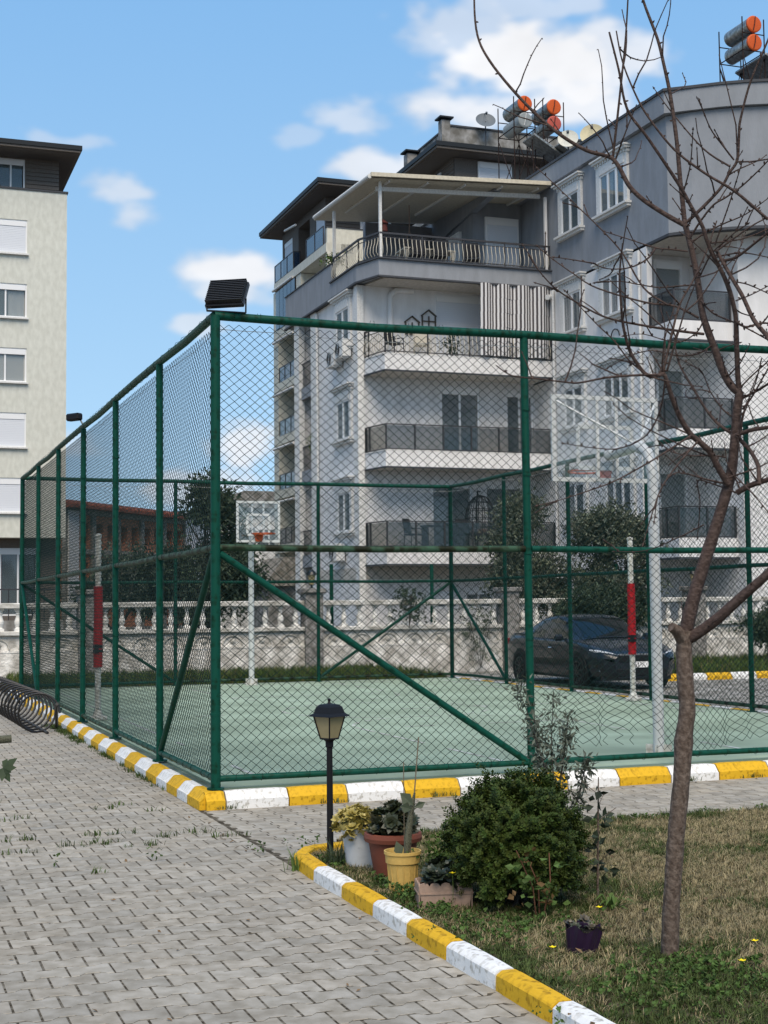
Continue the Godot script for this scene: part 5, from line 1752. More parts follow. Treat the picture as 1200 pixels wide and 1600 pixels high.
func cream_apartment() -> void:
	var t := thing("cream_apartment", "cream apartment block with brown top floor and dark overhanging roof behind the grey block", "building")
	var X := 17.7
	var Z0 := -51.8
	var Z1 := -61.0
	var b := MB.new()
	HOLES.clear()
	b.span(Vector3(X + 3.8, -0.05, Z1), Vector3(40, 18.55, Z0 - 0.02))
	pb("core_wall", b, M.brown_cladding, t)
	# floor bands and corner piers of the left face
	var lv := [1.85, 4.7, 7.55, 10.4, 13.25, 16.1, 18.75]
	for y in lv:
		b = MB.new()
		b.span(Vector3(X - 0.05, y - 0.22, Z1), Vector3(X + 1.3, y + 0.22, Z0))
		pb("floor_band", b, M.cream_wall, t)
	for q in [[Z1 - 0.3, Z1 + 0.6, 18.5], [-57.0, -56.2, 18.5]]:
		b = MB.new()
		b.span(Vector3(X, -0.05, q[0]), Vector3(X + 1.3, q[2], q[1]))
		pb("pier", b, M.cream_wall, t)
	b = MB.new()
	b.span(Vector3(X, -0.05, Z0 - 0.6), Vector3(27, 17.7, Z0))
	pb("front_wall", b, M.cream_wall, t)
	b = MB.new()
	b.span(Vector3(X, 17.7, Z0 - 0.22), Vector3(27, 19.72, Z0))
	pb("parapet", b, M.cream_wall, t)
	b = MB.new()
	b.span(Vector3(X - 0.03, 19.722, Z0 - 0.25), Vector3(27, 19.77, Z0 + 0.03))
	pb("parapet_coping", b, M.dark_trim, t)
	inset = -0.14
	for i in range(1, 6):
		plain_window(t, Transform3D(LEFT_FACE, Vector3(X + 1.3, lv[i] + 0.3, -58.7)), 1.9, 2.0, 2, 0.8 if i % 2 else 0.4)
		plain_window(t, Transform3D(LEFT_FACE, Vector3(X + 1.3, lv[i] + 0.8, -53.6)), 1.5, 1.5, 2, 1.0)
		glass_rail(t, [Vector3(X + 0.05, 0, -60.4), Vector3(X + 0.05, 0, -57.2)], lv[i] + 0.22, 0.85, M.blue_pane if i > 3 else M.balcony_pane, M.rail_dark, 1.1)
		b = MB.new()
		b.rod(Vector3(X - 0.15, lv[i] + 2.45, -60.9), Vector3(X - 0.1, lv[i] + 2.45, -57.3), 0.07, 6)
		pb("awning_roll", b, M.white_trim, t)
	# top storey, set back and clad in brown
	b = MB.new()
	b.span(Vector3(X + 3.0, 18.97, Z1 + 0.3), Vector3(39, 21.6, Z0 - 1.3))
	var top := pb("top_storey", b, M.brown_cladding, t)
	b = MB.new()
	cladding(b, 0, 9.0, 18.97, 21.55, 0.17, 0.05)
	pb("front_cladding", b, M.brown_cladding, top, Transform3D(Basis(), Vector3(X + 0.35, 0, Z0 - 1.3)))
	plain_window(t, Transform3D(LEFT_FACE, Vector3(X + 0.35, 19.1, -54.0)), 1.5, 1.95, 2, 1.0)
	plain_window(t, Transform3D(LEFT_FACE, Vector3(X + 0.35, 19.1, -59.6)), 1.6, 1.95, 2, 1.0)
	inset = 0.0
	plain_window(t, Transform3D(Basis(), Vector3(20.6, 19.6, Z0 - 1.24)), 1.6, 1.5, 2, 1.0)
	hole(Transform3D(LEFT_FACE, Vector3(X + 0.35, 19.0, -56.6)), -1.1, 0.9, 0.0, 2.2)
	glass_rail(t, [Vector3(X - 0.02, 0, -60.9), Vector3(X - 0.02, 0, -57.4), Vector3(X + 0.33, 0, -57.4)], 18.97, 0.95, M.blue_pane, M.rail_dark, 1.2)
	glass_rail(t, [Vector3(X - 0.02, 0, -55.1), Vector3(X - 0.02, 0, -52.3)], 18.97, 0.95, M.blue_pane, M.rail_dark, 1.4)
	for k in 5:
		b = MB.new()
		b.box(Vector3(X - 0.06, 17.4, -60.25 + k * 0.72), Vector3(0.03, 2.1, 0.66))
		pb("pane", b, M.blue_pane, t)
	hip_eave(t, 17.1, 40, -51.2, -61.8, 21.62, 0.6)
	pierced("side_wall", M.brown_cladding, t, Transform3D(LEFT_FACE, Vector3(X + 1.3, 0, 0)), Z1, Z0 - 0.62, -0.05, 18.53, 2.5, 2.2)
	pierced("top_side_wall", M.brown_cladding, t, Transform3D(LEFT_FACE, Vector3(X + 0.35, 0, 0)), Z1 + 0.3, Z0 - 1.3, 18.97, 21.6, 2.64, 2.2)
	b = MB.new()
	b.rod(Vector3(X - 0.3, 21.1, -58.0), Vector3(X - 0.3, 20.9, -56.0), 0.06, 6)
	pb("awning_roll", b, M.white_trim, t)
	# nearer wing with its own eave and roof parapet
	b = MB.new()
	b.span(Vector3(22.0, -0.05, -51.0), Vector3(36, 21.9, -46.3))
	pb("wing_wall", b, M.brown_cladding, t)
	b = MB.new()
	cladding(b, -4.6, 0.0, 18.9, 21.85, 0.17, 0.05)
	pb("side_cladding", b, M.brown_cladding, t, Transform3D(LEFT_FACE, Vector3(22.0, 0, -46.3)))
	plain_window(t, Transform3D(Basis(), Vector3(23.98, 19.9, -46.3)), 1.68, 1.88, 2, 1.0)
	plain_window(t, Transform3D(LEFT_FACE, Vector3(22.0, 19.9, -48.4)), 1.3, 1.7, 2, 1.0)
	hip_eave(t, 20.75, 37, -45.3, -51.1, 21.9, 1.0)
	b = MB.new()
	b.span(Vector3(21.9, 22.2, -52.0), Vector3(37, 23.4, -46.6))
	pb("roof_parapet", b, M.roof_grey, t)
	b = MB.new()
	b.span(Vector3(21.85, 23.402, -52.05), Vector3(37.05, 23.48, -46.55))
	pb("parapet_coping", b, M.dark_trim, t)
	b = MB.new()
	b.span(Vector3(23.0, 22.35, -46.61), Vector3(23.9, 22.6, -46.59))
	pb("roof_vent", b, M.dark_trim, t)
	for q in [[Vector3(21.72, 22.2, -46.75), 1.45, 0.42], [Vector3(21.55, 22.2, -50.6), 1.05, 0.5]]:
		b = MB.new()
		b.span(q[0] + Vector3(-q[2] / 2, 0, -q[2] / 2), q[0] + Vector3(q[2] / 2, q[1], q[2] / 2))
		var ch := pb("chimney", b, M.roof_grey, t)
		b = MB.new()
		b.box(q[0] + Vector3.UP * (q[1] + 0.12), Vector3(q[2] + 0.25, 0.07, q[2] + 0.25))
		b.box(q[0] + Vector3.UP * (q[1] + 0.04), Vector3(q[2] - 0.1, 0.1, q[2] - 0.1))
		pb("chimney_cap", b, M.roof_edge, ch)

func left_tower() -> void:
	var t := thing("tower_block", "tall pale green grey tower block with brown top floor at the left edge", "building")
	var Z := -51.0
	var b := MB.new()
	HOLES.clear()
	b.span(Vector3(-16, 4.76, -66), Vector3(5.38, 20.0, Z - 2.5))
	pb("wall", b, M.tower_wall, t)
	b = MB.new()
	b.span(Vector3(-16.05, 20.002, -66), Vector3(5.43, 20.08, Z + 0.05))
	pb("parapet_coping", b, M.dark_trim, t)
	b = MB.new()
	b.span(Vector3(-15.4, 20.08, -65.5), Vector3(5.1, 21.6, Z - 3.1))
	pb("top_storey", b, M.brown_cladding, t)
	b = MB.new()
	cladding(b, 3.68, 5.1, 20.1, 21.95, 0.17, 0.05)
	pb("cladding", b, M.brown_cladding, t, Transform3D(Basis(), Vector3(0, 0, Z - 0.62)))
	hip_eave(t, -16, 5.85, Z + 0.9, -66, 21.62, 0.6)
	inset = -0.14
	plain_window(t, Transform3D(Basis(), Vector3(2.75, 20.1, Z - 0.62)), 1.75, 1.45, 3, 0.0)
	var y := [17.16, 14.33, 11.5, 8.67, 5.84]
	var sh := [1.0, 0.0, 0.0, 1.0, 1.0]
	for i in 5:
		plain_window(t, Transform3D(Basis(), Vector3(2.78, y[i], Z)), 1.8, 1.5, 2, sh[i], "window", 1 if i == 2 else 0)  # third row: light grey sheet behind the glass stands in for its reflection
		plain_window(t, Transform3D(Basis(), Vector3(-1.2, y[i], Z)), 1.8, 1.5, 2, 1.0 - sh[i])
		b = MB.new()
		b.span(Vector3(1.84, y[i] - 0.07, Z), Vector3(3.74, y[i] - 0.002, Z + 0.14))
		pb("sill", b, M.white_trim, t)
	b = MB.new()
	for k in 4:
		b.quad(Vector3(2.9 + k * 0.18, 14.42, Z - 0.2 + 0.04 * (k % 2)), Vector3(3.08 + k * 0.18, 14.42, Z - 0.2 + 0.04 * ((k + 1) % 2)), Vector3(3.08 + k * 0.18, 15.55, Z - 0.2 + 0.04 * ((k + 1) % 2)), Vector3(2.9 + k * 0.18, 15.55, Z - 0.2 + 0.04 * (k % 2)))
	pb("curtain", b, M.curtain, t)
	# recessed ground floor
	b = MB.new()
	b.span(Vector3(-15, -0.05, -65), Vector3(5.3, 4.76, Z - 3.5))
	pb("ground_floor", b, M.brown_cladding, t)
	plain_window(t, Transform3D(Basis(), Vector3(3.1, 1.4, Z - 1.0)), 2.4, 2.95, 3, 0.0)
	b = MB.new()
	b.span(Vector3(-15, -0.05, Z - 0.2), Vector3(5.3, 1.2, Z))
	pierced("front_wall", M.tower_wall, t, Transform3D(Basis(), Vector3(0, 0, Z)), -16, 5.38, 4.76, 20.0, 2.5, 2.2)
	pierced("top_front_wall", M.brown_cladding, t, Transform3D(Basis(), Vector3(0, 0, Z - 0.62)), -15.4, 5.1, 20.08, 21.6, 2.48, 2.2)
	pierced("ground_front_wall", M.brown_cladding, t, Transform3D(Basis(), Vector3(0, 0, Z - 1.0)), -15, 5.3, -0.05, 4.75, 2.5, 2.2)
	pb("garden_parapet", b, M.roof_grey, t)
	b = MB.new()
	for k in 14:
		b.rod(Vector3(-2.0 + k * 0.5, 1.2, Z - 0.1), Vector3(-2.0 + k * 0.5, 2.5, Z - 0.1), 0.02, 4)
	b.span(Vector3(-2.2, 2.5, Z - 0.13), Vector3(5.0, 2.56, Z - 0.07))
	pb("iron_railing", b, M.rail_dark, t)

func far_houses() -> void:
	# unfinished brick building, far left behind the trees
	var t := thing("brick_building", "unfinished red brick building with open windows and tiled roof in the distance", "building", Vector3(9.9, 0, -84.7), deg_to_rad(49))
	var L := 26.0
	var b := MB.new()
	HOLES.clear()
	for k in 8:
		for y in [0.9, 3.6, 6.3]:
			for u in [0.28, 0.72]:
				hole(Transform3D(Basis(), Vector3((k + u) * L / 8.0, y, -0.15)), -0.42, 0.42, 0.0, 1.25)
	pierced("brick_wall", M.brick_red, t, Transform3D(Basis(), Vector3(0, 0, -0.15)), 0.15, L - 0.15, 0.0, 8.2, 11.6, 5.0)
	for y in [0.0, 2.7, 5.4, 8.1]:
		b = MB.new()
		b.span(Vector3(-0.05, y, -12), Vector3(L, y + 0.35, 0.05))
		pb("floor_slab", b, M.raw_concrete, t)
	for k in 9:
		b = MB.new()
		b.span(Vector3(k * L / 8.0 - 0.25, 0, -0.3), Vector3(k * L / 8.0 + 0.2, 8.1, 0.03))
		pb("column", b, M.raw_concrete, t)
	b = MB.new()
	b.span(Vector3(-0.04, 0, -0.05), Vector3(1.2, 8.3, 0.12))
	pb("white_stair_wall", b, M.white_trim, t)
	b = MB.new()
	b.prism(PackedVector2Array([Vector2(-12.8, 8.45), Vector2(0.8, 8.45), Vector2(0.8, 8.6), Vector2(-6, 9.7), Vector2(-12.8, 8.6)]), -0.6, L + 0.6, Transform3D(Basis(Vector3(0, 0, 1), Vector3(0, 1, 0), Vector3(1, 0, 0)), Vector3.ZERO))
	var rf := pb("roof", b, M.roof_tile, t)
	for k in 24:
		b = MB.new()
		b.tube([Vector3(k * L / 23.0, 8.66, 0.78), Vector3(k * L / 23.0, 9.72, -5.9)], [0.11, 0.11], 5)
		pb("tile_course", b, M.roof_tile, rf)
	# small white house
	inset = -0.12
	t = thing("white_house", "distant small white house with arched white windows behind the far hoop", "building", Vector3(18.2, 0, -78))
	b = MB.new()
	HOLES.clear()
	b = MB.new()
	b.prism(PackedVector2Array([Vector2(-0.5, 8.1), Vector2(9.5, 8.1), Vector2(7, 9.2), Vector2(2, 9.2)]), -8.5, 0.5)
	pb("roof", b, M.roof_grey, t)
	for q in [[1.2, 5.2], [3.2, 5.2], [5.2, 5.2], [1.2, 1.9], [3.2, 1.9]]:
		plain_window(t, Transform3D(Basis(), Vector3(q[0] + 0.6, q[1], 0.0)), 1.5, 1.8, 2, 0.0)
	b = MB.new()
	b.span(Vector3(-1, 3.4, 0.05), Vector3(9, 3.9, 1.4))
	pb("balcony", b, M.white_trim, t)
	pierced("wall", M.white_trim, t, Transform3D(), 0, 9, 0, 8.1, 8.0, 2.5)
	inset = 0.0
	t = thing("low_shed", "low grey roofed shed between the far hoop and the apartment block", "building", Vector3(14.2, 0, -50))
	b = MB.new()
	b.span(Vector3(0, 0, -3), Vector3(3.4, 2.6, 0))
	pb("wall", b, M.roof_grey, t)
	b = MB.new()
	b.prism(PackedVector2Array([Vector2(-0.3, 2.6), Vector2(3.7, 2.6), Vector2(3.0, 3.9), Vector2(0.7, 3.9)]), -3.3, 0.3)
	pb("roof", b, M.raw_concrete, t)

# ---------- roof gear ----------
func tank(t: Node3D, c: Vector3, r: float, L: float, cap: Material, body: Material) -> void:
	var b := MB.new()
	b.lathe([Vector2(r, -L), Vector2(r, 0.0)], 18, Transform3D(Basis(Vector3.RIGHT, PI / 2), c))
	b.lathe([Vector2(0.0, -L - 0.04), Vector2(r * 0.8, -L - 0.03), Vector2(r, -L)], 18, Transform3D(Basis(Vector3.RIGHT, PI / 2), c))
	var o := pb("tank", b, body, t)
	b = MB.new()
	b.lathe([Vector2(r + 0.012, -0.05), Vector2(r + 0.012, 0.012), Vector2(r * 0.9, 0.03), Vector2(0.0, 0.04)], 18, Transform3D(Basis(Vector3.RIGHT, PI / 2), c))
	pb("end_cap", b, cap, o)
	b = MB.new()
	b.tube([c + Vector3(0.02, r * 0.9, 0.06), c + Vector3(-0.02, 0, 0.075), c + Vector3(-0.07, -r * 0.8, 0.06)], [0.014], 5)
	pb("hose", b, M.black_plastic if cap != M.tank_grey else M.white_trim, o)

func heater(label: String, at: Vector3, h: float, cap: Material, cap2: Material, body2: Material, panel: bool) -> void:
	var t := thing("solar_water_heater", label, "water heater", at, 0.0, "solar water heaters on the roofs")
	var r := 0.27
	var b := MB.new()
	var w := 0.42
	for sx in [-1.0, 1.0]:
		for z in [0.1, -1.25]:
			b.rod(Vector3(sx * w, 0, z), Vector3(sx * w, h + 0.55, z), 0.022, 5)
	for z in [0.1, -1.25]:
		for y in [h - 0.3, h + 0.28 - 0.62 + 0.62]:
			b.rod(Vector3(-w, y - r, z), Vector3(w, y - r, z), 0.02, 5)
		b.rod(Vector3(-w, 0.1, z), Vector3(w, h - 0.7, z), 0.016, 5)
		b.rod(Vector3(w, 0.1, z), Vector3(-w, h - 0.7, z), 0.016, 5)
	for sx in [-1.0, 1.0]:
		b.rod(Vector3(sx * w, h - 0.3 - r, 0.1), Vector3(sx * w, h - 0.3 - r, -1.25), 0.02, 5)
		b.rod(Vector3(sx * w, 0.15, 0.1), Vector3(sx * w, h - 0.7, -1.25), 0.018, 5)
	b.rod(Vector3(-w, 0.05, 0.1), Vector3(w + 1.4, 0.05, 0.1), 0.03, 5)
	b.rod(Vector3(-w, 0.05, -1.25), Vector3(w + 1.4, 0.05, -1.25), 0.03, 5)
	pb("rack", b, M.rack_iron, t)
	tank(t, Vector3(0, h + 0.32, 0.16), r, 1.35, cap, M.tank_steel)
	tank(t, Vector3(0, h - 0.30, 0.16), r, 1.35, cap2, body2)
	if panel:
		var bas := Basis(Vector3.BACK, deg_to_rad(-27))
		for z in [-0.1, -1.0]:
			b = MB.new()
			b.cbox(Vector3(1.2, h - 1.15, z), Vector3(2.0, 0.09, 0.88), 0.01, bas)
			var p := pb("collector_panel", b, M.tank_steel, t)
			b = MB.new()
			b.box(Vector3(1.2, h - 1.15, z) + bas * Vector3(0, 0.05, 0), Vector3(1.9, 0.008, 0.8), bas)
			pb("pane", b, M.collector, p)

func dish(label: String, at: Vector3, r: float, face: Vector3, m: Material) -> void:
	var t := thing("satellite_dish", label, "satellite dish", at, 0.0, "satellite dishes on the roofs")
	var y := face.normalized()
	var x := y.cross(Vector3.UP).normalized()
	var bas := Basis(x, y, x.cross(y))
	var b := MB.new()
	var prof := []
	for i in 7:
		var q := i / 6.0
		prof.append(Vector2(q * r, q * q * r * 0.22))
	prof.reverse()
	b.lathe(prof, 24, Transform3D(bas, Vector3.UP * 0.6))
	pb("reflector", b, m, t)
	b = MB.new()
	b.rod(Vector3.DOWN * 0.6, Vector3.UP * 0.6, 0.03, 6)
	b.tube([Vector3.UP * 0.6 + bas * Vector3(0, 0.1, r * 0.95), Vector3.UP * 0.6 + bas * Vector3(0, r * 0.9, 0.1)], [0.018], 5)
	pb("mast", b, M.dark_trim, t)
	b = MB.new()
	b.cbox(Vector3.UP * 0.6 + bas * Vector3(0, r * 0.9, 0.08), Vector3(0.09, 0.14, 0.09), 0.02, bas)
	pb("receiver", b, M.dish_grey, t)

func roof_gear() -> void:
	heater("solar water heater with orange tank above a grey tank on the left of the roof", Vector3(19.45, 16.46, -33.9), 3.0, M.tank_orange, M.tank_grey, M.tank_grey, false)
	heater("solar water heater with orange tank above a faded red tank beside the satellite dishes", Vector3(20.62, 16.46, -33.9), 3.0, M.tank_orange, M.tank_red, M.tank_steel, false)
	heater("solar water heater with two orange tanks at the top right corner", Vector3(24.62, 16.68, -27.2), 3.75, M.tank_orange, M.tank_orange, M.tank_steel, true)
	# collector panels of the left pair
	var t := thing("solar_collector", "sloping blue grey solar collector panels beside the left tanks", "solar panel", Vector3(19.6, 16.5, -33.0))
	var bas := Basis(Vector3.BACK, deg_to_rad(-30))
	for k in 2:
		var b := MB.new()
		b.cbox(Vector3(0.5 + k * 0.85, 1.55 - k * 0.36, -0.5 + k * 0.35), Vector3(1.5, 0.08, 0.95), 0.01, bas)
		var p := pb("collector_panel", b, M.tank_steel, t)
		b = MB.new()
		b.box(Vector3(0.5 + k * 0.85, 1.55 - k * 0.36, -0.5 + k * 0.35) + bas * Vector3(0, 0.046, 0), Vector3(1.42, 0.008, 0.87), bas)
		pb("pane", b, M.collector, p)
	var s := MB.new()
	for x in [-0.1, 0.8, 1.7]:
		s.rod(Vector3(x, 0, -0.2), Vector3(x, 1.75 - x * 0.55, -0.3), 0.02, 5)
	s.rod(Vector3(-0.1, 0.05, -0.2), Vector3(1.7, 0.9, -0.2), 0.02, 5)
	pb("rack", s, M.rack_iron, t)
	dish("white satellite dish beside the solar panels", Vector3(20.1, 17.25, -31.7), 0.36, Vector3(-0.45, 0.35, 0.8), M.dish_white)
	dish("large yellowed satellite dish above the wing cornice", Vector3(20.35, 17.0, -30.4), 0.42, Vector3(-0.5, 0.3, 0.8), M.dish_yellow)
	dish("small dark satellite dish on the roof parapet behind the canopy", Vector3(23.57, 23.1, -46.3), 0.46, Vector3(-0.2, 0.5, 0.8), M.dish_grey)

# ---------- trees behind the court ----------
func crown_tree(called: String, label: String, at: Vector3, lobes: Array, n: int, m: Material, leaf: float, sd: int, trunk_r: float) -> void:
	var t := thing(called, label, "tree", at, 0.0, "dark evergreen trees behind the wall")
	var g := RandomNumberGenerator.new()
	g.seed = sd
	var b := MB.new()
	var fork := Vector3(0, 1.1, 0)
	b.tube([Vector3.ZERO, Vector3(0.05, 0.6, 0.03), fork], [trunk_r * 1.2, trunk_r, trunk_r * 0.85], 8)
	for l in lobes:
		var c: Vector3 = l[0]
		b.tube([fork - Vector3.UP * 0.1, fork.lerp(c, 0.5) + Vector3(g.randfn(0, 0.12), 0.1, g.randfn(0, 0.12)), c], [trunk_r * 0.6, trunk_r * 0.35, 0.015], 6)
		for k in 5:
			b.tube([fork.lerp(c, 0.6), c + Vector3(g.randfn(0, 0.5), g.randfn(0, 0.4), g.randfn(0, 0.5)) * l[1]], [0.025, 0.008], 4)
	pb("trunk", b, M.bark_grey, t)
	var where := []
	var cols := []
	var tot := 0.0
	for l in lobes:
		tot += pow(l[1], 2.2)
	for l in lobes:
		var cnt := int(n * pow(l[1], 2.2) / tot)
		var clumps := []
		for k in 14:
			var d := Vector3(g.randfn(0, 1), g.randfn(0, 1), g.randfn(0, 1)).normalized()
			clumps.append(l[0] + d * l[1] * g.randf_range(0.45, 1.0) * Vector3(1, l[2], 1))
		for i in cnt:
			var c: Vector3 = clumps[g.randi() % 14]
			var p: Vector3 = c + Vector3(g.randfn(0, 0.22), g.randfn(0, 0.2), g.randfn(0, 0.22)) * l[1]
			where.append(Transform3D(Basis.from_euler(Vector3(g.randf() * TAU, g.randf() * TAU, g.randf() * TAU)).scaled(Vector3.ONE * g.randf_range(0.7, 1.3)), p))
			var k := g.randf_range(0.55, 1.6)
			cols.append(Color(k, k * g.randf_range(0.95, 1.05), k * g.randf_range(0.85, 1.1)))
	copies("crown", leaf_cluster(sd, 10, leaf, leaf * 1.3, 0.22), m, where, cols, t)

func back_trees() -> void:
	crown_tree("olive_tree", "tall dark evergreen tree rising behind the wall left of the far hoop", Vector3(5.1, 0, -22.8), [[Vector3(0.35, 3.3, 0.1), 0.95, 1.1], [Vector3(0.1, 4.3, 0), 0.55, 1.0], [Vector3(-0.9, 2.5, 0), 0.85, 0.9], [Vector3(0.7, 2.3, 0.3), 0.7, 0.9], [Vector3(-0.1, 1.9, 0.2), 0.8, 0.6]], 2300, M.leaf_dark, 0.13, 41, 0.14)
	crown_tree("olive_tree", "dark evergreen tree in front of the brick building behind the left net post", Vector3(2.9, 0, -23.0), [[Vector3(0.3, 2.3, 0), 0.7, 0.9], [Vector3(0.7, 2.0, 0.1), 0.6, 0.8], [Vector3(-0.5, 1.9, 0), 0.4, 0.7]], 1100, M.leaf_dark, 0.13, 42, 0.11)
	crown_tree("olive_tree", "olive tree with grey green crown left above the parked car", Vector3(13.6, 0, -22.3), [[Vector3(0.1, 3.4, 0), 0.95, 1.1], [Vector3(-0.3, 2.3, 0.2), 0.75, 0.9], [Vector3(0.6, 2.2, 0.3), 0.8, 0.9], [Vector3(0.0, 4.2, 0), 0.5, 0.9]], 2000, M.leaf_olive, 0.12, 43, 0.13)
	crown_tree("olive_tree", "olive tree with grey green crown right above the parked car", Vector3(15.9, 0, -22.0), [[Vector3(0.0, 3.6, 0), 0.85, 1.15], [Vector3(0.7, 3.2, 0.1), 0.75, 1.0], [Vector3(-0.3, 2.3, 0.3), 0.7, 0.8], [Vector3(0.9, 2.2, 0.2), 0.6, 0.7]], 2000, M.leaf_olive, 0.12, 44, 0.13)
	crown_tree("low_tree", "low bushy dark tree standing against the wall behind the car", Vector3(14.6, 0, -20.3), [[Vector3(0, 1.7, 0), 0.75, 0.6], [Vector3(0.9, 1.6, 0.1), 0.6, 0.6], [Vector3(-0.7, 1.5, 0), 0.5, 0.6]], 1100, M.leaf_dark, 0.10, 45, 0.05)
	crown_tree("verge_shrub", "dense green shrub on the verge at the right edge", Vector3(18.4, 0.1, -18.4), [[Vector3(0, 0.9, 0), 0.6, 0.8], [Vector3(0.5, 0.7, 0.1), 0.6, 0.8], [Vector3(0.3, 1.2, 0), 0.4, 0.8]], 1100, M.leaf_dark, 0.08, 46, 0.04)
	leafy("vine", "climbing plant hanging on the balustrade behind the far fence brace", "plant", Vector3(9.75, 1.15, -20.8), 0.95, 0.5, 90, M.leaf_dark, 47)
	leafy("vine", "bare looking climber beside the grey pillar left of the car", "plant", Vector3(11.6, 0.1, -20.7), 1.5, 0.55, 70, M.leaf_olive, 48)
	leafy("ivy", "yellowish tall grass plant beside the tower behind the left fence", "plant", Vector3(2.9, 1.0, -22.0), 2.2, 0.7, 70, M.leaf_olive, 49)
	# verge grass
	var g := RandomNumberGenerator.new()
	g.seed = 51
	for q in [[Vector3(0.1, 0.06, -20.8), Vector3(9.0, 0.06, -16.5), 5200], [Vector3(13.25, 0.1, -20.8), Vector3(24.0, 0.1, -14.95), 4200]]:
		var where := []
		var cols := []
		for i in q[2]:
			var p := Vector3(g.randf_range(q[0].x, q[1].x), q[0].y, g.randf_range(q[0].z, q[1].z))
			where.append(Transform3D(Basis(Vector3.UP, g.randf() * TAU).scaled(Vector3(1, g.randf_range(0.5, 1.3), 1)), p))
			var k := g.randf_range(0.6, 1.3)
			var dry := g.randf() < 0.12
			cols.append(Color(0.16 * k, 0.14 * k, 0.06 * k) if dry else Color(0.075 * k, 0.115 * k, 0.028 * k))
		var o := copies("verge_grass", tuft_mesh(52, 9, 0.22, 0.05, 0.006, 0.5), M.leaf_grass, where, cols, self)
		o.set_meta("kind", "stuff")
		o.set_meta("label", "tall green grass on the verge behind the far fence" if q[0].x < 5 else "green grass on the verge beyond the road kerb")
		o.set_meta("category", "grass")

# ---------- parked car ----------
func loft(b: MB, rows: Array, flip: bool) -> void:
	var nr := rows.size()
	var nc: int = rows[0].size()
	var nrm := []
	for i in nr:
		var l := []
		for j in nc:
			var du: Vector3 = rows[mini(i + 1, nr - 1)][j] - rows[maxi(i - 1, 0)][j]
			var dv: Vector3 = rows[i][mini(j + 1, nc - 1)] - rows[i][maxi(j - 1, 0)]
			var m := du.cross(dv)
			if m.length() < 1e-9:
				m = Vector3.UP
			l.append(m.normalized() * (-1.0 if flip else 1.0))
		nrm.append(l)
	for i in nr - 1:
		for j in nc - 1:
			var q := [rows[i][j], rows[i + 1][j], rows[i + 1][j + 1], rows[i][j + 1]]
			var n := [nrm[i][j], nrm[i + 1][j], nrm[i + 1][j + 1], nrm[i][j + 1]]
			if flip:
				b.squad(q[0], q[3], q[2], q[1], n[0], n[3], n[2], n[1])
			else:
				b.squad(q[0], q[1], q[2], q[3], n[0], n[1], n[2], n[3])

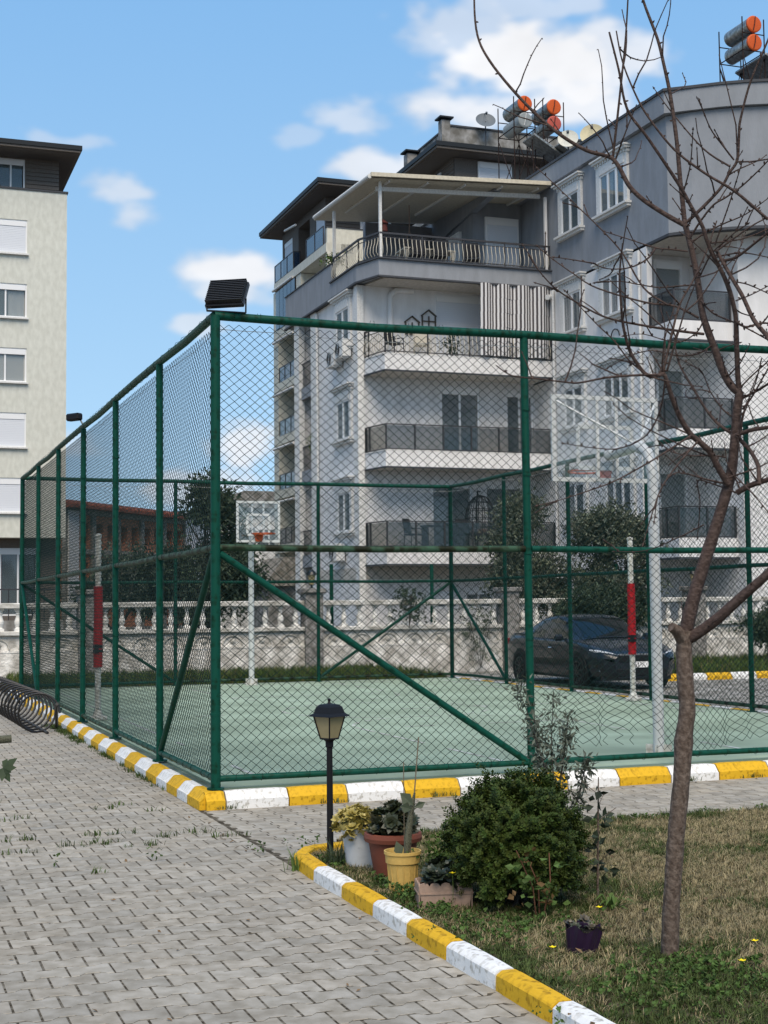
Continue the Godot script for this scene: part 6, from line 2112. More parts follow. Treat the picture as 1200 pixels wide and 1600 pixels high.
func car() -> void:
	var t := thing("parked_car", "dark navy blue sedan parked on the road behind the right fence", "car", Vector3(11.32, 0.0, -14.62), deg_to_rad(-1.5))
	# stations: z, half width at sill, half width at shoulder, shoulder height, deck half width, deck height
	var st := [[-2.34, 0.62, 0.72, 0.74, 0.60, 0.90], [-2.28, 0.74, 0.80, 0.84, 0.68, 1.00], [-2.1, 0.82, 0.865, 0.90, 0.72, 1.045], [-1.75, 0.855, 0.90, 0.935, 0.74, 1.055], [-1.36, 0.87, 0.915, 0.945, 0.76, 1.03], [-0.6, 0.87, 0.905, 0.93, 0.78, 0.98], [0.3, 0.87, 0.905, 0.915, 0.78, 0.955], [0.95, 0.87, 0.91, 0.905, 0.76, 0.975], [1.36, 0.87, 0.915, 0.885, 0.72, 0.945], [1.75, 0.855, 0.895, 0.835, 0.68, 0.885], [2.05, 0.80, 0.85, 0.765, 0.62, 0.805], [2.22, 0.70, 0.77, 0.70, 0.54, 0.735], [2.33, 0.52, 0.60, 0.62, 0.42, 0.665]]
	var b := MB.new()
	for sx in [1.0, -1.0]:
		var rows := []
		for s in st:
			var z: float = s[0]
			var lo := 0.20 if absf(z) < 2.0 else 0.24
			rows.append([Vector3(sx * s[1] * 0.86, lo, z), Vector3(sx * s[1], lo + 0.06, z), Vector3(sx * (s[1] + s[2]) * 0.505, 0.42, z), Vector3(sx * s[2] * 1.0, 0.60, z), Vector3(sx * s[2] * 0.985, s[3] - 0.09, z), Vector3(sx * s[2] * 0.965, s[3] - 0.02, z), Vector3(sx * lerpf(s[2], s[4], 0.45), s[3] + (s[5] - s[3]) * 0.45, z), Vector3(sx * s[4], s[5] - 0.012, z), Vector3(sx * s[4] * 0.5, s[5] + 0.008, z), Vector3(0, s[5] + 0.014, z)])
		loft(b, rows, sx > 0)
	# closing faces front and rear
	for e in [0, st.size() - 1]:
		var s = st[e]
		var pts := [Vector3(-s[1], 0.24, s[0]), Vector3(s[1], 0.24, s[0]), Vector3(s[2], 0.6, s[0]), Vector3(s[4], s[5], s[0]), Vector3(-s[4], s[5], s[0]), Vector3(-s[2], 0.6, s[0])]
		for k in range(1, 5):
			if e == 0:
				b.tri(pts[0], pts[k + 1], pts[k])
			else:
				b.tri(pts[0], pts[k], pts[k + 1])
	b.span(Vector3(-0.75, 0.18, -2.1), Vector3(0.75, 0.30, 2.1))
	var body := pb("body", b, M.car_paint, t)
	# greenhouse: roof shell as painted metal, windows as separate panes just proud of it
	var gh := [[-1.86, 0.70, 1.045, 0.62, 1.05], [-1.5, 0.76, 1.0, 0.60, 1.17], [-1.1, 0.79, 0.965, 0.59, 1.31], [-0.7, 0.80, 0.945, 0.60, 1.405], [-0.2, 0.80, 0.935, 0.61, 1.44], [0.2, 0.80, 0.925, 0.61, 1.425], [0.45, 0.795, 0.925, 0.60, 1.37], [0.75, 0.785, 0.935, 0.63, 1.21], [1.05, 0.75, 0.955, 0.68, 1.03], [1.16, 0.72, 0.965, 0.70, 0.975]]
	b = MB.new()
	for sx in [1.0, -1.0]:
		var rows := []
		for s in gh:
			rows.append([Vector3(sx * s[1], s[2] - 0.03, s[0]), Vector3(sx * lerpf(s[1], s[3], 0.55), lerpf(s[2], s[4], 0.55), s[0]), Vector3(sx * s[3], s[4] - 0.045, s[0]), Vector3(sx * s[3] * 0.86, s[4] - 0.008, s[0]), Vector3(sx * s[3] * 0.45, s[4] + 0.012, s[0]), Vector3(0, s[4] + 0.017, s[0])])
		loft(b, rows, sx > 0)
	var roof := pb("roof", b, M.car_paint, t)
	var side := func(z: float) -> Array:
		for i in gh.size() - 1:
			if z <= gh[i + 1][0]:
				var f: float = (z - gh[i][0]) / (gh[i + 1][0] - gh[i][0])
				var r := []
				for k in 5:
					r.append(lerpf(gh[i][k], gh[i + 1][k], f))
				return r
		return gh[gh.size() - 1]
	for sx in [1.0, -1.0]:
		for w in [[-1.42, -0.42, -0.95], [-0.36, 0.78, 0.42]]:
			b = MB.new()
			var rows := []
			for k in 9:
				var z: float = lerpf(w[0], w[1], k / 8.0)
				var s = side.call(z)
				var hi := 0.9
				rows.append([Vector3(sx * (lerpf(s[1], s[3], 0.06) + 0.006), lerpf(s[2], s[4] - 0.045, 0.06), z), Vector3(sx * (lerpf(s[1], s[3], 0.5) + 0.007), lerpf(s[2], s[4] - 0.045, 0.5), z), Vector3(sx * (lerpf(s[1], s[3], hi) + 0.006), lerpf(s[2], s[4] - 0.045, hi), z)])
			loft(b, rows, sx > 0)
			pb("side_window", b, M.car_glass, roof)
		b = MB.new()
		var strip := []
		for k in 14:
			var z := lerpf(-1.62, 1.0, k / 13.0)
			var s = side.call(z)
			strip.append(Vector3(sx * (s[1] + 0.004), s[2] - 0.012, z))
		b.tube(strip, [0.009], 5)
		pb("window_trim", b, M.chrome, roof)
	for q in [[0.40, 1.12, "windscreen"], [-1.82, -0.82, "rear_window"]]:
		b = MB.new()
		var rows := []
		for k in 8:
			var s = side.call(lerpf(q[0], q[1], k / 7.0))
			var z: float = lerpf(q[0], q[1], k / 7.0)
			var r := []
			for j in 9:
				var u := -0.88 + 1.76 * j / 8.0
				r.append(Vector3(s[3] * u, s[4] + 0.022 - 0.028 * u * u, z))
			rows.append(r)
		loft(b, rows, true)
		pb(q[2], b, M.car_glass, roof)
	# wheels with arches
	for z in [-1.36, 1.38]:
		for sx in [1.0, -1.0]:
			var bas := Basis(Vector3.BACK, -sx * PI / 2)
			b = MB.new()
			b.lathe([Vector2(0.0, 0.0), Vector2(0.385, 0.0), Vector2(0.385, -0.1)], 28, Transform3D(bas, Vector3(sx * 0.917, 0.345, z)))
			pb("wheel_arch", b, M.black_plastic, t)
			b = MB.new()
			b.lathe([Vector2(0.21, 0.0), Vector2(0.30, 0.012), Vector2(0.325, -0.02), Vector2(0.325, -0.2), Vector2(0.2, -0.22)], 28, Transform3D(bas, Vector3(sx * 0.925, 0.325, z)))
			var wl := pb("wheel", b, M.tyre, t)
			b = MB.new()
			b.lathe([Vector2(0.225, 0.004), Vector2(0.205, 0.006), Vector2(0.2, -0.03), Vector2(0.0, -0.045)], 24, Transform3D(bas, Vector3(sx * 0.925, 0.325, z)))
			for k in 10:
				var a := TAU * k / 10.0
				b.box(Vector3(sx * 0.918, 0.325, z) + Vector3(0, cos(a) * 0.115, sin(a) * 0.115), Vector3(0.03, 0.19, 0.026), Basis(Vector3.RIGHT, a))
			b.lathe([Vector2(0.05, -0.02), Vector2(0.045, 0.008), Vector2(0.0, 0.01)], 12, Transform3D(bas, Vector3(sx * 0.925, 0.325, z)))
			pb("rim", b, M.alloy_dark, wl)
	for sx in [1.0, -1.0]:
		b = MB.new()
		b.tube([Vector3(sx * 0.50, 0.665, 2.27), Vector3(sx * 0.66, 0.70, 2.19), Vector3(sx * 0.80, 0.735, 2.03), Vector3(sx * 0.865, 0.765, 1.83)], [0.022, 0.038, 0.04, 0.014], 8)
		pb("headlight", b, M.headlight, t)
		b = MB.new()
		b.cbox(Vector3(sx * 0.99, 0.99, 0.72), Vector3(0.2, 0.13, 0.10), 0.04, Basis(Vector3.UP, sx * 0.25))
		b.box(Vector3(sx * 0.88, 0.955, 0.74), Vector3(0.12, 0.04, 0.05))
		pb("door_mirror", b, M.car_paint, t)
		for z in [-0.75, 0.3]:
			b = MB.new()
			b.cbox(Vector3(sx * 0.915, 0.775, z - 0.15), Vector3(0.03, 0.03, 0.17), 0.01)
			pb("door_handle", b, M.chrome, t)
		b = MB.new()
		b.tube([Vector3(sx * 0.45, 0.34, 2.30), Vector3(sx * 0.66, 0.355, 2.235), Vector3(sx * 0.80, 0.37, 2.08)], [0.012], 6)
		pb("bumper_trim", b, M.chrome, t)
		b = MB.new()
		b.box(Vector3(sx * 0.72, 0.44, 2.185), Vector3(0.2, 0.12, 0.05), Basis(Vector3.UP, sx * 0.62))
		pb("fog_lamp_recess", b, M.black_plastic, t)
		b = MB.new()
		b.cbox(Vector3(sx * 0.70, 0.86, -2.27), Vector3(0.26, 0.14, 0.10), 0.03, Basis(Vector3.UP, -sx * 0.35))
		pb("tail_lamp", b, M.red_pad, t)
	b = MB.new()
	b.cbox(Vector3(0, 0.60, 2.315), Vector3(1.0, 0.15, 0.05), 0.02)
	pb("grille", b, M.black_plastic, t)
	b = MB.new()
	b.cbox(Vector3(0, 0.34, 2.315), Vector3(1.1, 0.16, 0.06), 0.02)
	pb("lower_grille", b, M.black_plastic, t)
	b = MB.new()
	b.box(Vector3(0, 0.685, 2.30), Vector3(1.0, 0.03, 0.05))
	pb("grille_bar", b, M.chrome, t)
	b = MB.new()
	b.cbox(Vector3(0, 0.49, 2.355), Vector3(0.52, 0.115, 0.012), 0.003)
	var pl := pb("number_plate", b, M.plate_white, t)
	b = MB.new()
	b.box(Vector3(-0.235, 0.49, 2.362), Vector3(0.045, 0.10, 0.004))
	pb("blue_band", b, M.plate_blue, pl)
	var tx := TextMesh.new()
	tx.text = "51"
	var fo := SystemFont.new()
	fo.font_names = PackedStringArray(["Droid Sans"])
	tx.font = fo
	tx.font_size = 32
	tx.pixel_size = 0.0034
	tx.depth = 0.003
	part("plate_lettering", tx, M.black_plastic, pl, Transform3D(Basis(), Vector3(-0.13, 0.488, 2.365)))

func bike_rack() -> void:
	var t := thing("bicycle_rack", "black spiral bicycle rack on the paving beside the left fence", "bicycle rack")
	var a := Vector3(-0.56, 0.275, -7.75)
	var e := Vector3(-0.68, 0.275, -13.4)
	var u := (e - a).normalized()
	var x := u.cross(Vector3.UP).normalized()
	var n := 14
	var pts := []
	for i in n * 20 + 1:
		var f := float(i) / (n * 20)
		var an := TAU * i / 20.0
		pts.append(a.lerp(e, f) + x * cos(an) * 0.26 + Vector3.UP * sin(an) * 0.265)
	var b := MB.new()
	b.tube(pts, [0.0155], 8)
	pb("coil", b, M.black_metal, t)
	for q in [[a + Vector3(0.22, 0.12, 0.0), Vector3(-0.24, 0.0, -8.6)], [e + Vector3(0.22, 0.12, 0.0), Vector3(-0.2, 0.0, -13.8)]]:
		b = MB.new()
		b.tube([q[0], q[0].lerp(q[1], 0.3) + Vector3.UP * 0.05, q[1]], [0.022], 8)
		b.cbox(q[1] + Vector3.UP * 0.006, Vector3(0.12, 0.012, 0.12), 0.004)
		pb("leg", b, M.black_metal, t)
	b = MB.new()
	b.rod(a + Vector3(0.1, -0.255, 0), e + Vector3(0.1, -0.255, 0), 0.018, 6)
	pb("base_rail", b, M.black_metal, t)

# ---------- garden ----------
func round_pot(t: Node3D, prof: Array, m: Material, soil_y: float, soil_r: float) -> void:
	var b := MB.new()
	b.lathe(prof, 28)
	pb("pot", b, m, t)
	b = MB.new()
	b.lathe([Vector2(soil_r, soil_y), Vector2(0.0, soil_y + 0.012)], 20)
	pb("soil", b, M.potting_soil, t)

func rosettes(t: Node3D, called: String, n: int, r: float, h0: float, h1: float, leaf: float, c0: Color, c1: Color, sd: int, droop: float) -> void:
	var g := RandomNumberGenerator.new()
	g.seed = sd
	var where := []
	var cols := []
	for i in n:
		var a := g.randf() * TAU
		var d := sqrt(g.randf()) * r
		var y := lerpf(h0, h1, pow(g.randf(), 0.7) * (1.0 - 0.5 * d * d / (r * r)))
		if d > r * 0.75:
			y -= droop * g.randf()
		where.append(Transform3D(Basis.from_euler(Vector3(g.randfn(0, 0.5), g.randf() * TAU, g.randfn(0, 0.5))).scaled(Vector3.ONE * g.randf_range(0.7, 1.3)), Vector3(cos(a) * d, y, sin(a) * d)))
		var f := g.randf()
		cols.append(Color(lerpf(c0.r, c1.r, f), lerpf(c0.g, c1.g, f), lerpf(c0.b, c1.b, f)))
	# a rosette: two whorls of fleshy leaves
	var b := MB.new()
	for w in 2:
		for k in 7:
			var a := TAU * (k + 0.5 * w) / 7.0
			var d := Vector3(cos(a), 0, sin(a))
			var s := Vector3(-d.z, 0, d.x)
			var up := 0.35 + 0.7 * w
			var tip := (d + Vector3.UP * up).normalized() * leaf * (1.0 - 0.25 * w)
			var mid := tip * 0.6 + Vector3.UP * leaf * 0.05
			var wd := leaf * 0.26
			b.tri(Vector3.ZERO, mid + s * wd, mid - s * wd)
			b.tri(mid - s * wd, mid + s * wd, tip)
	copies(called, b.mesh(), M.leaf_succulent, where, cols, t)

func sprig_mesh(sd: int, n: int, leaf: float, h: float, slim: float) -> ArrayMesh:
	var b := MB.new()
	var g := RandomNumberGenerator.new()
	g.seed = sd
	for i in n:
		var y := h * i / n
		var a := i * 2.4 + g.randf()
		var d := Vector3(cos(a), g.randf_range(0.3, 0.9), sin(a)).normalized()
		var s := d.cross(Vector3.UP).normalized()
		var l := leaf * g.randf_range(0.8, 1.2)
		var o := Vector3(0, y, 0)
		var m := o + d * l * 0.5 + d.cross(s) * l * 0.1
		b.tri(o, m + s * l * slim, o + d * l)
		b.tri(o, o + d * l, m - s * l * slim)
	return b.mesh()

func garden() -> void:
	var b := MB.new()
	b.span(Vector3(-0.10, -0.05, 2.70), Vector3(14, 0.05, 9.5))
	b.span(Vector3(0.34, -0.05, 2.2), Vector3(14, 0.046, 2.70))
	setting("lawn", b, M.lawn_soil)
	lawn_grass()
	# lamp
	var t := thing("garden_lamp", "black garden lantern on a slim post at the lawn corner", "lamp", Vector3(0.06, 0.03, 2.93))
	b = MB.new()
	b.tube([Vector3(0, 0, 0), Vector3(0, 0.765, 0)], [0.023, 0.020], 8)
	b.lathe([Vector2(0.0, 0.772), Vector2(0.027, 0.77), Vector2(0.027, 0.73), Vector2(0.022, 0.725)], 10)
	pb("post", b, M.black_plastic, t)
	var tw := turned(28)
	var s4 := func(r: float, y: float) -> Array:
		var o := []
		for k in 4:
			o.append(tw * (Basis(Vector3.UP, PI / 4 + k * PI / 2) * Vector3(r * 1.414, 0, 0)) + Vector3.UP * y)
		return o
	b = MB.new()
	var rings := [s4.call(0.096, 0.925), s4.call(0.088, 0.935), s4.call(0.072, 0.945), s4.call(0.060, 0.985), s4.call(0.045, 1.0), s4.call(0.012, 1.008)]
	for i in rings.size() - 1:
		for k in 4:
			b.quad(rings[i][(k + 1) % 4], rings[i][k], rings[i + 1][k], rings[i + 1][(k + 1) % 4])
	var r0: Array = rings[0]
	b.quad(r0[0], r0[1], r0[2], r0[3])
	b.lathe([Vector2(0.0, 1.042), Vector2(0.012, 1.035), Vector2(0.008, 1.02), Vector2(0.014, 1.005)], 8)
	pb("lamp_roof", b, M.black_plastic, t)
	b = MB.new()
	var lo: Array = s4.call(0.041, 0.782)
	var hi: Array = s4.call(0.071, 0.925)
	for k in 4:
		b.rod(lo[k], hi[k], 0.005, 5)
		b.rod(lo[k], lo[(k + 1) % 4], 0.006, 5)
	b.lathe([Vector2(0.0, 0.784), Vector2(0.045, 0.782), Vector2(0.03, 0.765)], 8)
	pb("lamp_frame", b, M.black_plastic, t)
	for k in 4:
		b = MB.new()
		var l2 := (k + 1) % 4
		b.quad(lo[l2] * 0.97 + Vector3.UP * 0.024, lo[k] * 0.97 + Vector3.UP * 0.024, hi[k] * 0.97 + Vector3.UP * 0.027, hi[l2] * 0.97 + Vector3.UP * 0.027)
		pb("lamp_pane", b, M.lamp_glass, t)
	# pots
	t = thing("flower_pot", "white round pot of yellow green succulents at the lawn corner", "flower pot", Vector3(0.15, 0.05, 3.28), 0.0, "flower pots at the lawn edge")
	round_pot(t, [Vector2(0.0, 0.0), Vector2(0.095, 0.0), Vector2(0.118, 0.215), Vector2(0.130, 0.218), Vector2(0.130, 0.245), Vector2(0.118, 0.245), Vector2(0.115, 0.2)], M.pot_white, 0.215, 0.115)
	rosettes(t, "succulent", 150, 0.165, 0.24, 0.36, 0.045, Color(0.30, 0.24, 0.05), Color(0.50, 0.42, 0.14), 61, 0.09)
	t = thing("flower_pot", "terracotta brown pot holding a dark green succulent", "flower pot", Vector3(0.22, 0.05, 3.66), 0.0, "flower pots at the lawn edge")
	round_pot(t, [Vector2(0.0, 0.0), Vector2(0.112, 0.0), Vector2(0.148, 0.21), Vector2(0.17, 0.212), Vector2(0.176, 0.235), Vector2(0.172, 0.258), Vector2(0.155, 0.262), Vector2(0.148, 0.22)], M.terracotta, 0.235, 0.148)
	rosettes(t, "succulent", 120, 0.135, 0.25, 0.42, 0.055, Color(0.02, 0.032, 0.014), Color(0.075, 0.075, 0.04), 62, 0.02)
	t = thing("flower_pot", "yellow plastic pot with a leaning cactus stem and stakes", "flower pot", Vector3(0.10, 0.05, 4.14), 0.0, "flower pots at the lawn edge")
	round_pot(t, [Vector2(0.0, 0.0), Vector2(0.07, 0.0), Vector2(0.076, 0.03), Vector2(0.088, 0.165), Vector2(0.097, 0.17), Vector2(0.10, 0.215), Vector2(0.106, 0.218), Vector2(0.106, 0.235), Vector2(0.098, 0.235), Vector2(0.094, 0.2)], M.pot_yellow, 0.2, 0.094)
	b = MB.new()
	for k in 14:
		var a := TAU * k / 14.0
		b.tube([Vector3(cos(a) * 0.074, 0.02, sin(a) * 0.074), Vector3(cos(a + 0.1) * 0.087, 0.155, sin(a + 0.1) * 0.087)], [0.006, 0.004], 4)
	pb("pot_flutes", b, M.pot_yellow, t)
	b = MB.new()
	b.tube([Vector3(0.02, 0.19, 0.0), Vector3(0.03, 0.28, 0.0), Vector3(0.045, 0.36, -0.01), Vector3(0.07, 0.48, -0.02), Vector3(0.085, 0.55, -0.02)], [0.012, 0.02, 0.021, 0.015, 0.006], 8)
	for k in 26:
		var f := k / 26.0
		var c := Vector3(0.03, 0.26, 0.0).lerp(Vector3(0.075, 0.50, -0.02), f)
		var a := k * 2.4
		b.tube([c, c + Vector3(cos(a), 0.4, sin(a)) * 0.03], [0.006, 0.001], 4)
	pb("cactus_stem", b, M.cactus, t)
	b = MB.new()
	b.rod(Vector3(0.055, 0.19, -0.03), Vector3(0.125, 0.86, -0.05), 0.004, 5)
	b.rod(Vector3(0.03, 0.19, -0.05), Vector3(0.035, 0.72, -0.06), 0.003, 5)
	pb("stake", b, M.bamboo, t)
	b = MB.new()
	for q in [[Vector3(0.07, 0.48, 0), Vector3(-0.02, 0.56, 0.02)], [Vector3(0.07, 0.47, 0), Vector3(0.13, 0.50, 0.03)], [Vector3(0.06, 0.46, 0), Vector3(-0.03, 0.49, 0.05)], [Vector3(-0.03, 0.2, 0.05), Vector3(-0.06, 0.3, 0.06)]]:
		var d: Vector3 = q[1] - q[0]
		var s := d.cross(Vector3.BACK).normalized() * d.length() * 0.3
		var m: Vector3 = q[0].lerp(q[1], 0.55) + Vector3(0, 0, 0.008)
		b.tri(q[0], m + s, q[1])
		b.tri(q[0], q[1], m - s)
	b.colored = false
	pb("leaf", b, M.leaf_olive, t)
	# scalloped planter
	t = thing("planter_box", "beige scalloped plastic planter with dark leaves next to the bush", "planter", Vector3(0.17, 0.05, 4.57), deg_to_rad(-14), "flower pots at the lawn edge")
	b = MB.new()
	for f in 4:
		var w := 0.29 if f % 2 == 0 else 0.18
		var dz := 0.09 if f % 2 == 0 else 0.145
		var poly := PackedVector2Array([Vector2(-w / 2 * 0.86, 0), Vector2(w / 2 * 0.86, 0)])
		var n := 5 if f % 2 == 0 else 3
		for k in range(n - 1, -1, -1):
			for j in 5:
				var a := PI * j / 4.0
				var cx := -w / 2 + (k + 0.5) * w / n
				poly.append(Vector2(cx + cos(a) * w / n * 0.48, 0.125 + sin(a) * 0.018))
		b.prism(poly, dz - 0.008, dz, Transform3D(Basis(Vector3.UP, f * PI / 2), Vector3.ZERO))
		b.box(Basis(Vector3.UP, f * PI / 2) * Vector3(0, 0.085, dz + 0.002), Vector3(w * 0.95, 0.008, 0.006), Basis(Vector3.UP, f * PI / 2))
	b.span(Vector3(-0.12, 0.002, -0.075), Vector3(0.12, 0.01, 0.075))
	pb("box", b, M.pot_beige, t)
	b = MB.new()
	b.span(Vector3(-0.135, 0.01, -0.08), Vector3(0.135, 0.105, 0.08))
	pb("soil", b, M.potting_soil, t)
	rosettes(t, "dark_leaves", 60, 0.11, 0.11, 0.24, 0.05, Color(0.012, 0.018, 0.012), Color(0.04, 0.055, 0.03), 63, 0.0)
	# purple pot
	t = thing("flower_pot", "dark purple plastic pot with dry leaves standing in the lawn", "flower pot", Vector3(0.38, 0.045, 5.74), 0.3, "flower pots at the lawn edge")
	b = MB.new()
	for k in 24:
		var a0 := TAU * k / 24.0
		var a1 := TAU * (k + 1) / 24.0
		var j0 := 1.0 + 0.07 * sin(k * 2.1)
		var j1 := 1.0 + 0.07 * sin((k + 1) * 2.1)
		var y0 := 0.135 + 0.018 * sin(k * 1.3)
		var y1 := 0.135 + 0.018 * sin((k + 1) * 1.3)
		b.quad(Vector3(cos(a1) * 0.078, 0, sin(a1) * 0.078), Vector3(cos(a0) * 0.078, 0, sin(a0) * 0.078), Vector3(cos(a0) * 0.098 * j0, y0, sin(a0) * 0.098 * j0), Vector3(cos(a1) * 0.098 * j1, y1, sin(a1) * 0.098 * j1))
	pb("pot", b, M.pot_purple, t)
	b = MB.new()
	b.lathe([Vector2(0.09, 0.11), Vector2(0.0, 0.115)], 16)
	pb("soil", b, M.potting_soil, t)
	rosettes(t, "dry_leaves", 14, 0.08, 0.10, 0.17, 0.035, Color(0.05, 0.06, 0.03), Color(0.10, 0.085, 0.06), 64, 0.0)
	t.scale = Vector3(0.88, 0.9, 0.88)
	t.rotation = Vector3(0.06, 0.3, -0.08)
	bush()
	saplings()
	weeds()

func bush() -> void:
	var t := thing("box_bush", "large rounded dark green box bush behind the pots", "bush", Vector3(0.56, 0.05, 4.66))
	var g := RandomNumberGenerator.new()
	g.seed = 71
	var f := FastNoiseLite.new()
	f.seed = 8
	f.frequency = 3.4
	f.fractal_octaves = 3
	var b := MB.new()
	for k in 26:
		var a := g.randf() * TAU
		var e := g.randf_range(0.2, 1.4)
		var d := Vector3(cos(a) * cos(e) * 0.33, 0.1 + sin(e) * 0.5, sin(a) * cos(e) * 0.33)
		b.tube([Vector3(g.randfn(0, 0.04), 0, g.randfn(0, 0.04)), d * 0.5 + Vector3(0, 0.03, 0), d], [0.009, 0.006, 0.002], 4)
	pb("branches", b, M.bark_grey, t)
	var where := []
	var cols := []
	for i in 13500:
		var a := g.randf() * TAU
		var u := g.randf_range(-0.55, 1.0)
		var c := sqrt(1.0 - u * u)
		var d := Vector3(cos(a) * c, u, sin(a) * c)
		var n := f.get_noise_3d(d.x, d.y, d.z)
		var shell := 1.0 + n * 0.5 + (0.22 * pow(g.randf(), 3.0) if f.get_noise_3d(d.x * 4.0, d.y * 4.0, d.z * 4.0 + 9.0) > 0.18 else 0.0)
		var dep := pow(g.randf(), 2.2) * 0.45
		var p := Vector3(d.x * 0.31, d.y * 0.325 + 0.29, d.z * 0.30)
		p = Vector3(0, 0.29, 0) + (p - Vector3(0, 0.29, 0)) * shell * (1.0 - dep)
		if p.y < 0.02:
			continue
		var up := (d + Vector3.UP * 0.7 + Vector3(g.randfn(0, 0.3), g.randfn(0, 0.3), g.randfn(0, 0.3))).normalized()
		var x := up.cross(Vector3(g.randfn(0, 1), 0.1, g.randfn(0, 1))).normalized()
		where.append(Transform3D(Basis(x, up, x.cross(up)).scaled(Vector3.ONE * g.randf_range(0.7, 1.25)), p))
		var tone := g.randf_range(0.75, 1.3)
		var age := g.randf()
		cols.append(Color(tone * lerpf(0.85, 1.15, age), tone, tone * 0.9))
	copies("foliage", sprig_mesh(72, 10, 0.018, 0.036, 0.34), M.leaf_box, where, cols, t)
	# rose growing in front of the bush
	var r := thing("rose_plant", "bare reddish rose stems with few leaves in front of the bush", "plant", Vector3(0.50, 0.05, 5.02))
	b = MB.new()
	for q in [[Vector3(0.0, 0, 0), Vector3(-0.03, 0.16, 0.03), Vector3(-0.13, 0.36, 0.05)], [Vector3(0.02, 0, 0), Vector3(0.0, 0.18, 0.03), Vector3(-0.07, 0.34, 0.02)], [Vector3(0.03, 0, 0.02), Vector3(0.06, 0.2, 0.05), Vector3(0.07, 0.33, 0.02)]]:
		b.tube(q, [0.005, 0.004, 0.003], 5)
	pb("stem", b, M.rose_stem, r)
	var w2 := []
	var c2 := []
	for i in 42:
		w2.append(Transform3D(Basis.from_euler(Vector3(g.randf() * TAU, g.randf() * TAU, 0)), Vector3(g.randfn(0, 0.08), g.randf_range(0.06, 0.38), 0.05 + g.randfn(0, 0.04))))
		var red := g.randf() < 0.35
		c2.append(Color(1.4, 0.5, 0.8) if red else Color(0.9, 0.9, 1.0) * g.randf_range(0.7, 1.4))
	copies("foliage", leaf_cluster(73, 2, 0.045, 0.02, 0.38), M.leaf_green, w2, c2, r)

func saplings() -> void:
	var g := RandomNumberGenerator.new()
	g.seed = 81
	var t := thing("olive_sapling", "thin grey leaved olive sapling behind the bush", "tree", Vector3(1.03, 0.05, 4.25))
	var b := MB.new()
	var where := []
	var cols := []
	var stems := [[Vector3(0, 0, 0), Vector3(-0.02, 0.45, 0), Vector3(-0.05, 0.8, 0.02), Vector3(-0.02, 1.10, 0)], [Vector3(-0.01, 0.3, 0), Vector3(-0.09, 0.62, 0.05), Vector3(-0.22, 1.0, 0.06), Vector3(-0.28, 1.16, 0.05)], [Vector3(-0.02, 0.4, 0), Vector3(0.06, 0.72, -0.04), Vector3(0.1, 0.95, -0.05)], [Vector3(0, 0.25, 0), Vector3(0.1, 0.5, 0.06), Vector3(0.15, 0.72, 0.08)], [Vector3(0, 0.5, 0), Vector3(-0.1, 0.7, -0.05), Vector3(-0.12, 0.98, -0.06)], [Vector3(0, 0.15, 0), Vector3(-0.12, 0.42, 0.05), Vector3(-0.16, 0.66, 0.08)]]
	for s in stems:
		b.tube(s, [0.008, 0.006, 0.003, 0.002], 5)
		for i in 72:
			var f: float = g.randf_range(0.15, 1.0) * (s.size() - 1)
			var k := mini(int(f), s.size() - 2)
			var p: Vector3 = s[k].lerp(s[k + 1], f - k) + Vector3(g.randfn(0, 0.022), g.randfn(0, 0.02), g.randfn(0, 0.022))
			where.append(Transform3D(Basis.from_euler(Vector3(g.randf() * TAU, g.randf() * TAU, g.randf() * TAU)), p))
			var c := g.randf_range(0.6, 1.5)
			cols.append(Color(c, c, c * 1.05))
	pb("stem", b, M.bark_grey, t)
	copies("foliage", leaf_cluster(82, 4, 0.046, 0.016, 0.17), M.leaf_olive, where, cols, t)
	t = thing("stem_plant", "single upright dark stem with a few leaves right of the bush", "plant", Vector3(1.02, 0.05, 4.72))
	b = MB.new()
	b.tube([Vector3.ZERO, Vector3(0.01, 0.35, 0), Vector3(0.02, 0.66, 0)], [0.007, 0.006, 0.003], 5)
	for i in 7:
		var y := 0.12 + i * 0.075
		b.rod(Vector3(0.01, y, 0), Vector3(0.01 + g.randfn(0, 0.05), y + 0.07, g.randfn(0, 0.05)), 0.002, 4)
	pb("stem", b, M.bark_dark, t)
	where = []
	cols = []
	for i in 26:
		where.append(Transform3D(Basis.from_euler(Vector3(g.randf() * TAU, g.randf() * TAU, 0)), Vector3(0.01 + g.randfn(0, 0.04), g.randf_range(0.1, 0.62), g.randfn(0, 0.04))))
		cols.append(Color(0.8, 0.8, 0.8) * g.randf_range(0.4, 1.2))
	copies("foliage", leaf_cluster(83, 2, 0.05, 0.02, 0.36), M.leaf_dark, where, cols, t)
	# strap leaved weed
	t = thing("strap_weed", "rosette weed with long narrow green leaves right of the bush", "weed", Vector3(0.94, 0.05, 5.02))
	b = MB.new()
	for i in 26:
		var a := g.randf() * TAU
		var d := Vector3(cos(a), 0, sin(a))
		var s := Vector3(-d.z, 0, d.x) * 0.008
		var l := g.randf_range(0.08, 0.17)
		var h := g.randf_range(0.03, 0.11)
		b.quad(d * 0.01 - s, d * 0.01 + s, d * l * 0.6 + s + Vector3.UP * h, d * l * 0.6 - s + Vector3.UP * h)
		b.tri(d * l * 0.6 - s + Vector3.UP * h, d * l * 0.6 + s + Vector3.UP * h, d * l + Vector3.UP * h * 0.7)
	pb("leaves", b, M.leaf_green, t)

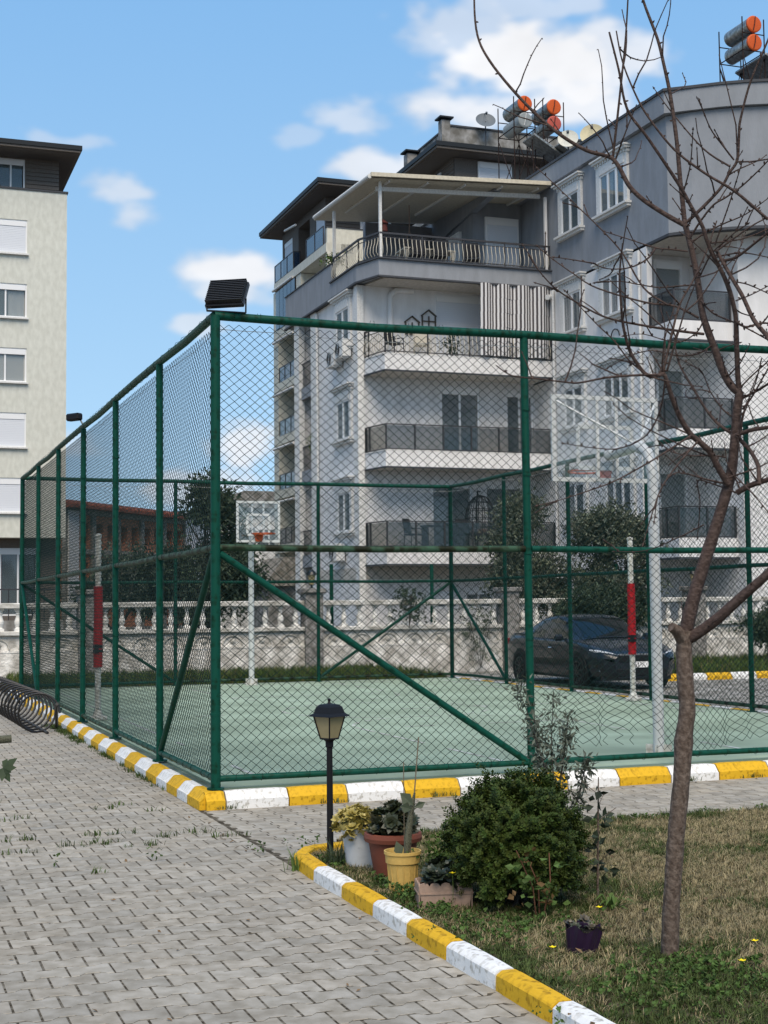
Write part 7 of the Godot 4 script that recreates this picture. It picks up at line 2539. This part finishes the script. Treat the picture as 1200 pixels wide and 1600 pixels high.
func lawn_grass() -> void:
	var g := RandomNumberGenerator.new()
	g.seed = 91
	var f := FastNoiseLite.new()
	f.seed = 92
	f.frequency = 1.1
	f.fractal_octaves = 3
	for v in 3:
		var where := []
		var cols := []
		for i in 23000:
			var p := Vector3(g.randf_range(-0.09, 7.0), 0.048, g.randf_range(2.22, 7.6))
			if p.x < 0.34 and p.z < 2.72:
				continue
			if not in_view(p, 1.75):
				continue
			var green := f.get_noise_2d(p.x, p.z) + 0.55 * exp(-maxf(0.0, p.x - 0.1) * 1.5) + 0.6 * smoothstep(6.0, 6.9, p.z) - 0.22 + 0.35 * exp(-absf(p.z - 2.3) * 8.0)
			var isg := g.randf() < clampf(green * 1.2 + 0.34, 0.10, 0.92)
			var k := g.randf_range(0.6, 1.35)
			var hs := (1.5 if isg and p.z < 2.5 else 1.0) * g.randf_range(0.55, 1.2)
			where.append(Transform3D(Basis(Vector3.UP, g.randf() * TAU).scaled(Vector3(1, hs, 1)), p))
			cols.append(Color(0.070 * k, 0.098 * k, 0.028 * k) if isg else Color(0.32 * k, 0.265 * k, 0.15 * k))
		var o := copies("lawn_grass", tuft_mesh(93 + v, 7, 0.034 + 0.005 * v, 0.014, 0.0018, 1.1), M.leaf_grass, where, cols, self)
		o.set_meta("kind", "stuff")
		o.set_meta("label", "short dry straw coloured lawn with green patches")
		o.set_meta("category", "grass")
		o.set_meta("group", "lawn grass")

func weed_mat(called: String, label: String, spots: Array, m: Mesh, sd: int, c: Color) -> void:
	var g := RandomNumberGenerator.new()
	g.seed = sd
	var where := []
	var cols := []
	for s in spots:
		for i in int(s[2]):
			var p: Vector3 = s[0] + Vector3(g.randfn(0, s[1].x), 0, g.randfn(0, s[1].z))
			where.append(Transform3D(Basis(Vector3.UP, g.randf() * TAU).scaled(Vector3.ONE * g.randf_range(0.6, 1.3)), p))
			var k := g.randf_range(0.6, 1.4)
			cols.append(Color(c.r * k, c.g * k, c.b * k))
	var o := copies(called, m, M.leaf_grass, where, cols, self)
	o.set_meta("kind", "stuff")
	o.set_meta("label", label)
	o.set_meta("category", "weeds")

func weeds() -> void:
	var green := Color(0.060, 0.095, 0.024)
	var tuft := tuft_mesh(101, 8, 0.045, 0.02, 0.003, 0.8)
	var leafm := leaf_cluster(102, 8, 0.022, 0.024, 0.36)
	# grass in the paving joints
	var spots := []
	for q in [[-1.05, 0.55], [-0.75, 0.45], [-1.35, 0.6], [-1.75, 0.75], [-0.5, 0.35], [-2.1, 0.65], [-2.45, 0.8], [-0.3, 0.62], [-1.15, 0.18], [-1.7, 0.2], [-2.0, -0.1], [-0.95, 0.8]]:
		spots.append([Vector3(q[0], 0.0, q[1] + 0.9), Vector3(0.10, 0, 0.02), 6])
	for i in 12:
		spots.append([Vector3(rng.randf_range(-2.6, -0.25), 0, rng.randf_range(-1.5, 2.6)), Vector3(0.05, 0, 0.012), 3])
	weed_mat("paving_weeds", "grass tufts growing in the paving joints left of the court corner", spots, tuft, 103, green)
	spots = []
	for i in 22:
		spots.append([Vector3(-0.20 - absf(rng.randfn(0, 0.03)), 0, rng.randf_range(-9.2, -6.2)), Vector3(0.05, 0, 0.1), 12])
	for i in 30:
		spots.append([Vector3(-0.19, 0, rng.randf_range(-6.0, 0.0)), Vector3(0.02, 0, 0.04), 3])
	weed_mat("kerb_weeds", "grass growing along the left court kerb by the bicycle rack", spots, tuft, 104, green)
	spots = []
	for x in [0.1, 1.0, 1.95, 2.32, 4.4, 5.15]:
		spots.append([Vector3(x, 0.012, 0.215), Vector3(0.06, 0, 0.012), 7])
	weed_mat("kerb_weeds", "small leafy weeds at the foot of the near court kerb", spots, tuft, 105, Color(0.075, 0.10, 0.035))
	# green growth between pots, bush and kerb
	spots = [[Vector3(0.02, 0.06, 3.18), Vector3(0.05, 0.0, 0.10), 60], [Vector3(0.05, 0.10, 4.42), Vector3(0.05, 0.0, 0.1), 60], [Vector3(0.05, 0.07, 4.78), Vector3(0.06, 0, 0.12), 70], [Vector3(0.1, 0.07, 5.2), Vector3(0.1, 0, 0.25), 70], [Vector3(0.05, 0.07, 3.85), Vector3(0.03, 0, 0.08), 30], [Vector3(0.42, 0.07, 5.25), Vector3(0.25, 0, 0.12), 70], [Vector3(0.42, 0.06, 6.45), Vector3(0.3, 0, 0.22), 170], [Vector3(0.85, 0.06, 6.5), Vector3(0.25, 0, 0.2), 130], [Vector3(0.65, 0.06, 6.15), Vector3(0.16, 0, 0.1), 90], [Vector3(2.2, 0.06, 2.3), Vector3(1.2, 0, 0.05), 120]]
	weed_mat("clover", "low green clover growing along the garden kerb and round the tree foot", spots, leafm, 106, Color(0.065, 0.115, 0.028))
	spots = []
	for i in 70:
		spots.append([Vector3(0.36 + rng.randfn(0, 0.07), 0.05 + absf(rng.randf()) * 0.30, 4.18 + rng.randfn(0, 0.08)), Vector3(0.03, 0, 0.03), 3])
	weed_mat("leafy_weeds", "tall light green weeds between the pots and the bush", spots, leafm, 107, Color(0.07, 0.12, 0.025))
	var t := thing("grass_clump", "dark green long grass clump beside the white pot", "grass clump", Vector3(0.0, 0.05, 3.22))
	pb("blades", _as_mb(tuft_mesh(108, 70, 0.17, 0.03, 0.004, 1.0)), M.leaf_dark, t)
	t = thing("grass_clump", "yellowish grass tuft hanging over the yellow end of the garden kerb", "grass clump", Vector3(-0.19, 0.0, 3.0))
	pb("blades", _as_mb(tuft_mesh(109, 30, 0.14, 0.025, 0.003, 0.6)), M.leaf_green, t)
	# yellow flowers
	var spots2 := [[Vector3(0.86, 0, 6.42), 0.15, "yellow flower standing right of the tree foot"], [Vector3(0.95, 0, 6.45), 0.09, "lower yellow flower right of the tree foot"], [Vector3(0.10, 0, 6.0), 0.10, "yellow flower on the kerb in front of the purple pot"], [Vector3(0.66, 0, 6.62), 0.13, "pale yellow flower right beside the trunk"], [Vector3(0.16, 0, 4.72), 0.20, "yellow flower in the scalloped planter"], [Vector3(0.72, 0, 6.98), 0.06, "yellow flower at the bottom edge"], [Vector3(0.78, 0, 7.0), 0.08, "second yellow flower at the bottom edge"], [Vector3(0.55, 0, 5.6), 0.16, "small yellow flower behind the purple pot"], [Vector3(1.6, 0, 2.9), 0.08, "tiny yellow flower on the far lawn"]]
	for s in spots2:
		var fl := thing("yellow_flower", s[2], "flower", s[0] + Vector3.UP * 0.05, 0.0, "yellow flowers in the lawn")
		var b := MB.new()
		b.tube([Vector3.ZERO, Vector3(0.004, s[1] * 0.6, 0), Vector3(0.0, s[1], 0.004)], [0.0016], 4)
		pb("stem", b, M.leaf_green, fl)
		for k in 5:
			b = MB.new()
			var a := TAU * k / 5.0
			var d := Vector3(cos(a), 0.45, sin(a)).normalized()
			var sd := Vector3(-sin(a), 0, cos(a)) * 0.0075
			var c := Vector3(0, s[1], 0.004)
			b.quad(c, c + d * 0.011 + sd, c + d * 0.02, c + d * 0.011 - sd)
			pb("petal", b, M.petal_yellow, fl)
	# fallen leaves on lawn and paving
	var gl := RandomNumberGenerator.new()
	gl.seed = 121
	var lw := []
	var lc := []
	for i in 190:
		var p := Vector3(gl.randf_range(-2.5, 3.2), 0.006, gl.randf_range(0.5, 7.0))
		if p.x > -0.2 and p.z > 2.3:
			p.y = 0.085
		elif gl.randf() < 0.55:
			continue
		elif p.x > -0.24:
			p.x = -0.24 - gl.randf() * 0.1
		lw.append(Transform3D(Basis.from_euler(Vector3(gl.randfn(0, 0.3), gl.randf() * TAU, gl.randfn(0, 0.3))).scaled(Vector3.ONE * gl.randf_range(0.5, 1.2)), p))
		var lk := gl.randf_range(0.5, 1.3)
		lc.append(Color(0.20 * lk, 0.13 * lk, 0.07 * lk))
	var lm := MB.new()
	lm.quad(Vector3(-0.02, 0, 0), Vector3(0, 0.004, 0.009), Vector3(0.022, 0.001, 0), Vector3(0, 0.004, -0.009))
	var fo := copies("fallen_leaves", lm.mesh(), M.leaf_grass, lw, lc, self)
	fo.set_meta("kind", "stuff")
	fo.set_meta("label", "small dry brown leaves scattered over lawn and paving")
	fo.set_meta("category", "leaves")
	# stones on the walkway edge
	for q in [[Vector3(1.25, 0.03, 3.2), 0.05], [Vector3(1.36, 0.03, 3.1), 0.06]]:
		var b := MB.new()
		var prof := []
		for k in 6:
			var a := -PI / 2 + PI * k / 5.0
			prof.append(Vector2(cos(a) * q[1], sin(a) * q[1] * 0.6))
		b.lathe(prof, 9)
		tag(pb("stone", b, M.pillar_grey, self, Transform3D(Basis(), q[0] + Vector3.UP * 0.04)), "left grey stone of two at the lawn edge behind the sapling" if q[1] < 0.055 else "right grey stone of two at the lawn edge behind the sapling", "stone", "stones at the lawn edge")
	# shrub branch reaching in at the left edge: a sawn limb and a lobed leaf
	t = thing("pruned_shrub", "sawn off green limb and dark leaf reaching in at the left edge", "shrub", Vector3(-2.75, 0.0, 3.6))
	var b := MB.new()
	b.tube([Vector3(-0.1, 0, 0), Vector3(0, 0.55, 0), Vector3(0.25, 0.88, 0.02), Vector3(0.50, 0.945, 0.05), Vector3(0.745, 0.957, 0.05)], [0.04, 0.03, 0.026, 0.02, 0.022], 8)
	b.tube([Vector3(0, 0.5, 0), Vector3(0.35, 0.80, 0.02), Vector3(0.64, 0.83, 0.05)], [0.02, 0.012, 0.005], 6)
	for k in 6:
		b.tube([Vector3(0, 0.4, 0), Vector3(-0.15 + 0.08 * k, 0.8, -0.2 + 0.09 * k), Vector3(-0.35 + 0.12 * k, 1.0 + 0.03 * k, -0.4 + 0.17 * k)], [0.014, 0.009, 0.004], 5)
	pb("limb", b, M.cactus, t)
	var sg := RandomNumberGenerator.new()
	sg.seed = 131
	var sw := []
	var sc := []
	for i in 260:
		var p := Vector3(sg.randfn(-0.12, 0.16), sg.randf_range(0.45, 1.15), sg.randfn(0, 0.24))
		if p.x > 0.3:
			continue
		sw.append(Transform3D(Basis.from_euler(Vector3(sg.randf() * TAU, sg.randf() * TAU, 0)), p))
		sc.append(Color(1, 1, 1) * sg.randf_range(0.7, 1.3))
	copies("foliage", leaf_cluster(132, 5, 0.07, 0.04, 0.4), M.leaf_dark, sw, sc, t)
	b = MB.new()
	for k in 7:
		var a := -2.2 + k * 0.55
		var c := Vector3(0.70, 0.80, 0.05)
		var d := Vector3(cos(a), sin(a), 0.25 * sin(k * 2.0)).normalized()
		var s := d.cross(Vector3.BACK).normalized()
		var l := 0.055 + 0.02 * (k % 3)
		b.tri(c, c + d * l * 0.55 + s * 0.02, c + d * l)
		b.tri(c, c + d * l, c + d * l * 0.55 - s * 0.02)
	pb("leaf", b, M.leaf_dark, t)

func _as_mb(m: ArrayMesh) -> MB:
	var b := MB.new()
	var a := m.surface_get_arrays(0)
	b.v = a[Mesh.ARRAY_VERTEX]
	b.n = a[Mesh.ARRAY_NORMAL]
	return b

# ---------- bare tree ----------
func bare_tree() -> void:
	var t := thing("bare_tree", "leafless tree with slim trunk and many budding twigs on the lawn", "tree", Vector3.ZERO)
	var g := RandomNumberGenerator.new()
	g.seed = 111
	var f := FastNoiseLite.new()
	f.seed = 9
	f.frequency = 6.0
	var twigs := MB.new()
	for li in LIMBS.size():
		var l: Array = LIMBS[li]
		var raw: Array = l[1]
		var n := raw.size()
		var pts := []
		var rad := []
		for i in n - 1:
			var p0 := _v(raw[maxi(i - 1, 0)])
			var p1 := _v(raw[i])
			var p2 := _v(raw[i + 1])
			var p3 := _v(raw[mini(i + 2, n - 1)])
			var steps := 5 if li > 0 else 8
			for k in steps:
				var u := float(k) / steps
				var q := 0.5 * (2.0 * p1 + (p2 - p0) * u + (2.0 * p0 - 5.0 * p1 + 4.0 * p2 - p3) * u * u + (3.0 * p1 - p0 - 3.0 * p2 + p3) * u * u * u)
				var r: float = lerpf(raw[i][3], raw[i + 1][3], u)
				var kn := 1.0 + (0.10 if li == 0 else 0.07) * f.get_noise_3d(q.x * 2.0, q.y * 2.0, q.z * 2.0 + li)
				if li == 0:
					kn += 0.16 * exp(-pow((q.y - 1.03) / 0.045, 2.0)) + 0.25 * exp(-q.y * 16.0)
				pts.append(q)
				rad.append(r * kn)
		pts.append(_v(raw[n - 1]))
		rad.append(raw[n - 1][3])
		var b := MB.new()
		b.tube(pts, rad, 14 if li == 0 else (9 if l[0] < 3 else 6))
		if li == 0:
			# sawn stub at the fork
			var s := _v([0.735, 1.475, 5.9])
			b.tube([pts[pts.size() - 6], pts[pts.size() - 3] + Vector3(-0.055, 0.02, 0.02), pts[pts.size() - 3] + Vector3(-0.085, 0.035, 0.025)], [0.032, 0.026, 0.022], 8)
		# buds and short spurs
		if li > 1:
			var step := 3 if l[0] < 3 else 2
			for i in range(2, pts.size() - 1, step):
				var d := Vector3(g.randfn(0, 1), g.randfn(0, 1) + 0.5, g.randfn(0, 1)).normalized()
				var q: Vector3 = pts[i]
				var r: float = rad[i]
				b.tube([q + d * r * 0.5, q + d * (r + 0.006), q + d * (r + 0.013)], [0.0042, 0.0048, 0.001], 5)
				if l[0] < 3 and i % 2 == 0 and g.randf() < 0.36:
					# long whip shoots
					var sd := (Vector3(g.randfn(0, 1), g.randfn(0, 0.6) + 0.7, g.randfn(0, 1))).normalized()
					var wl := g.randf_range(0.18, 0.55)
					var wp := [q]
					var wr := [0.0042]
					var wd := sd
					for k in 6:
						wd = (wd + Vector3(g.randfn(0, 0.16), 0.07, g.randfn(0, 0.16))).normalized()
						wp.append(wp[k] + wd * wl / 6.0)
						wr.append(lerpf(0.0038, 0.0018, k / 6.0))
						var bd := Vector3(g.randfn(0, 1), g.randfn(0, 1), g.randfn(0, 1)).normalized()
						b.tube([wp[k + 1], wp[k + 1] + bd * 0.009], [0.0034, 0.001], 4)
					b.tube(wp, wr, 5)
				if g.randf() < 0.16:
					var e: Vector3 = (d + (pts[i + 1] - q).normalized() * 0.8).normalized()
					var ln := g.randf_range(0.03, 0.13)
					b.tube([q, q + e * ln * 0.5 + Vector3.UP * 0.004, q + e * ln], [0.0036, 0.003, 0.002], 5)
					b.tube([q + e * ln, q + e * (ln + 0.012)], [0.0045, 0.001], 5)
			if l[0] == 3:
				var e: Vector3 = pts[pts.size() - 1]
				b.tube([e, e + (e - pts[pts.size() - 3]).normalized() * 0.014], [0.006, 0.001], 5)
		pb("trunk" if li == 0 else ("limb" if l[0] == 1 else "twig"), b, M.bark_dark if li == 0 else M.bark_red, t)

func _v(a: Array) -> Vector3:
	return Vector3(a[0], a[1], a[2])
